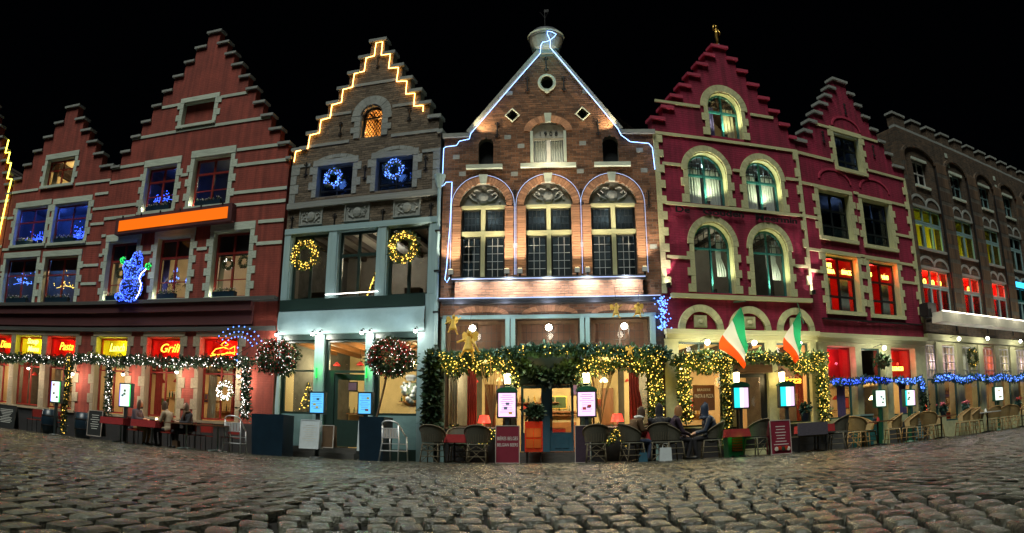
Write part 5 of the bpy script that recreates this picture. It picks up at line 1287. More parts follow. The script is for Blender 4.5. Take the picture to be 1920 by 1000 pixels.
for k, (fr, u, z, w, lb) in enumerate(((F1, .75, 7.34, 1.1, 'dark window box under the left blue-lit window of the narrow red house'), (F1, 3.1, 7.32, 1.1, 'dark window box under the right blue-lit window of the narrow red house'), (F1, .7, 4.98, 1.3, 'window box on the lower left sill of the narrow red house'), (F1, 3.1, 4.98, 1.3, 'window box on the lower right sill of the narrow red house'),
    (F2, .95, 5.0, 1.0, 'window box left of the blue light figure'), (F2, 3.35, 5.0, .8, 'window box in the window right of the blue light figure'), (F2, 5.8, 5.0, .9, 'window box under the wreath-hung right window of the broad red house'), (F2, 2.5, 8.22, 1.1, 'window box in the upper left window above the orange sign'), (F2, 4.75, 8.22, 1.1, 'window box in the upper right window above the orange sign'))):
    window_box(fr, u, z, w, -.08, lb, 'window boxes of the red houses', seed=50 + k)
for k, (fr, u, z, n_, sp, lb, bm_) in enumerate(((F1, 1.1, 7.6, 60, .5, 'cluster of blue lights in the left blue window of the narrow red house', 'bulb_blue'), (F1, 3.6, 7.6, 70, .45, 'cluster of blue lights in the right blue window of the narrow red house', 'bulb_blue'), (F1, .6, 5.8, 46, .6, 'scatter of icy lights in the lower left window of the narrow red house', 'bulb_ice'), (F2, 2.45, 8.7, 46, .45, 'cluster of blue lights in the upper left window above the orange sign', 'bulb_blue'), (F1, 3.2, 5.6, 20, .5, 'few warm lights in the lower right window of the narrow red house', 'bulb_warm'))):
    rnd = random.Random(70 + k); o = thing('window_lights', fr, u, -.4, z, lb, 'window lights', 'light clusters in the upper windows'); g = MB()
    for _ in range(n_): g.octa((rnd.gauss(0, sp * .6), rnd.uniform(-.05, .1), abs(rnd.gauss(0, .22))), .022)
    g.tube([(-sp, 0, .02), (0, 0, .1), (sp, 0, .02)], .006, 4); g.build('bulbs', bm_, o, kind='stuff')
# orange sign board
sb = thing('sign_board', F2, 3.42, .2, 7.42, 'long blank orange lit sign board on the broad red house', 'sign board')
g = MB(); g.box(-2.62, 2.62, -.1, .18, 0, .62); o_ = g.build('case', 'awning_maroon', sb); piece('lit_face', sb, 'sign_glow', -2.44, 2.46, -.115, -.1, .1, .5)
sb.rotation_euler[1] = -rad(1.4)
for k in range(6): piece('clip', sb, 'iron', -2.3 + k * .9, -2.25 + k * .9, -.12, -.08, .6, .68)
lamp(F2, 3.4, .6, 7.5, 3, (1, .35, .05), .4)
# lamps of the red houses
for k, (fr, u, d, z, lb, pw) in enumerate(((F1, .4, .4, 2.36, 'lamp under the garland at the left edge', 40), (F1, 2.3, .4, 2.4, 'lamp under the garland below the gold two-line neon', 44), (F1, 4.75, .4, 2.3, 'lamp above the leftmost lit menu case', 44), (F2, 2.05, .45, 2.36, 'lamp above the second lit menu case', 50), (F2, 4.4, .4, 2.5, 'lamp lighting the red wall below the Grill sign', 50), (F2, 6.85, .4, 2.42, 'lamp lighting the red wall beside the left topiary', 52))):
    spot_lamp(fr, u, d, z, lb, pw, (1, .82, .62), 'lamps under the long garland', r=.06)
# blue dotted arc
o = thing('light_arc', F2, 6.7, .5, 2.75, 'curved frame of blue light dots by the left topiary, like a small tree', 'light frame')
g = MB(); b = MB()
for k, R in enumerate((1.02, .82, .64)):
    pts = [(R * math.sin(a) * .95 + .15, 0, .3 + R * math.cos(a) * .85) for a in [rad(-62 + 124 * i / 10) for i in range(11)]]
    g.tube(pts, .012, 5)
    for p in pts[1::1 if k == 0 else 1]: b.octa((p[0], -.03, p[2]), .026)
g.tube([(.15, 0, 0), (.15, 0, .9)], .015, 5); g.tube([(-.7, 0, .7), (.15, 0, .3), (.9, 0, .7)], .012, 5)
for z in (.1, .3, .5): b.octa((.15, -.03, z), .026)
g.build('frame', 'iron', o); b.build('light_dots', 'bulb_ice', o, kind='stuff')
wreath(F2, 6.05, 1.95, -.1, .24, 'starry wreath of white lights in the rightmost street window of the broad red house', bulbm='bulb_white', nb=90, seed=77, th=.1, br=.02)
# H3 wreaths and topiaries
wreath(F3, .72, 6.2, .1, .38, 'warm lit wreath in the left first-floor window of the brown brick gable', bulbm='bulb_warm', nb=150, seed=41, th=.14, br=.017, group='warm wreaths'); lamp(F3, .72, .35, 6.2, 2.5, (1, .75, .2), .25)
wreath(F3, 4.05, 6.22, .1, .38, 'warm lit wreath in the right first-floor window of the brown brick gable', bulbm='bulb_warm', nb=160, seed=42, th=.14, br=.017, group='warm wreaths'); lamp(F3, 4.05, .35, 6.2, 2.5, (1, .75, .2), .25)
wreath(F3, 1.5, 8.68, .03, .26, 'icy blue lit wreath in the left top window of the brown brick gable', bulbm='bulb_ice', nb=110, seed=43, th=.1, br=.018, group='blue wreaths'); lamp(F3, 1.5, .2, 8.7, 3.5, (.12, .3, 1), .15)
wreath(F3, 3.6, 8.74, .03, .26, 'icy blue lit wreath in the right top window of the brown brick gable', bulbm='bulb_ice', nb=110, seed=44, th=.1, br=.018, group='blue wreaths'); lamp(F3, 3.6, .2, 8.7, 3.5, (.12, .3, 1), .15)
rope('rope_light', F3, [(1.55, 4.9, .14), (3.3, 4.92, .14)], .012, 'bulb_white', 'row of white lights on the middle first-floor sill of the brown brick gable')
def topiary(u0, u1, cu, zc, R, label, seed, d=1.5):
    um = (u0 + u1) / 2; o = thing('topiary_planter', F3, um, d, 0, label, 'topiary', 'topiary planters'); rnd = random.Random(seed); w = (u1 - u0) / 2
    g = MB(); g.prism([(-w + .03, 0), (w - .03, 0), (w, 1.17), (-w, 1.17)], -.3, .3); g.build('planter_box', 'planter_blue', o)
    x = cu - um; g = MB(); g.tube([(0, 0, 1.1), (x * .4, 0, 1.7), (x, 0, zc)], .03, 7); g.build('stem', 'twig', o)
    g = MB()
    for _ in range(3400):
        v = Vector((rnd.gauss(0, 1), rnd.gauss(0, 1), rnd.gauss(0, 1))).normalized(); r = R * rnd.uniform(.55, 1.03) * (1 + .42 * mnoise.noise((v.x * 2.6 + seed, v.y * 2.6, v.z * 2.6))); c = Vector((x + v.x * r * 1.25, v.y * r * 1.1, zc + v.z * r)); dd = (v + Vector((rnd.uniform(-.7, .7), rnd.uniform(-.7, .7), rnd.uniform(-.9, .4)))).normalized(); s = dd.cross(Vector((rnd.gauss(0, 1), rnd.gauss(0, 1), 1))).normalized()
        g.add([c, c + dd * .045 + s * .022, c + dd * .1, c + dd * .045 - s * .022], [(0, 1, 2, 3)])
    g.build('crown', 'leaf_mid', o, kind='stuff')
    b = MB(); f = MB()
    for _ in range(210):
        v = Vector((rnd.gauss(0, 1), -abs(rnd.gauss(0, 1)), rnd.gauss(.35, .8))).normalized(); r = R * rnd.uniform(.95, 1.06); b.octa((x + v.x * r * 1.25, v.y * r * 1.1, zc + v.z * r), .03)
    for _ in range(90):
        v = Vector((rnd.gauss(0, 1), -abs(rnd.gauss(0, 1)), rnd.gauss(.3, .8))).normalized(); r = R * 1.06; f.octa((x + v.x * r * 1.25, v.y * r * 1.1, zc + v.z * r), .008)
    b.build('berries', 'berry_red', o, kind='stuff'); f.build('fairy_lights', 'bulb_white', o, kind='stuff')
    return o
topiary(.18, 1.26, .8, 2.8, .5, 'left berry-covered topiary ball on a dark blue planter, below the starry fascia lamp', 61)
topiary(3.6, 4.33, 4.36, 2.76, .5, 'right berry-covered topiary ball on a dark blue planter, by the white corner post', 62)
ow = thing('lit_ornament', F3, 4.28, -.2, 1.62, 'white lit figure of stacked balls in the right street window beside the topiary', 'ornament')
g = MB(); rnd = random.Random(3)
for k in range(26):
    t = k / 26; a = rnd.uniform(0, 6.28); R = .26 * math.sin(math.pi * (.25 + .75 * (1 - t))); g.ball((R * math.cos(a), .1 * math.sin(a), .08 + t * .62), .07 if t < .7 else .045, 7)
g.build('balls', 'white_paint', ow, smooth=True, kind='stuff'); lamp(F3, 4.28, .0, 2.1, 2, (1, .95, .8), .1)
g = MB(); g.lathe([(.12, .7), (.17, .8), (.14, .86)], n=9); g.build('crown_top', 'paper', ow)
# green light on the posts over the blue menu cases
for k, u in enumerate((1.36, 3.02)):
    lamp(F3, u, .35, 2.6, 3.2, (.05, 1, .1), .05)
    t_ = thing('light_tube', F3, u, .14, 2.38, 'short green light tube above the %s blue menu case' % ('left', 'right')[k], 'light tube', 'green light tubes'); g = MB(); g.tube([(0, 0, 0), (0, 0, .3)], .025, 8); g.build('tube', 'tube_green', t_)
# H4 greenery
garland(F4, [(-.05, 2.96, .2), (.7, 2.92, .3), (1.6, 3.0, .32), (2.6, 3.1, .34), (3.4, 3.1, .34), (4.2, 3.1, .34), (5.2, 3.02, .32), (6.0, 2.98, .28), (6.35, 2.9, .25)], .14, 1100, 34, 'green garland across the whole shop front with the blue double door', leafm='leaf_teal', seed=101, lsize=.1)
garland(F4, [(-.1, 2.95, .22), (-.16, 2.4, .24), (-.12, 1.8, .24), (-.14, 1.4, .26), (-.1, 1.05, .26)], .2, 1500, 0, 'thick dark conifer garland hanging down the left side of the blue-door shop', seed=102, lsize=.14)
for k, (u0, u1, zt, zb, lb) in enumerate(((.15, 1.75, 2.9, 2.45, 'curtain of lit greenery over the left shop window of the blue-door shop'), (4.2, 6.1, 2.9, 2.5, 'curtain of lit greenery over the right shop window of the blue-door shop'))):
    garland(F4, [(u0, zt, .3), (u0 + (u1 - u0) * .25, zb + .05, .33), (u0 + (u1 - u0) * .5, zt - .08, .33), (u0 + (u1 - u0) * .75, zb + .04, .33), (u1, zt, .3)], .2, 900, 50, lb, leafm='leaf_mid', seed=103 + k, lsize=.09, group='lit greenery curtains')
garland(F4, [(6.05, 2.9, .2), (6.0, 2.3, .22), (6.05, 1.7, .24), (6.0, 1.2, .26)], .24, 900, 85, 'broad lit garland hanging behind the black hooded person', leafm='leaf_mid', seed=106)
for k, (a, b, lb) in enumerate(((.5, 1.6, 'light string below the left shop window behind the two dark chairs'), (4.4, 5.6, 'light string below the right shop window behind the lone dark chair'))):
    garland(F4, [(a, .95, .3), (a + .3, .55, .34), (a + .6, .85, .34), (a + .8, .5, .34), (b, .9, .3)], .13, 420, 50, lb, leafm='leaf_mid', seed=108 + k, cat='light string', group='light strings under the shop windows')
for k, (u, lb) in enumerate(((1.55, 'spray of bare lit twigs left of the blue door'), (4.5, 'spray of bare lit twigs right of the blue door'))):
    o = thing('twig_spray', F4, u, .35, 1.0, lb, 'twigs', 'twig sprays'); rnd = random.Random(k + 4); g = MB()
    for _ in range(16):
        x, y = rnd.uniform(-.42, .42), rnd.uniform(-.15, .1); g.tube([(0, 0, 0), (x * .4, y, .8), (x, y, rnd.uniform(1.4, 2.0))], .009, 4)
    g.build('twigs', 'trouser_tan', o)
def lantern(fr, u, d, z, label, group=None, pw=9):
    o = thing('wall_lantern', fr, u, d, z, label, 'lantern', group)
    g = MB(); g.lathe([(.05, 0), (.09, .04), (.09, .06)], n=8); g.build('base', 'iron', o); g = MB(); g.lathe([(.1, .33), (.13, .36), (.02, .46)], n=8); g.build('cap', 'iron', o); g = MB(); g.tube([(0, d, .4), (0, 0, .44)], .012, 5); g.build('arm', 'iron', o)
    g = MB(); g.lathe([(.075, .06), (.095, .33)], n=8); g.build('glass', 'lamp_warm', o); lamp(fr, u, d + .12, z + .2, pw, (1, .78, .35), .06); return o
lantern(F4, 1.98, .4, 2.1, 'bright lantern above the left pink menu case', 'shop lanterns'); lantern(F4, 4.12, .4, 2.1, 'bright lantern above the right pink menu case', 'shop lanterns')
lantern(F5, 2.12, .4, 2.05, 'bright lantern above the left turquoise and pink menu case', 'shop lanterns'); lantern(F5, 3.68, .4, 2.05, 'bright lantern above the right turquoise and pink menu case', 'shop lanterns')
garland(F4, [(1.8, 2.55, .4), (1.95, 2.75, .42), (2.15, 2.5, .42), (2.22, 2.15, .4)], .16, 800, 40, 'leafy lit spray round the lantern left of the blue door', leafm='leaf_mid', seed=111, group='leafy sprays at the lanterns'); garland(F4, [(3.92, 2.15, .4), (4.0, 2.6, .42), (4.25, 2.7, .42), (4.4, 2.4, .4)], .16, 800, 50, 'leafy lit spray round the lantern right of the blue door', leafm='leaf_mid', seed=112, group='leafy sprays at the lanterns')
garland(F4, [(2.25, 2.75, .3), (2.7, 2.45, .32), (3.1, 2.3, .32), (3.5, 2.45, .32), (3.95, 2.75, .3)], .24, 1300, 0, 'swag of dark greenery without lights over the blue double door', seed=113, lsize=.12)
def gold_figure(u, z, s, rz, label, pose):
    o = thing('golden_figure', F4, u, .75, z, label, 'figure', 'golden hanging figures', rz); g = MB()
    g.lathe([(.17 * s, -.22 * s), (.15 * s, -.16 * s), (.09 * s, .0), (.06 * s, .14 * s), (.03 * s, .2 * s)], n=12); g.ball((.02 * s, 0, .27 * s), (.075 * s, .08 * s, .09 * s), 10)
    for a, b in (((.1, .1), (.3, .26 * pose)), ((-.1, .1), (-.32, -.02 * pose))): g.tube([(a[0] * s, 0, a[1] * s), (b[0] * s, -.05, b[1] * s)], .035 * s, 7, r1=.025 * s)
    for a, b in (((.07, -.14), (.16, -.42)), ((-.07, -.14), (-.2, -.36))): g.tube([(a[0] * s, 0, a[1] * s), (b[0] * s, -.06, b[1] * s)], .04 * s, 7, r1=.03 * s); g.ball((b[0] * s, -.1, b[1] * s), (.035 * s, .06 * s, .03 * s), 7)
    g.build('body', 'gold_cloth', o, smooth=True); g = MB(); g.tube([(.02 * s, 0, .42 * s), (.02, .2, .42 * s + .5)], .006, 4); g.build('cord', 'iron', o)
    g = MB(); g.add([(.0, .08, .15 * s), (.1 * s, .1, .3 * s), (.18 * s, .14, .34 * s), (.24 * s, .16, .28 * s), (.22 * s, .14, .1 * s), (.12 * s, .1, .02 * s), (-.1 * s, .1, .3 * s), (-.18 * s, .14, .34 * s), (-.24 * s, .16, .28 * s), (-.22 * s, .14, .1 * s), (-.12 * s, .1, .02 * s)], [(0, 1, 2, 3, 4, 5), (0, 10, 9, 8, 7, 6)]); g.build('wing', 'gold_cloth', o)
    return o
gold_figure(.52, 3.78, .7, .3, 'small golden figure hanging highest at the left of the shop front', 1); gold_figure(.95, 3.25, 1.0, -.2, 'large golden figure hanging under the left round lamp', -1)
gold_figure(4.95, 4.1, .55, .2, 'golden figure hanging left of the two at the upper right of the shop front', 1); gold_figure(5.55, 4.1, .55, -.3, 'golden figure hanging right of the two at the upper right of the shop front', -1)
gold_figure(5.3, 2.98, .4, .1, 'tiny golden figure standing on the garland over the right shop window', 1)
# interior table lamps of the middle shop
for k, (u, lb) in enumerate(((1.28, 'red shaded table lamp in the left window of the blue-door shop'), (5.0, 'red shaded table lamp in the right window of the blue-door shop'))):
    o = thing('table_lamp', F4, u, -.3, 1.0, lb, 'table lamp', 'red table lamps'); g = MB(); g.lathe([(.09, 0), (.03, .03), (.02, .16)], n=10); g.build('base', 'white_paint', o); g = MB(); g.lathe([(.19, .12), (.13, .34)], n=14); g.build('shade', 'lamp_red', o); lamp(F4, u, .02, 1.18, 2.2, (1, .35, .2), .06)
    t_ = thing('side_table', F4, u, -.3, .32, 'white-clothed table under the red lamp %s of the blue door' % ('left', 'right')[k], 'table', 'window tables'); piece('top', t_, 'cloth_white', -.45, .45, -.2, .2, .62, .67); piece('leg', t_, 'table_wood', -.04, .04, -.04, .04, 0, .62)
# blue icicle lights at the corner
o = thing('icicle_lights', F5, -.05, .2, 3.6, 'bunch of icy blue lights hanging at the corner of the wine red house', 'light string'); rnd = random.Random(9); g = MB(); b = MB()
for _ in range(110): b.octa((rnd.gauss(0, .1), rnd.uniform(-.1, .05), rnd.uniform(0, .95)), .024)
for k in range(5): g.tube([(-.16 + k * .08, 0, .95), (-.14 + k * .07, -.02, .05)], .006, 4)
g.build('wires', 'iron', o); b.build('fairy_lights', 'bulb_ice', o, kind='stuff')
# H5 garlands
garland(F5, [(.2, 2.7, .3), (1.0, 2.86, .34), (1.9, 2.8, .34), (2.9, 2.86, .34), (4.0, 2.8, .34), (5.4, 2.86, .3)], .16, 1100, 50, 'lit garland across the wine red shop front behind the flags', leafm='leaf_mid', seed=121)
garland(F5, [(.48, 2.8, .3), (.5, 2.2, .32), (.46, 1.7, .34), (.5, 1.1, .36)], .2, 950, 80, 'dense lit garland down the left side of the wine red shop front', leafm='leaf_mid', seed=122)
garland(F5, [(.6, 2.75, .3), (1.1, 2.5, .34), (1.6, 2.55, .34), (1.9, 2.8, .32)], .19, 900, 60, 'lit swag over the left shop window of the wine red house', leafm='leaf_mid', seed=123)
garland(F5, [(1.85, 2.7, .32), (1.8, 2.2, .34), (1.84, 1.6, .34), (1.8, 1.0, .4), (1.6, .3, .5)], .15, 800, 44, 'lit garland beside the left turquoise and pink menu case', leafm='leaf_mid', seed=124)
garland(F5, [(3.9, 2.75, .3), (4.4, 2.5, .34), (4.9, 2.55, .34), (5.2, 2.8, .32)], .2, 900, 60, 'lit swag over the right shop window of the wine red house', leafm='leaf_mid', seed=125)
garland(F5, [(5.22, 2.8, .3), (5.26, 2.2, .32), (5.2, 1.6, .34), (5.26, .95, .36)], .22, 950, 85, 'dense lit garland down the right side of the wine red shop front', leafm='leaf_mid', seed=126)
for k, (u, lb, pw) in enumerate(((1.2, 'bright lamp under the cornice left of the big flag', 90), (2.75, 'bright lamp under the cornice between the two flags', 90), (4.35, 'bright lamp under the cornice right of the second flag', 60))):
    spot_lamp(F5, u, .45, 3.28, lb, pw, (1, .92, .62), 'lamps under the cream cornice', r=.08)
s = thing('neon_sign', F5, 4.3, -.1, 2.1, 'orange neon word Pizza in the right window of the wine red shop', 'neon sign'); textmesh('neon_letters', 'Pizza', .3, 'neon_red', s, (0, 0, 0), shear=.25, width=.8)
nb = thing('notice_board', F5, 1.18, .12, 1.35, 'brown board reading BRASSERIE PASTA & PIZZA behind the hooded people', 'notice board'); piece('board', nb, 'table_wood', -.34, .34, -.03, 0, 0, .72); textmesh('lettering', 'PASTA & PIZZA', .15, 'chalk', nb, (0, -.032, .36), extr=.003, width=.6); textmesh('lettering', 'BRASSERIE', .1, 'chalk', nb, (0, -.032, .55), extr=.003, width=.42)
# flags
def flag(fr, pole, quad, label, seed):
    """pole: two (u,z,d); quad: hoist top, hoist bottom, fly bottom, fly top as (u,z,d)"""
    u0, z0, d0 = pole[0]; o = thing('flag', fr, u0, d0, z0, label, 'flag', 'three-coloured flags'); T = lambda p: Vector((p[0] - u0, d0 - p[2], p[1] - z0))
    g = MB(); g.tube([T(pole[0]), T(pole[1])], .018, 7); g.build('pole', 'case_green', o)
    A, B, Cc, D = [T(p) for p in quad]; n, m = 18, 12; rnd = random.Random(seed)
    for k, mt in enumerate(('flag_green', 'flag_white', 'flag_red')):
        vs_ = []
        for i in range(n // 3 + 1):
            s = (k * n / 3 + i) / n
            for j in range(m + 1):
                t = j / m; p = (A * (1 - t) + B * t) * (1 - s) + (D * (1 - t) + Cc * t) * s
                p += Vector((-.12 * math.sin(math.pi * s) * (1 - t * .4) + .03 * math.sin(5 * s + 6 * t), .1 * s * math.sin(9 * s + 3 * t + seed), .05 * math.sin(math.pi * s) * math.sin(4 * t))); vs_.append(p)
        w = m + 1; MB().add(vs_, [(i * w + j, i * w + j + 1, (i + 1) * w + j + 1, (i + 1) * w + j) for i in range(n // 3) for j in range(m)]).build('stripe', mt, o, smooth=True)
flag(F5, [(2.32, 4.5, .1), (2.1, 4.3, 1.2)], [(2.22, 4.25, .7), (2.1, 3.05, 1.2), (1.95, 2.4, 1.25), (1.2, 2.95, 1.15)], 'large green, white and red flag hanging over the left part of the wine red shop', 1)
flag(F5, [(4.62, 4.55, .1), (4.05, 3.7, 1.2)], [(4.4, 4.2, .5), (4.0, 3.05, 1.1), (3.8, 2.55, 1.15), (3.3, 2.95, 1.1)], 'smaller green, white and red flag hanging near the seam of the wine red houses', 2)
# H6 and H7 blue tinsel
garland(F6, [(.74, 2.12, .15), (1.6, 2.08, .2), (2.4, 2.16, .2), (3.6, 2.1, .2)], .09, 700, 90, 'blue tinsel garland left of the two bright menu cases', leafm='leaf_teal', bulbm='bulb_blue', seed=131, br=.022, group='blue tinsel garlands')
garland(F6, [(3.95, 2.14, .15), (4.7, 2.06, .2), (5.4, 2.12, .2), (5.5, 1.75, .2)], .1, 700, 110, 'blue tinsel garland at the right corner of the second wine red house', leafm='leaf_teal', bulbm='bulb_ice', seed=132, br=.022, group='blue tinsel garlands')
garland(F6, [(5.45, 1.7, .22), (5.5, 1.2, .24), (5.46, .75, .25)], .13, 800, 8, 'dark garland with red bows hanging at the corner below the blue tinsel', seed=133, bulbm='bulb_red')
garland(F7, [(.1, 2.12, .3), (1.2, 2.2, .34), (2.2, 2.06, .34), (3.4, 2.2, .34), (4.6, 2.08, .34), (5.8, 2.18, .34), (7.0, 2.06, .34), (8.2, 2.2, .34), (9.6, 2.1, .34), (11, 2.16, .34)], .12, 700, 90, 'long blue tinsel garland on the shop front under the cream awning', leafm='leaf_teal', bulbm='bulb_ice', seed=134, br=.024, group='blue tinsel garlands')
lamp(F7, 2, .6, 2.1, 2.5, (.15, .3, 1), .2); lamp(F7, 5, .6, 2.1, 2.5, (.15, .3, 1), .2); lamp(F6, 1.6, .5, 2.1, 1.5, (.15, .3, 1), .2); lamp(F6, 4.9, .5, 2.1, 2, (.15, .3, 1), .2)
wreath(F7, 3.6, 3.0, .12, .32, 'pale green wreath on the shop front under the cream awning', leafm='leaf_mid', bulbm='bulb_warm', nb=24, seed=135, th=.1)
for k, (fr, u, d, z, lb, pw) in enumerate(((F6, 3.05, .5, 3.2, 'bright lamp under the cream cornice of the second wine red house', 75), (F7, 1.75, .6, 3.62, 'pale lamp under the awning nearest the wine red houses', 34), (F7, 4.2, .6, 3.72, 'small lamp under the middle of the cream awning', 24), (F7, 7.5, .6, 3.7, 'bright lamp under the far end of the cream awning', 44), (F7, 10, .6, 3.7, 'lamp under the cream awning at the right edge', 20))):
    spot_lamp(fr, u, d, z, lb, pw, (1, .95, .8), 'lamps on the right-hand shop fronts', r=.075)
for k, (u, d) in enumerate(((4.3, 10), (5.9, 9))):
    pass
hb = thing('hanging_basket', F6, 2.95, .45, 2.5, 'hanging basket of greenery below the lamp of the second wine red house', 'hanging basket'); g = MB(); g.lathe([(.05, 0), (.16, .1), (.2, .2)], n=10); g.build('basket', 'twig', hb); g = MB(); leaf_cloud(g, [(-.15, 0, .25), (.15, 0, .25)], 500, .25, .1, random.Random(3)); g.build('foliage', 'leaf_mid', hb, kind='stuff'); g = MB(); g.tube([(0, 0, .2), (0, 0, .85)], .006, 4); g.build('chain', 'iron', hb)

# glow of the fairy lights on the greenery
for u in (.5, 1.5, 2.6, 3.6, 4.6, 5.6): lamp(F4, u, .75, 2.75, 6, (1, .7, .2), .2)
for u in (.5, 1.2, 4.5, 5.2): lamp(F5, u, .75, 2.5, 7, (1, .7, .2), .2)
lamp(F4, 6.0, .7, 2.0, 3.5, (1, .72, .2), .2); lamp(F5, .5, .7, 1.7, 3.5, (1, .72, .2), .2); lamp(F5, 5.25, .7, 1.7, 3.5, (1, .72, .2), .2)
for u in (1.0, 3.2, 5.4): lamp(F2, u, .75, 2.6, 2.5, (1, .9, .75), .2)
# things on the walls and shelves of the street-level rooms
def clutter(h, fr, u0, u1, z0, z1, y, seed, n=7):
    r = random.Random(seed)
    for i in range(n):
        u = u0 + (u1 - u0) * (i + r.uniform(.2, .8)) / n; w, hh, z = r.uniform(.18, .34), r.uniform(.25, .5), r.uniform(z0 + 1.3, z1 - .8)
        f = piece('picture_frame', h, r.choice(('frame_wood', 'gold', 'frame_dark')), u - w, u + w, y - .04, y - .005, z, z + hh); 
        q = piece('picture', h, r.choice(('room_red', 'teal_paint', 'leaf_mid', 'awning_cream', 'curtain_violet')), u - w + .04, u + w - .04, y - .05, y - .041, z + .04, z + hh - .04)
    for i in range(n):
        u = u0 + (u1 - u0) * (i + .5) / n; yy = y - r.uniform(.9, 1.8); g = MB(); g.tube([(u, yy, z1), (u, yy, z1 - .45)], .008, 4); g.build('pendant_cord', 'iron', h); g = MB(); g.lathe([(.03, .12), (.12, .02), (.13, -.02)], (u, yy, z1 - .52), 12); g.build('pendant_shade', r.choice(('lamp_warm', 'cloth_red', 'white_paint')), h)
    for k in range(2):
        zz = z0 + 1.2 + k * .42; a = u0 + (u1 - u0) * r.uniform(.05, .5); b = a + (u1 - u0) * .3; piece('shelf', h, 'wood_warm', a, b, y - .3, y - .06, zz, zz + .03)
        x = a + .05
        while x < b - .06:
            hh = r.uniform(.16, .3); g = MB(); g.lathe([(.03, 0), (.032, hh * .6), (.012, hh * .75), (.012, hh)], (x, y - .18, zz + .03), 7); g.build('bottle', r.choice(('case_green', 'wood_warm', 'glass_dim', 'gold', 'curtain_cream')), h); x += r.uniform(.09, .2)
    for i in range(3):
        u = u0 + (u1 - u0) * (i + r.uniform(.3, .7)) / 3; piece('room_table', h, 'table_wood', u - .4, u + .4, y - 2.2, y - 1.6, z0 + .7, z0 + .74); piece('room_table_cloth', h, r.choice(('cloth_red', 'cloth_white')), u - .42, u + .42, y - 2.22, y - 1.58, z0 + .5, z0 + .699)
clutter(h1, F1, -.3, 5.0, .2, 2.86, 3.2, 1, 5); clutter(h2, F2, .3, 7.6, .2, 2.86, 3.2, 2, 7); clutter(h3, F3, .2, 4.8, .33, 3.6, 4.0, 3, 5); clutter(h4, F4, .3, 6.0, .3, 3.05, 4.2, 4, 7); clutter(h5, F5, .4, 5.0, .2, 3.36, 3.6, 5, 5); clutter(h6, F6, .6, 5.6, .15, 2.2, 3.2, 6, 4); clutter(h7, F7, .6, 12, .2, 3.5, 2.2 + .6, 7, 9)
# ---------------------------------------------------------------- terrace furniture
def rattan_chair(label, dark=True):
    """bistro armchair with a rounded woven back; it faces -y"""
    o = bpy.data.objects.new('rattan_chair', None); COL.objects.link(o); tag(o, label, 'chair')
    fm, wm = ('rattan_dark', 'weave_dark') if dark else ('rattan_light', 'weave_light')
    g = MB(); g.lathe([(.0, .43), (.25, .43), (.27, .45), (.26, .475), (.0, .48)], n=18); g.build('seat', wm, o)
    g = MB(); n = 24; rows = 9; vs_ = []
    for j in range(rows + 1):
        for i in range(n + 1):
            a = rad(-20 + 220 * i / n); q = math.sin(math.pi * i / n); zt = .66 + .26 * q ** .8; zb = .50
            t = j / rows; R = .26 + .05 * t
            vs_.append((R * math.cos(a), R * math.sin(a) * .95 + .0 + .05 * t * q, zb + (zt - zb) * t))
    w = n + 1; g.add(vs_, [(j * w + i, j * w + i + 1, (j + 1) * w + i + 1, (j + 1) * w + i) for j in range(rows) for i in range(n)])
    g.build('backrest', wm, o, smooth=True)
    rim = vs_[rows * w:]; g = MB(); g.tube(rim, .018, 6); g.build('arm_hoop', fm, o, smooth=True)
    for sx, sy in ((-1, -1), (1, -1), (-1, 1), (1, 1)):
        g = MB(); g.tube([(sx * .2, sy * .18, .46), (sx * .22, sy * .21, .22), (sx * .235, sy * .235, 0)], .017, 6); g.build('leg', fm, o, smooth=True)
    g = MB()
    for z in (.16, .3): 
        for sx in (-1, 1): g.tube([(sx * .225, -.22, z), (sx * .225, .22, z)], .01, 5); g.tube([(-.225, sx * .22, z), (.225, sx * .22, z)], .01, 5)
    for sx in (-1, 1): g.tube([(sx * .22, .225, .02), (-sx * .22, .215, .42)], .009, 5); g.tube([(sx * .2, .23, .3), (0, .25, .42), (-sx * .2, .23, .3)], .009, 5)
    g.build('stretcher', fm, o)
    g = MB()
    for i in range(-3, 4): g.tube([(i * .055, .275, .5), (i * .06, .30, .7)], .006, 4)
    g.build('back_cane', fm, o); return o
GRP_D, GRP_L = 'dark rattan chairs on the middle terrace', 'light rattan chairs on the right-hand terrace'
def put(o, fr, u, d, rz, label, group, s=1.0):
    o.location = fr.p(u, d, 0); o.rotation_euler = (0, 0, fr.a + rz); o['label'] = label; o['group'] = group; o.scale = (s, s, s); return o
cd = rattan_chair('x', True); first = True
DARK = [(F4, .22, 2.0, math.pi * .93, 'dark rattan chair at the left end of the middle terrace, below the conifer garland'), (F4, 1.35, 2.0, math.pi, 'dark rattan chair left of the wine red BIERES BELGES board'), (F4, 4.3, 2.0, math.pi, 'lone dark rattan chair below the right pink menu case'),
        (F4, 5.9, 2.0, math.pi, 'dark rattan chair under the black hooded person'), (F5, .42, 2.0, -math.pi * .62, 'dark rattan chair under the navy hooded person'), (F5, 1.78, 2.0, math.pi * 1.12, 'empty dark rattan chair left of the red pasta board'), (F5, 4.42, 2.1, -math.pi * .75, 'dark rattan chair at the cloth table by the seam of the wine red houses'),
        (F5, -.62, 1.9, math.pi * .5, 'dark rattan chair under the ginger-haired person'), (F4, 5.2, 2.1, math.pi * .62, 'dark rattan chair under the person with the white scarf'), (F4, .75, 1.1, 0, 'dark rattan chair facing out behind the clothed left table')]
for i, (fr, u, d, rz, lb) in enumerate(DARK):
    put(cd if i == 0 else copy_tree(cd), fr, u, d, rz, lb, GRP_D, 1.04)
cl = rattan_chair('x', False)
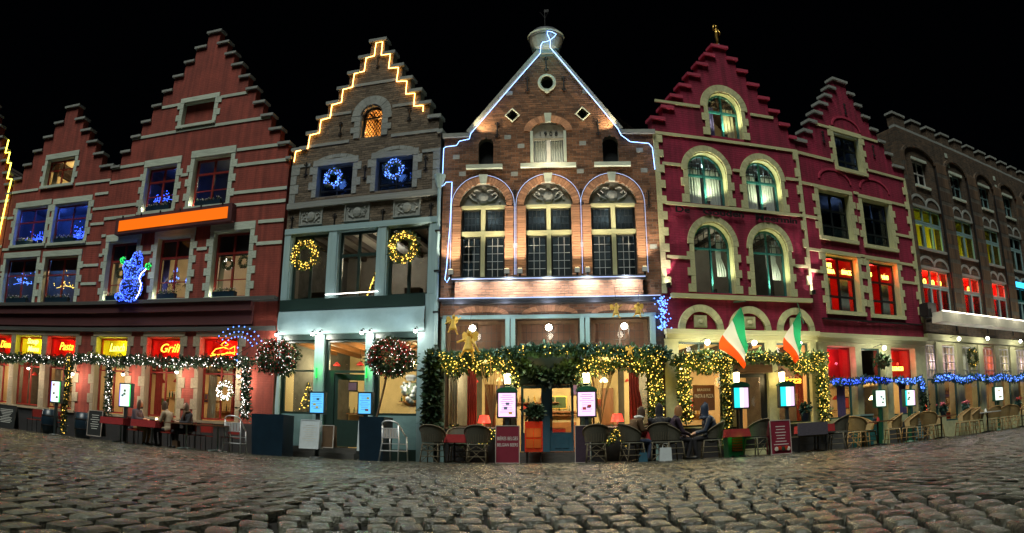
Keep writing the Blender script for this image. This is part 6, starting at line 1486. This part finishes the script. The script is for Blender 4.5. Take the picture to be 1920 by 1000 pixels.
LIGHT = [(F6, .25, 1.6, math.pi * .6, 'light rattan chair left of the first table by the second wine red house'), (F6, 1.05, 1.3, 0.2, 'light rattan chair behind the table with the red napkin'), (F6, 1.95, 1.6, -math.pi * .7, 'light rattan chair with its back to us below the left bright menu case'), (F6, 2.85, 1.6, -math.pi * .68, 'light rattan chair with its back to us below the right bright menu case'),
         (F7, -2.4, 1.6, math.pi * .62, 'light rattan chair at the corner of the second wine red house'), (F7, -1.5, 1.3, .1, 'light rattan chair behind the second table with glasses'), (F7, -.25, 1.7, -math.pi * .72, 'light rattan chair, left of the pair right of the second table'), (F7, .45, 1.7, -math.pi * .72, 'light rattan chair, right of the pair right of the second table'), (F7, 1.3, 1.4, math.pi * .55, 'light rattan chair left of the small table below the lone menu case'), (F7, 2.15, 1.7, math.pi * .85, 'reddish rattan chair right of the small table below the lone menu case'), (F7, 2.85, 1.8, math.pi * .95, 'light rattan chair nearest the tall pilaster on the right-hand terrace'), (F7, 4.3, 1.5, math.pi * .6, 'yellow rattan chair by the flower pot near the right edge'), (F7, 5.6, 1.5, -math.pi * .6, 'light rattan chair cut by the right edge')]
for i, (fr, u, d, rz, lb) in enumerate(LIGHT): put(cl if i == 0 else copy_tree(cl), fr, u, d, rz, lb, GRP_L)
def metal_chair(label):
    o = bpy.data.objects.new('metal_chair', None); COL.objects.link(o); tag(o, label, 'chair', 'aluminium chairs')
    for sx in (-1, 1):
        g = MB(); g.tube([(sx * .27, -.24, 0), (sx * .25, -.2, .66)], .019, 7); g.build('leg', 'aluminium', o, smooth=True); g = MB(); g.tube([(sx * .29, .28, 0), (sx * .25, .18, .5), (sx * .24, .2, .95)], .019, 7); g.build('leg', 'aluminium', o, smooth=True)
    g = MB(); pts = [(-.25, -.2, .66), (-.27, -.05, .72), (-.265, .1, .86)] + [(.24 * math.cos(math.pi - math.pi * i / 10), .2 + .1 * math.sin(math.pi * i / 10), .96 + .1 * math.sin(math.pi * i / 10)) for i in range(11)] + [(.265, .1, .86), (.27, -.05, .72), (.25, -.2, .66)]
    g.tube(pts, .019, 7); g.build('arm_hoop', 'aluminium', o, smooth=True)
    for k in range(5): piece('back_slat', o, 'aluminium', -.22 + k * .09, -.15 + k * .09, .22, .24, .62, .86)
    g = MB(); g.tube([(-.24, .21, .62), (.24, .21, .62)], .014, 6); g.build('rail', 'aluminium', o); g = MB(); g.tube([(-.24, .21, .86), (.24, .21, .86)], .014, 6); g.build('rail', 'aluminium', o); g = MB(); g.tube([(-.27, -.22, .28), (-.27, .24, .28), (.27, .24, .28), (.27, -.22, .28)], .014, 6); g.build('stretcher', 'aluminium', o)
    for k in range(6): piece('seat_slat', o, 'aluminium', -.24, .24, -.22 + k * .075, -.16 + k * .075, .46, .475)
    return o
mc = metal_chair('aluminium armchair left of the left topiary planter'); mc.location = F3.p(-.32, 1.9, 0); mc.rotation_euler[2] = F3.a + math.pi + .2
m2 = copy_tree(mc); m2['label'] = 'aluminium armchair right of the right topiary planter'; m2.location = F3.p(4.6, 1.75, 0); m2.rotation_euler[2] = F3.a - .15 + math.pi
def table(fr, u, d, w, label, group, cloth='cloth_red', top='table_wood', leg='iron', h=.73, napkin=False, rz=0):
    o = thing('cafe_table', fr, u, d, 0, label, 'table', group, rz)
    piece('top', o, top, -w / 2, w / 2, -w / 2, w / 2, h - .03, h); g = MB(); g.lathe([(.028, .04), (.028, h - .03)], n=8); g.build('leg', leg, o)
    g = MB(); [g.tube([(0, 0, .05), (.28 * math.cos(a), .28 * math.sin(a), .015)], .02, 6) for a in (.6, 2.5, 3.8, 5.6)]; g.build('base', leg, o)
    if cloth:
        g = MB(); e = w / 2 + .012; g.box(-e, e, -e, e, h + .001, h + .008); 
        for s in (-1, 1):
            g.add([(-e, s * e, h), (e, s * e, h), (e + .01, s * (e + .015), h - .2), (-e - .01, s * (e + .015), h - .2)], [(0, 1, 2, 3)]); g.add([(s * e, -e, h), (s * e, e, h), (s * (e + .015), e + .01, h - .2), (s * (e + .015), -e - .01, h - .2)], [(0, 1, 2, 3)])
        g.build('tablecloth', cloth, o)
    return o
for k, (u, lb, cl_) in enumerate(((3.4, 'pedestal table with red cloth under the second lit menu case', 'cloth_red'), (4.72, 'pedestal table with red cloth and a candle between the seated people', 'cloth_red'), (6.05, 'bare wooden pedestal table beside the people at the left terrace', None), (7.2, 'bare reddish pedestal table nearest the aluminium chair', None))):
    table(F2, u, 2.0, .95, lb, 'pedestal tables of the red houses', cl_, 'table_wood', 'table_grey', .76)
table(F4, .7, 1.5, .8, 'red-clothed table behind the left pair of dark rattan chairs', 'clothed terrace tables'); table(F4, 5.42, 1.8, .6, 'small red-clothed table between the scarfed and the hooded person', 'clothed terrace tables'); table(F5, 1.25, 1.8, .62, 'table with green and red cloth below the left turquoise menu case', 'clothed terrace tables'); table(F5, 3.75, 1.9, .8, 'red-clothed table by the seam of the wine red houses', 'clothed terrace tables')
table(F6, 1.1, 1.7, .75, 'table with red napkins below the left bright menu case', 'right-hand terrace tables', None); table(F7, -1.9, 1.8, .8, 'wooden table at the corner of the second wine red house', 'right-hand terrace tables', None); table(F7, 1.3, 1.9, .8, 'small table below the lone menu case under the awning', 'right-hand terrace tables', None, 'white_paint'); table(F7, 5.0, 1.6, .7, 'table beside the flower pot near the right edge', 'right-hand terrace tables', None)
cb = thing('candle', F2, 4.8, 1.9, .775, 'burning candle glass on the red-clothed table of the left terrace', 'candle'); g = MB(); g.lathe([(.03, 0), (.035, .09)], n=10); g.build('glass', 'lamp_warm', cb); lamp(F2, 4.8, 1.9, .95, 3.5, (1, .5, .12), .04)
for k, (fr, u, d, lb, m_) in enumerate(((F6, 1.25, 1.6, 'folded red napkin on the table below the left bright menu case', 'cloth_red'), (F6, .95, 1.7, 'folded blue napkin on the table below the left bright menu case', 'planter_blue'), (F7, 1.35, 1.8, 'folded white napkin on the small table under the awning', 'cloth_white'), (F4, 5.35, 1.7, 'white cup on the table of the scarfed person', 'cloth_white'))):
    o = thing('napkin' if 'napkin' in lb else 'cup', fr, u, d, .735, lb, 'napkin' if 'napkin' in lb else 'cup'); g = MB(); g.lathe([(.06, 0), (.045, .07), (.01, .13)], n=6) if 'napkin' in lb else g.lathe([(.03, .0), (.045, .08), (.04, .08), (.02, .01)], n=10); g.build('body', m_, o)
def gbench(fr, u, d, label, cloth):
    o = thing('bench', fr, u, d, 0, label, 'bench'); piece('seat', o, 'rattan_dark', -.5, .5, -.22, .22, .42, .46)
    for sx in (-.46, .46):
        for sy in (-.2, .2): piece('leg', o, 'iron', sx - .02, sx + .02, sy - .02, sy + .02, 0, .42)
    g = MB(); g.box(-.5, .5, -.25, -.21, .46, .8); g.build('backrest', cloth, o); piece('rail', o, 'iron', -.5, .5, -.24, -.22, .2, .23); return o
gbench(F5, 3.4, 2.1, 'grey cloth-backed bench right of the red pasta board', 'coat_grey')
# menu cases
def menu(fr, u, d, z0, w, h, label, group, parts, case='case_dark', hood=None, ground_=True, deep=.14, lines=9, glow=(1, 1, 1), pw=1.2):
    o = thing('menu_case', fr, u, d, 0, label, 'menu case', group)
    g = MB(); g.box(-w / 2 - .04, w / 2 + .04, -deep / 2, deep / 2, z0 - .04, z0 + h + .04); g.build('case', case, o)
    if hood: g = MB(); g.prism(arch_loop(-w / 2 - .06, w / 2 + .06, z0 + h + .041, z0 + h + .05, z0 + h + .17, 10), -deep / 2 - .02, deep / 2); g.build('hood', hood, o)
    x = -w / 2; 
    for m_, f in parts: piece('lit_sheet', o, m_, x, x + w * f - .004, -deep / 2 - .012, -deep / 2 - .001, z0, z0 + h); x += w * f
    rnd = random.Random(int(u * 100)); t = MB()
    for k in range(lines):
        zz = z0 + h * (.9 - .8 * k / lines); ww = w * rnd.uniform(.25, .42); t.box(-ww, ww, -deep / 2 - .015, -deep / 2 - .0125, zz, zz + h * .018)
    t.build('menu_print', 'coat_grey', o, kind='stuff')
    if lines:
        for k in range(3):
            xx = w * rnd.uniform(-.38, .2); zz = z0 + h * rnd.uniform(.08, .8); piece('menu_picture', o, rnd.choice(('coat_brown', 'leaf_mid', 'berry_red', 'gold_cloth', 'door_blue')), xx, xx + w * .2, -deep / 2 - .017, -deep / 2 - .0155, zz, zz + h * .1)
    if ground_: piece('post', o, case, -.05, .05, -.04, .04, .04, z0 - .04); g = MB(); g.lathe([(.22, 0), (.2, .03), (.05, .05)], n=14); g.build('base', case, o)
    else: piece('bracket', o, case, -.05, .05, deep / 2, d, z0 + h * .3, z0 + h * .5)
    lamp(fr, u, d + .35, z0 + h * .5, pw, glow, .2)
    return o
menu(F2, .28, 2.0, 1.12, .46, .68, 'leftmost lit menu case, white with violet and green edges', 'lit menu cases of the red houses', (('screen_violet', .08), ('screen_white', .82), ('screen_green', .1)), glow=(.7, 1, .8))
menu(F2, 3.58, 2.0, 1.16, .46, .68, 'second lit menu case, white with a violet left edge, over the red-clothed table', 'lit menu cases of the red houses', (('screen_violet', .1), ('screen_white', .8), ('screen_green', .1)), glow=(.7, 1, .8))
menu(F3, 2.03, 1.2, 1.28, .42, .55, 'blue lit menu case left of the open green door', 'blue menu cases', (('screen_blue', 1),), 'case_dark', glow=(.3, .7, 1), pw=1.5); menu(F3, 3.52, 1.2, 1.28, .36, .55, 'blue lit menu case right of the open green door', 'blue menu cases', (('screen_blue', 1),), 'case_dark', glow=(.3, .7, 1), pw=1.5)
menu(F4, 1.98, .45, 1.26, .46, .64, 'pink lit menu case with green hood left of the blue door', 'pink menu cases', (('screen_pink', 1),), 'case_dark', 'case_green', glow=(1, .8, 1)); menu(F4, 4.12, .45, 1.26, .46, .64, 'pink lit menu case with green hood right of the blue door', 'pink menu cases', (('screen_pink', 1),), 'case_dark', 'case_green', glow=(1, .8, 1))
menu(F5, 2.16, .5, 1.38, .46, .56, 'lit menu case in turquoise, white and pink left of the dark door', 'three-coloured menu cases', (('screen_cyan', .4), ('screen_white', .24), ('screen_pink', .36)), 'case_dark', 'case_green', lines=0, glow=(.8, 1, 1)); menu(F5, 3.74, .5, 1.38, .48, .56, 'lit menu case in turquoise, white and pink right of the dark door', 'three-coloured menu cases', (('screen_cyan', .4), ('screen_white', .3), ('screen_pink', .3)), 'case_dark', 'case_green', lines=0, glow=(.8, 1, 1))
menu(F6, 2.5, .6, 1.24, .46, .5, 'bright white menu case left of the door of the second wine red house', 'white menu cases', (('screen_white', 1),), 'case_green', glow=(.8, 1, .9)); menu(F6, 4.1, .6, 1.22, .52, .5, 'bright white menu case right of the door of the second wine red house', 'white menu cases', (('screen_cyan', .15), ('screen_white', .7), ('screen_pink', .15)), 'case_green', glow=(.8, 1, .9)); menu(F7, 4.55, .7, 1.2, .7, .5, 'lone white menu case under the cream awning', 'white menu cases', (('screen_white', 1),), 'case_green', glow=(.8, 1, .9))
# boards
def board(fr, u, d, w, h, label, m, lines, frame='sign_frame', rz=0, texts=(), cat='sign board', z=0.0, tilt=8, seed=1):
    o = thing('pavement_sign', fr, u, d, z, label, cat, None, rz)
    b_ = bpy.data.objects.new('front_board', None)
    p = MB(); p.box(-w / 2, w / 2, -.02, 0, .02, h); f = p.build('front_board', m, o); f.rotation_euler[0] = -rad(tilt)
    q = MB(); q.box(-w / 2, w / 2, 0, .02, .02, h); q2 = q.build('rear_board', m, o); q2.location[1] = .26; q2.rotation_euler[0] = rad(tilt)
    g = MB(); g.box(-w / 2 - .02, -w / 2, -.03, .005, 0, h + .02).box(w / 2, w / 2 + .02, -.03, .005, 0, h + .02).box(-w / 2, w / 2, -.03, .005, h, h + .02).box(-w / 2, w / 2, -.03, .005, 0, .02); g.build('frame', frame, f)
    rnd = random.Random(seed); t = MB()
    for k in range(lines):
        zz = h * (.82 - .62 * k / max(1, lines)); ww = w * rnd.uniform(.2, .4); t.box(-ww, ww, -.024, -.0205, zz, zz + .018)
    if lines: t.build('chalk_lines', 'chalk', f, kind='stuff')
    for body_, size, zz, wd_ in texts: textmesh('lettering', body_, size, 'chalk', f, (0, -.0215, zz), extr=.002, width=wd_)
    return o
board(F4, 2.08, 1.7, .58, .96, 'wine red pavement board reading BIERES BELGES left of the blue door', 'sign_wine', 0, texts=(('BI\u00c8RES BELGES', .13, .6, .52), ('BELGIAN BEERS', .12, .44, .52)), tilt=4)
board(F5, 2.5, 2.1, .62, .9, 'red pavement board with pale text lines and a food picture', 'sign_wine', 7, tilt=4, seed=4)
o_ = thing('food_picture', F5, 2.5, 2.15, .06, 'printed food picture at the foot of the red pavement board', 'picture'); g = MB()
for k, (x, m_) in enumerate(((-.18, 0), (-.08, 1), (.04, 2), (.14, 1), (.2, 0))): g.ball((x, 0, .09 + .02 * (k % 2)), (.07, .008, .06), 8, m_)
g.build('print', ['petal_white', 'flag_red', 'leaf_dark'], o_)
board(F4, 3.98, 1.6, .36, .95, 'plum board with a printed grid below the right pink menu case', 'coat_plum', 0, tilt=3)
board(F1, 2.9, 2.1, 1.0, .82, 'wide black chalkboard at the left edge of the terrace', 'board_black', 9, 'board_black', seed=6, tilt=6)
board(F2, 2.2, 2.0, .62, .82, 'tall black chalkboard with pale frame left of the second lit menu case', 'board_black', 7, 'sign_frame', seed=7, tilt=5, z=.12)
board(F3, 1.9, 1.45, .58, .8, 'pale blue-grey board with printed lines below the left blue menu case', 'pale_print', 8, 'pale_print', seed=8, tilt=6, z=.25); board(F3, 3.5, 1.35, .26, .82, 'narrow pale board below the right blue menu case', 'pale_print', 6, 'pale_print', seed=9, tilt=6, z=.25); board(F3, 2.35, 1.2, .34, .62, 'small brownish board behind the pale board at the open door', 'coat_brown', 0, 'sign_frame', tilt=5, z=.3)
# orange cabinet with a dark plant ball at the door, green and red bin
o = thing('cabinet', F4, 2.72, 1.0, 0.0, 'red cabinet with orange panels standing at the blue door', 'cabinet'); g = MB(); g.box(-.23, .23, -.16, .16, .3, 1.1); g.build('body', 'flag_red', o); piece('leg', o, 'iron', -.2, -.16, -.1, .1, 0, .3); piece('leg', o, 'iron', .16, .2, -.1, .1, 0, .3)
for i in range(2):
    for j in range(2): piece('panel', o, 'sign_orange_off', -.2 + i * .205, -.01 + i * .205, -.175, -.16, .4 + j * .28, .64 + j * .28)
lamp(F4, 2.72, 1.5, .8, 1.5, (1, .4, .1), .1)
o = thing('round_shrub', F4, 2.75, 1.0, 1.1, 'round dark shrub standing on the red and orange cabinet', 'shrub'); g = MB(); leaf_cloud(g, [(-.02, 0, .22), (.02, 0, .22)], 900, .26, .1, random.Random(5)); g.build('crown', 'leaf_dark', o, kind='stuff'); g = MB(); g.lathe([(.12, 0), (.15, .12)], n=10); g.build('pot', 'iron', o)
o = thing('waste_bin', F5, 1.25, 1.75, 0, 'bright green bin with a red slatted front under the clothed table', 'bin'); g = MB(); g.prism([(-.24, 0), (.2, 0), (.24, .66), (-.28, .66)], -.12, .16); g.build('body', 'case_green', o)
for k in range(6): piece('slat', o, 'flag_red', -.14, .16, -.145, -.121, .16 + k * .07, .21 + k * .07)
lamp(F5, 1.2, 2.15, .5, 1.0, (.1, 1, .1), .1)
# bags
for k, (fr, u, d, lb, m_) in enumerate(((F4, 6.0, 2.25, 'pale blue shopping bag under the chair of the black hooded person', 'pale_print'), (F4, 5.45, 2.2, 'small blue bag at the feet of the person with the white scarf', 'door_blue'), (F2, 5.75, 2.1, 'brown bag under the table beside the left terrace couple', 'coat_brown'))):
    o = thing('shopping_bag', fr, u, d, 0, lb, 'bag'); w = .32 if k == 0 else .22; g = MB(); g.prism([(-w / 2, 0), (w / 2, 0), (w / 2 - .02, w * 1.05), (-w / 2 + .02, w * 1.05)], -.08, .08); g.build('body', m_, o); g = MB(); g.tube([(-.07, 0, w), (-.05, 0, w + .12), (.05, 0, w + .12), (.07, 0, w)], .008, 5); g.build('handle', 'cloth_white' if k == 0 else m_, o)
def flowerpot(fr, u, d, z, label, petal, seed, s=1.0):
    o = thing('flower_pot', fr, u, d, z, label, 'flower pot', 'flower pots'); rnd = random.Random(seed); g = MB(); g.lathe([(.09 * s, 0), (.13 * s, .2 * s)], n=12); g.build('pot', 'planter_blue', o); g = MB(); leaf_cloud(g, [(-.05, 0, .28 * s), (.05, 0, .28 * s)], 260, .15 * s, .09, rnd); g.build('foliage', 'leaf_teal', o, kind='stuff'); g = MB()
    for _ in range(16): g.ball((rnd.gauss(0, .09), rnd.gauss(0, .06), .38 * s + rnd.uniform(0, .12)), .04, 6)
    g.build('flowers', petal, o, kind='stuff')
flowerpot(F7, .35, .5, .75, 'pot of red and white flowers at the first window under the awning', 'petal_pink', 1); flowerpot(F7, 2.1, .5, .75, 'pot of pink flowers at the second window under the awning', 'petal_pink', 2); flowerpot(F7, 6.7, .6, .75, 'pot of red flowers on the sill near the right edge', 'berry_red', 3); flowerpot(F5, 4.4, .5, .9, 'low planter of dark greenery below the Pizza neon', 'leaf_dark', 4, 1.2)
o = thing('drinks_stand', F6, 1.5, .7, 0, 'turquoise cabinet behind the chairs of the second wine red house', 'cabinet'); piece('body', o, 'frame_teal', -.3, .3, -.2, .2, 0, .95); piece('top', o, 'teal_paint', -.33, .33, -.22, .22, .95, 1.0)
o = thing('shutter_panel', F6, 4.9, .4, 0, 'teal louvred panel at the right corner of the second wine red house', 'panel'); piece('frame', o, 'frame_teal', -.25, .25, 0, .04, 0, 1.0)
for k in range(10): piece('slat', o, 'teal_paint', -.22, .22, -.03, 0, .08 + k * .09, .13 + k * .09)

# ---------------------------------------------------------------- people
def limb(mb, pts, rs, n=10):
    """tapered limb with round ends"""
    P = [Vector(p) for p in pts]
    for i in range(len(P) - 1):
        k = 5
        for j in range(k):
            a, b = P[i].lerp(P[i + 1], j / k), P[i].lerp(P[i + 1], (j + 1) / k); ra, rb = rs[i] + (rs[i + 1] - rs[i]) * j / k, rs[i] + (rs[i + 1] - rs[i]) * (j + 1) / k
            mb.tube([a, b], ra, n, r1=rb)
    for p, r in zip(P, rs): mb.ball(p, r, n)
def person(fr, u, d, rz, label, coat, trousers, hair, hood=False, lean=.06, turn=0.0, arms=((.12, -.36, .78), (-.1, -.34, .8)), scarf=None, bulk=1.0, seat=.47):
    """a seated figure facing -y; one continuous body, hood, hair and scarf as parts"""
    o = thing('person', fr, u, d, 0, label, 'person', None, rz); b = MB(); k = bulk; S0 = seat
    pel, ch, nk, hd = Vector((0, .04, S0 + .1)), Vector((0, .04 - lean * .6, S0 + .46)), Vector((0, .03 - lean, S0 + .66)), Vector((0, .0 - lean * 1.2, S0 + .79))
    b.ball(pel, (.19 * k, .16 * k, .14), 14); limb(b, [pel, Vector((0, .05 - lean * .3, S0 + .28)), ch], [.16 * k, .165 * k, .17 * k], 14)
    b.ball(ch + Vector((0, 0, .03)), (.21 * k, .13 * k, .14), 14); limb(b, [ch + Vector((0, 0, .1)), nk, hd], [.08, .06, .06])
    b.ball(hd + Vector((0, -.005, .02)), (.076, .092, .112), 14)
    f = Vector((math.sin(turn), -math.cos(turn), 0)); r_ = Vector((math.cos(turn), math.sin(turn), 0))
    b.ball(hd + f * .092 + Vector((0, 0, .0)), (.015, .022, .022), 6); b.ball(hd + f * .07 - Vector((0, 0, .06)), (.035, .03, .03), 8)
    for s in (-1, 1):
        b.ball(hd + r_ * s * .077, (.016, .022, .032), 6)
        limb(b, [pel + Vector((s * .09, 0, -.03)), Vector((s * .12, -.22, S0 + .06)), Vector((s * .13, -.42, S0 + .03))], [.095, .085, .065]); limb(b, [Vector((s * .13, -.42, S0 + .03)), Vector((s * .13, -.4, S0 * .55)), Vector((s * .12, -.36, .09))], [.065, .056, .042])
        limb(b, [Vector((s * .12, -.35, .06)), Vector((s * .125, -.46, .045)), Vector((s * .13, -.54, .035))], [.045, .042, .032])
        sh = ch + Vector((s * .2 * k, 0, .09)); ha = Vector(arms[0 if s > 0 else 1]); el = (sh + ha) / 2 + Vector((s * .07, .06, -.12)); limb(b, [sh, el, ha], [.075, .058, .04])
        dr = (ha - el).normalized(); side = dr.cross(Vector((0, 0, 1))).normalized(); up = side.cross(dr); limb(b, [ha, ha + dr * .05], [.034, .036], 8)
        for q in range(4):
            base = ha + dr * .07 + side * (.026 - .0175 * q); L = (.062, .07, .066, .052)[q]; limb(b, [base, base + dr * L * .55 - up * .006, base + dr * L * .8 - up * .028], [.011, .010, .009], 6)
        limb(b, [ha + dr * .02 - side * s * .03, ha + dr * .05 - side * s * .052, ha + dr * .085 - side * s * .05], [.013, .012, .010], 6)
    ob = b.build('body', [coat, trousers, 'skin', 'shoe'], o)
    md = ob.modifiers.new('r', 'REMESH'); md.mode = 'VOXEL'; md.voxel_size = .0115; sm = ob.modifiers.new('s', 'SMOOTH'); sm.iterations = 3; sm.factor = .5
    dg = bpy.context.evaluated_depsgraph_get(); me = bpy.data.meshes.new_from_object(ob.evaluated_get(dg)); old = ob.data; ob.modifiers.clear(); ob.data = me; me.name = 'body'; bpy.data.meshes.remove(old)
    me.materials.clear(); [me.materials.append(MATS[m_]) for m_ in (coat, trousers, 'skin', 'shoe')]; idx = []; hs = [Vector(a) for a in arms]
    for p in me.polygons:
        c = p.center
        if c.z > nk.z + .015: i = 2
        elif min((c - h_).length for h_ in hs) < .03 or any((c - h_).dot(Vector((0, -1, 0))) > -.005 and (c - h_).length < .17 and c.z > S0 + .12 for h_ in hs): i = 2
        elif c.z < .1: i = 3
        elif c.z < S0 + .1 and c.y < .0 or c.z < S0 - .03: i = 1
        else: i = 0
        idx.append(i)
    me.polygons.foreach_set('material_index', idx); me.polygons.foreach_set('use_smooth', [True] * len(me.polygons))
    if hood:
        g = MB(); n = 16; prof = [(.125, -.17), (.115, -.11), (.118, -.04), (.118, .03), (.108, .09), (.08, .135), (.035, .175), (.008, .2)]; vs_ = []
        for R, z in prof:
            for i in range(n + 1):
                a = turn + math.pi / 2 + rad(-140 + 280 * i / n); vs_.append((hd.x + R * math.cos(a) * .9, hd.y + R * math.sin(a) * 1.05 + (.03 if z > .1 else 0), hd.z + z))
        w = n + 1; g.add(vs_, [(j * w + i, j * w + i + 1, (j + 1) * w + i + 1, (j + 1) * w + i) for j in range(len(prof) - 1) for i in range(n)]); g.lathe([(.15, -.24), (.135, -.2), (.11, -.165)], tuple(hd), 16); g.build('hood', coat, o, smooth=True)
    else:
        g = MB(); n = 14; vs_ = []
        for j in range(8):
            th = rad(8 + 100 * j / 7)
            for i in range(n + 1):
                a = turn + math.pi / 2 + rad(-125 + 250 * i / n); q = 1.06 + (.25 if j > 5 else 0) * .4; vs_.append((hd.x + .084 * q * math.sin(th) * math.cos(a), hd.y + .1 * q * math.sin(th) * math.sin(a), hd.z + .02 + .122 * math.cos(th) - (.06 if j > 5 else 0) * (j - 5)))
        w = n + 1; g.add(vs_, [(j * w + i, j * w + i + 1, (j + 1) * w + i + 1, (j + 1) * w + i) for j in range(7) for i in range(n)]); g.build('hair', hair, o, smooth=True)
    if scarf: g = MB(); g.tube([(nk.x + .095 * math.cos(a), nk.y + .09 * math.sin(a), nk.z - .01 + .012 * math.sin(3 * a)) for a in [2 * math.pi * i / 14 for i in range(14)]], .04, 8, close=True); g.tube([(nk.x + .06, nk.y - .1, nk.z), (nk.x + .08, nk.y - .14, nk.z - .12), (nk.x + .07, nk.y - .12, nk.z - .24)], .035, 7, r1=.03); g.build('scarf', scarf, o, smooth=True)
    return o
person(F4, 5.9, 2.0, math.pi * .98, 'person in a black hooded jacket seated with the back to us', 'coat_black', 'trouser_dark', None, True, .03, bulk=1.12, seat=.49)
person(F4, 5.22, 2.1, math.pi * .62, 'person with brown hair and a white scarf bent over a small table', 'coat_brown', 'denim', 'hair_brown', False, .2, scarf='cloth_white', seat=.47)
person(F5, -.6, 1.9, math.pi * .5, 'ginger-haired person in a plum coat facing the navy hooded person', 'coat_plum', 'trouser_dark', 'hair_ginger', False, .14, seat=.47, arms=((.1, -.4, .62), (-.1, -.42, .64)))
person(F5, .4, 2.0, -math.pi * .6, 'person in a navy hooded jacket turned towards the ginger-haired person', 'coat_navy', 'trouser_dark', None, True, .12, bulk=1.1, seat=.48, arms=((.12, -.4, .66), (-.1, -.38, .68)))
person(F2, 4.05, 2.0, math.pi * .55, 'person in a grey-violet coat and tan trousers at the left end of the candle table', 'coat_grey', 'trouser_tan', 'hair_brown', False, .1)
person(F2, 5.35, 2.0, -math.pi * .5, 'person in a beige jacket and dark trousers at the right end of the candle table', 'coat_beige', 'trouser_dark', 'hair_brown', False, .14)
person(F2, 5.85, 1.7, -math.pi * .15, 'person in a dark coat with a brown hat behind the beige-jacketed person', 'coat_black', 'trouser_dark', 'hair_brown', False, .05, scarf='coat_brown')
def stool(fr, u, d, rz, label, m_='frame_red'):
    o = thing('terrace_chair', fr, u, d, 0, label, 'chair', 'red terrace chairs', rz); piece('seat', o, m_, -.22, .22, -.22, .22, .43, .46); piece('backrest', o, m_, -.22, .22, .2, .23, .55, .82)
    for sx in (-1, 1):
        for sy in (-1, 1): g = MB(); g.tube([(sx * .2, sy * .2, 0), (sx * .2, sy * .21, .44 if sy < 0 else .84)], .014, 6); g.build('leg', 'iron', o)
for k, (fr, u, d, rz, lb) in enumerate(((F2, 4.05, 2.0, math.pi * .55, 'red chair under the person in the grey-violet coat'), (F2, 5.4, 2.0, -math.pi * .5, 'red chair under the person in the beige jacket'), (F2, 5.85, 1.7, -math.pi * .15, 'red chair under the person with the brown hat'), (F2, 3.4, 1.3, 0, 'empty red chair behind the table under the second lit menu case'), (F2, 6.2, 1.3, .1, 'empty red chair behind the bare wooden table'), (F2, 7.2, 1.3, 0, 'empty red chair behind the bare reddish table'), (F1, 4.2, 1.8, .3, 'red chair beside the wide black chalkboard'), (F2, -.2, 1.6, .2, 'red chair left of the leftmost lit menu case'))):
    stool(fr, u, d, rz, lb)
for k, (fr, u, d, lb) in enumerate(((F1, 4.9, 1.7, 'dark covered barrel table beside the red chair near the left edge'), (F2, 1.3, 1.6, 'dark grey barrel planter between the two lit menu cases'))):
    o = thing('barrel', fr, u, d, 0, lb, 'barrel'); g = MB(); g.lathe([(.26, 0), (.32, .3), (.33, .5), (.28, .85), (.0, .86)], n=18); g.build('body', 'planter_blue', o, smooth=True)
    g = MB(); g.lathe([(.325, .28), (.335, .3), (.33, .33)], n=18); g.lathe([(.32, .6), (.325, .63), (.315, .66)], n=18); g.build('hoop', 'iron', o)
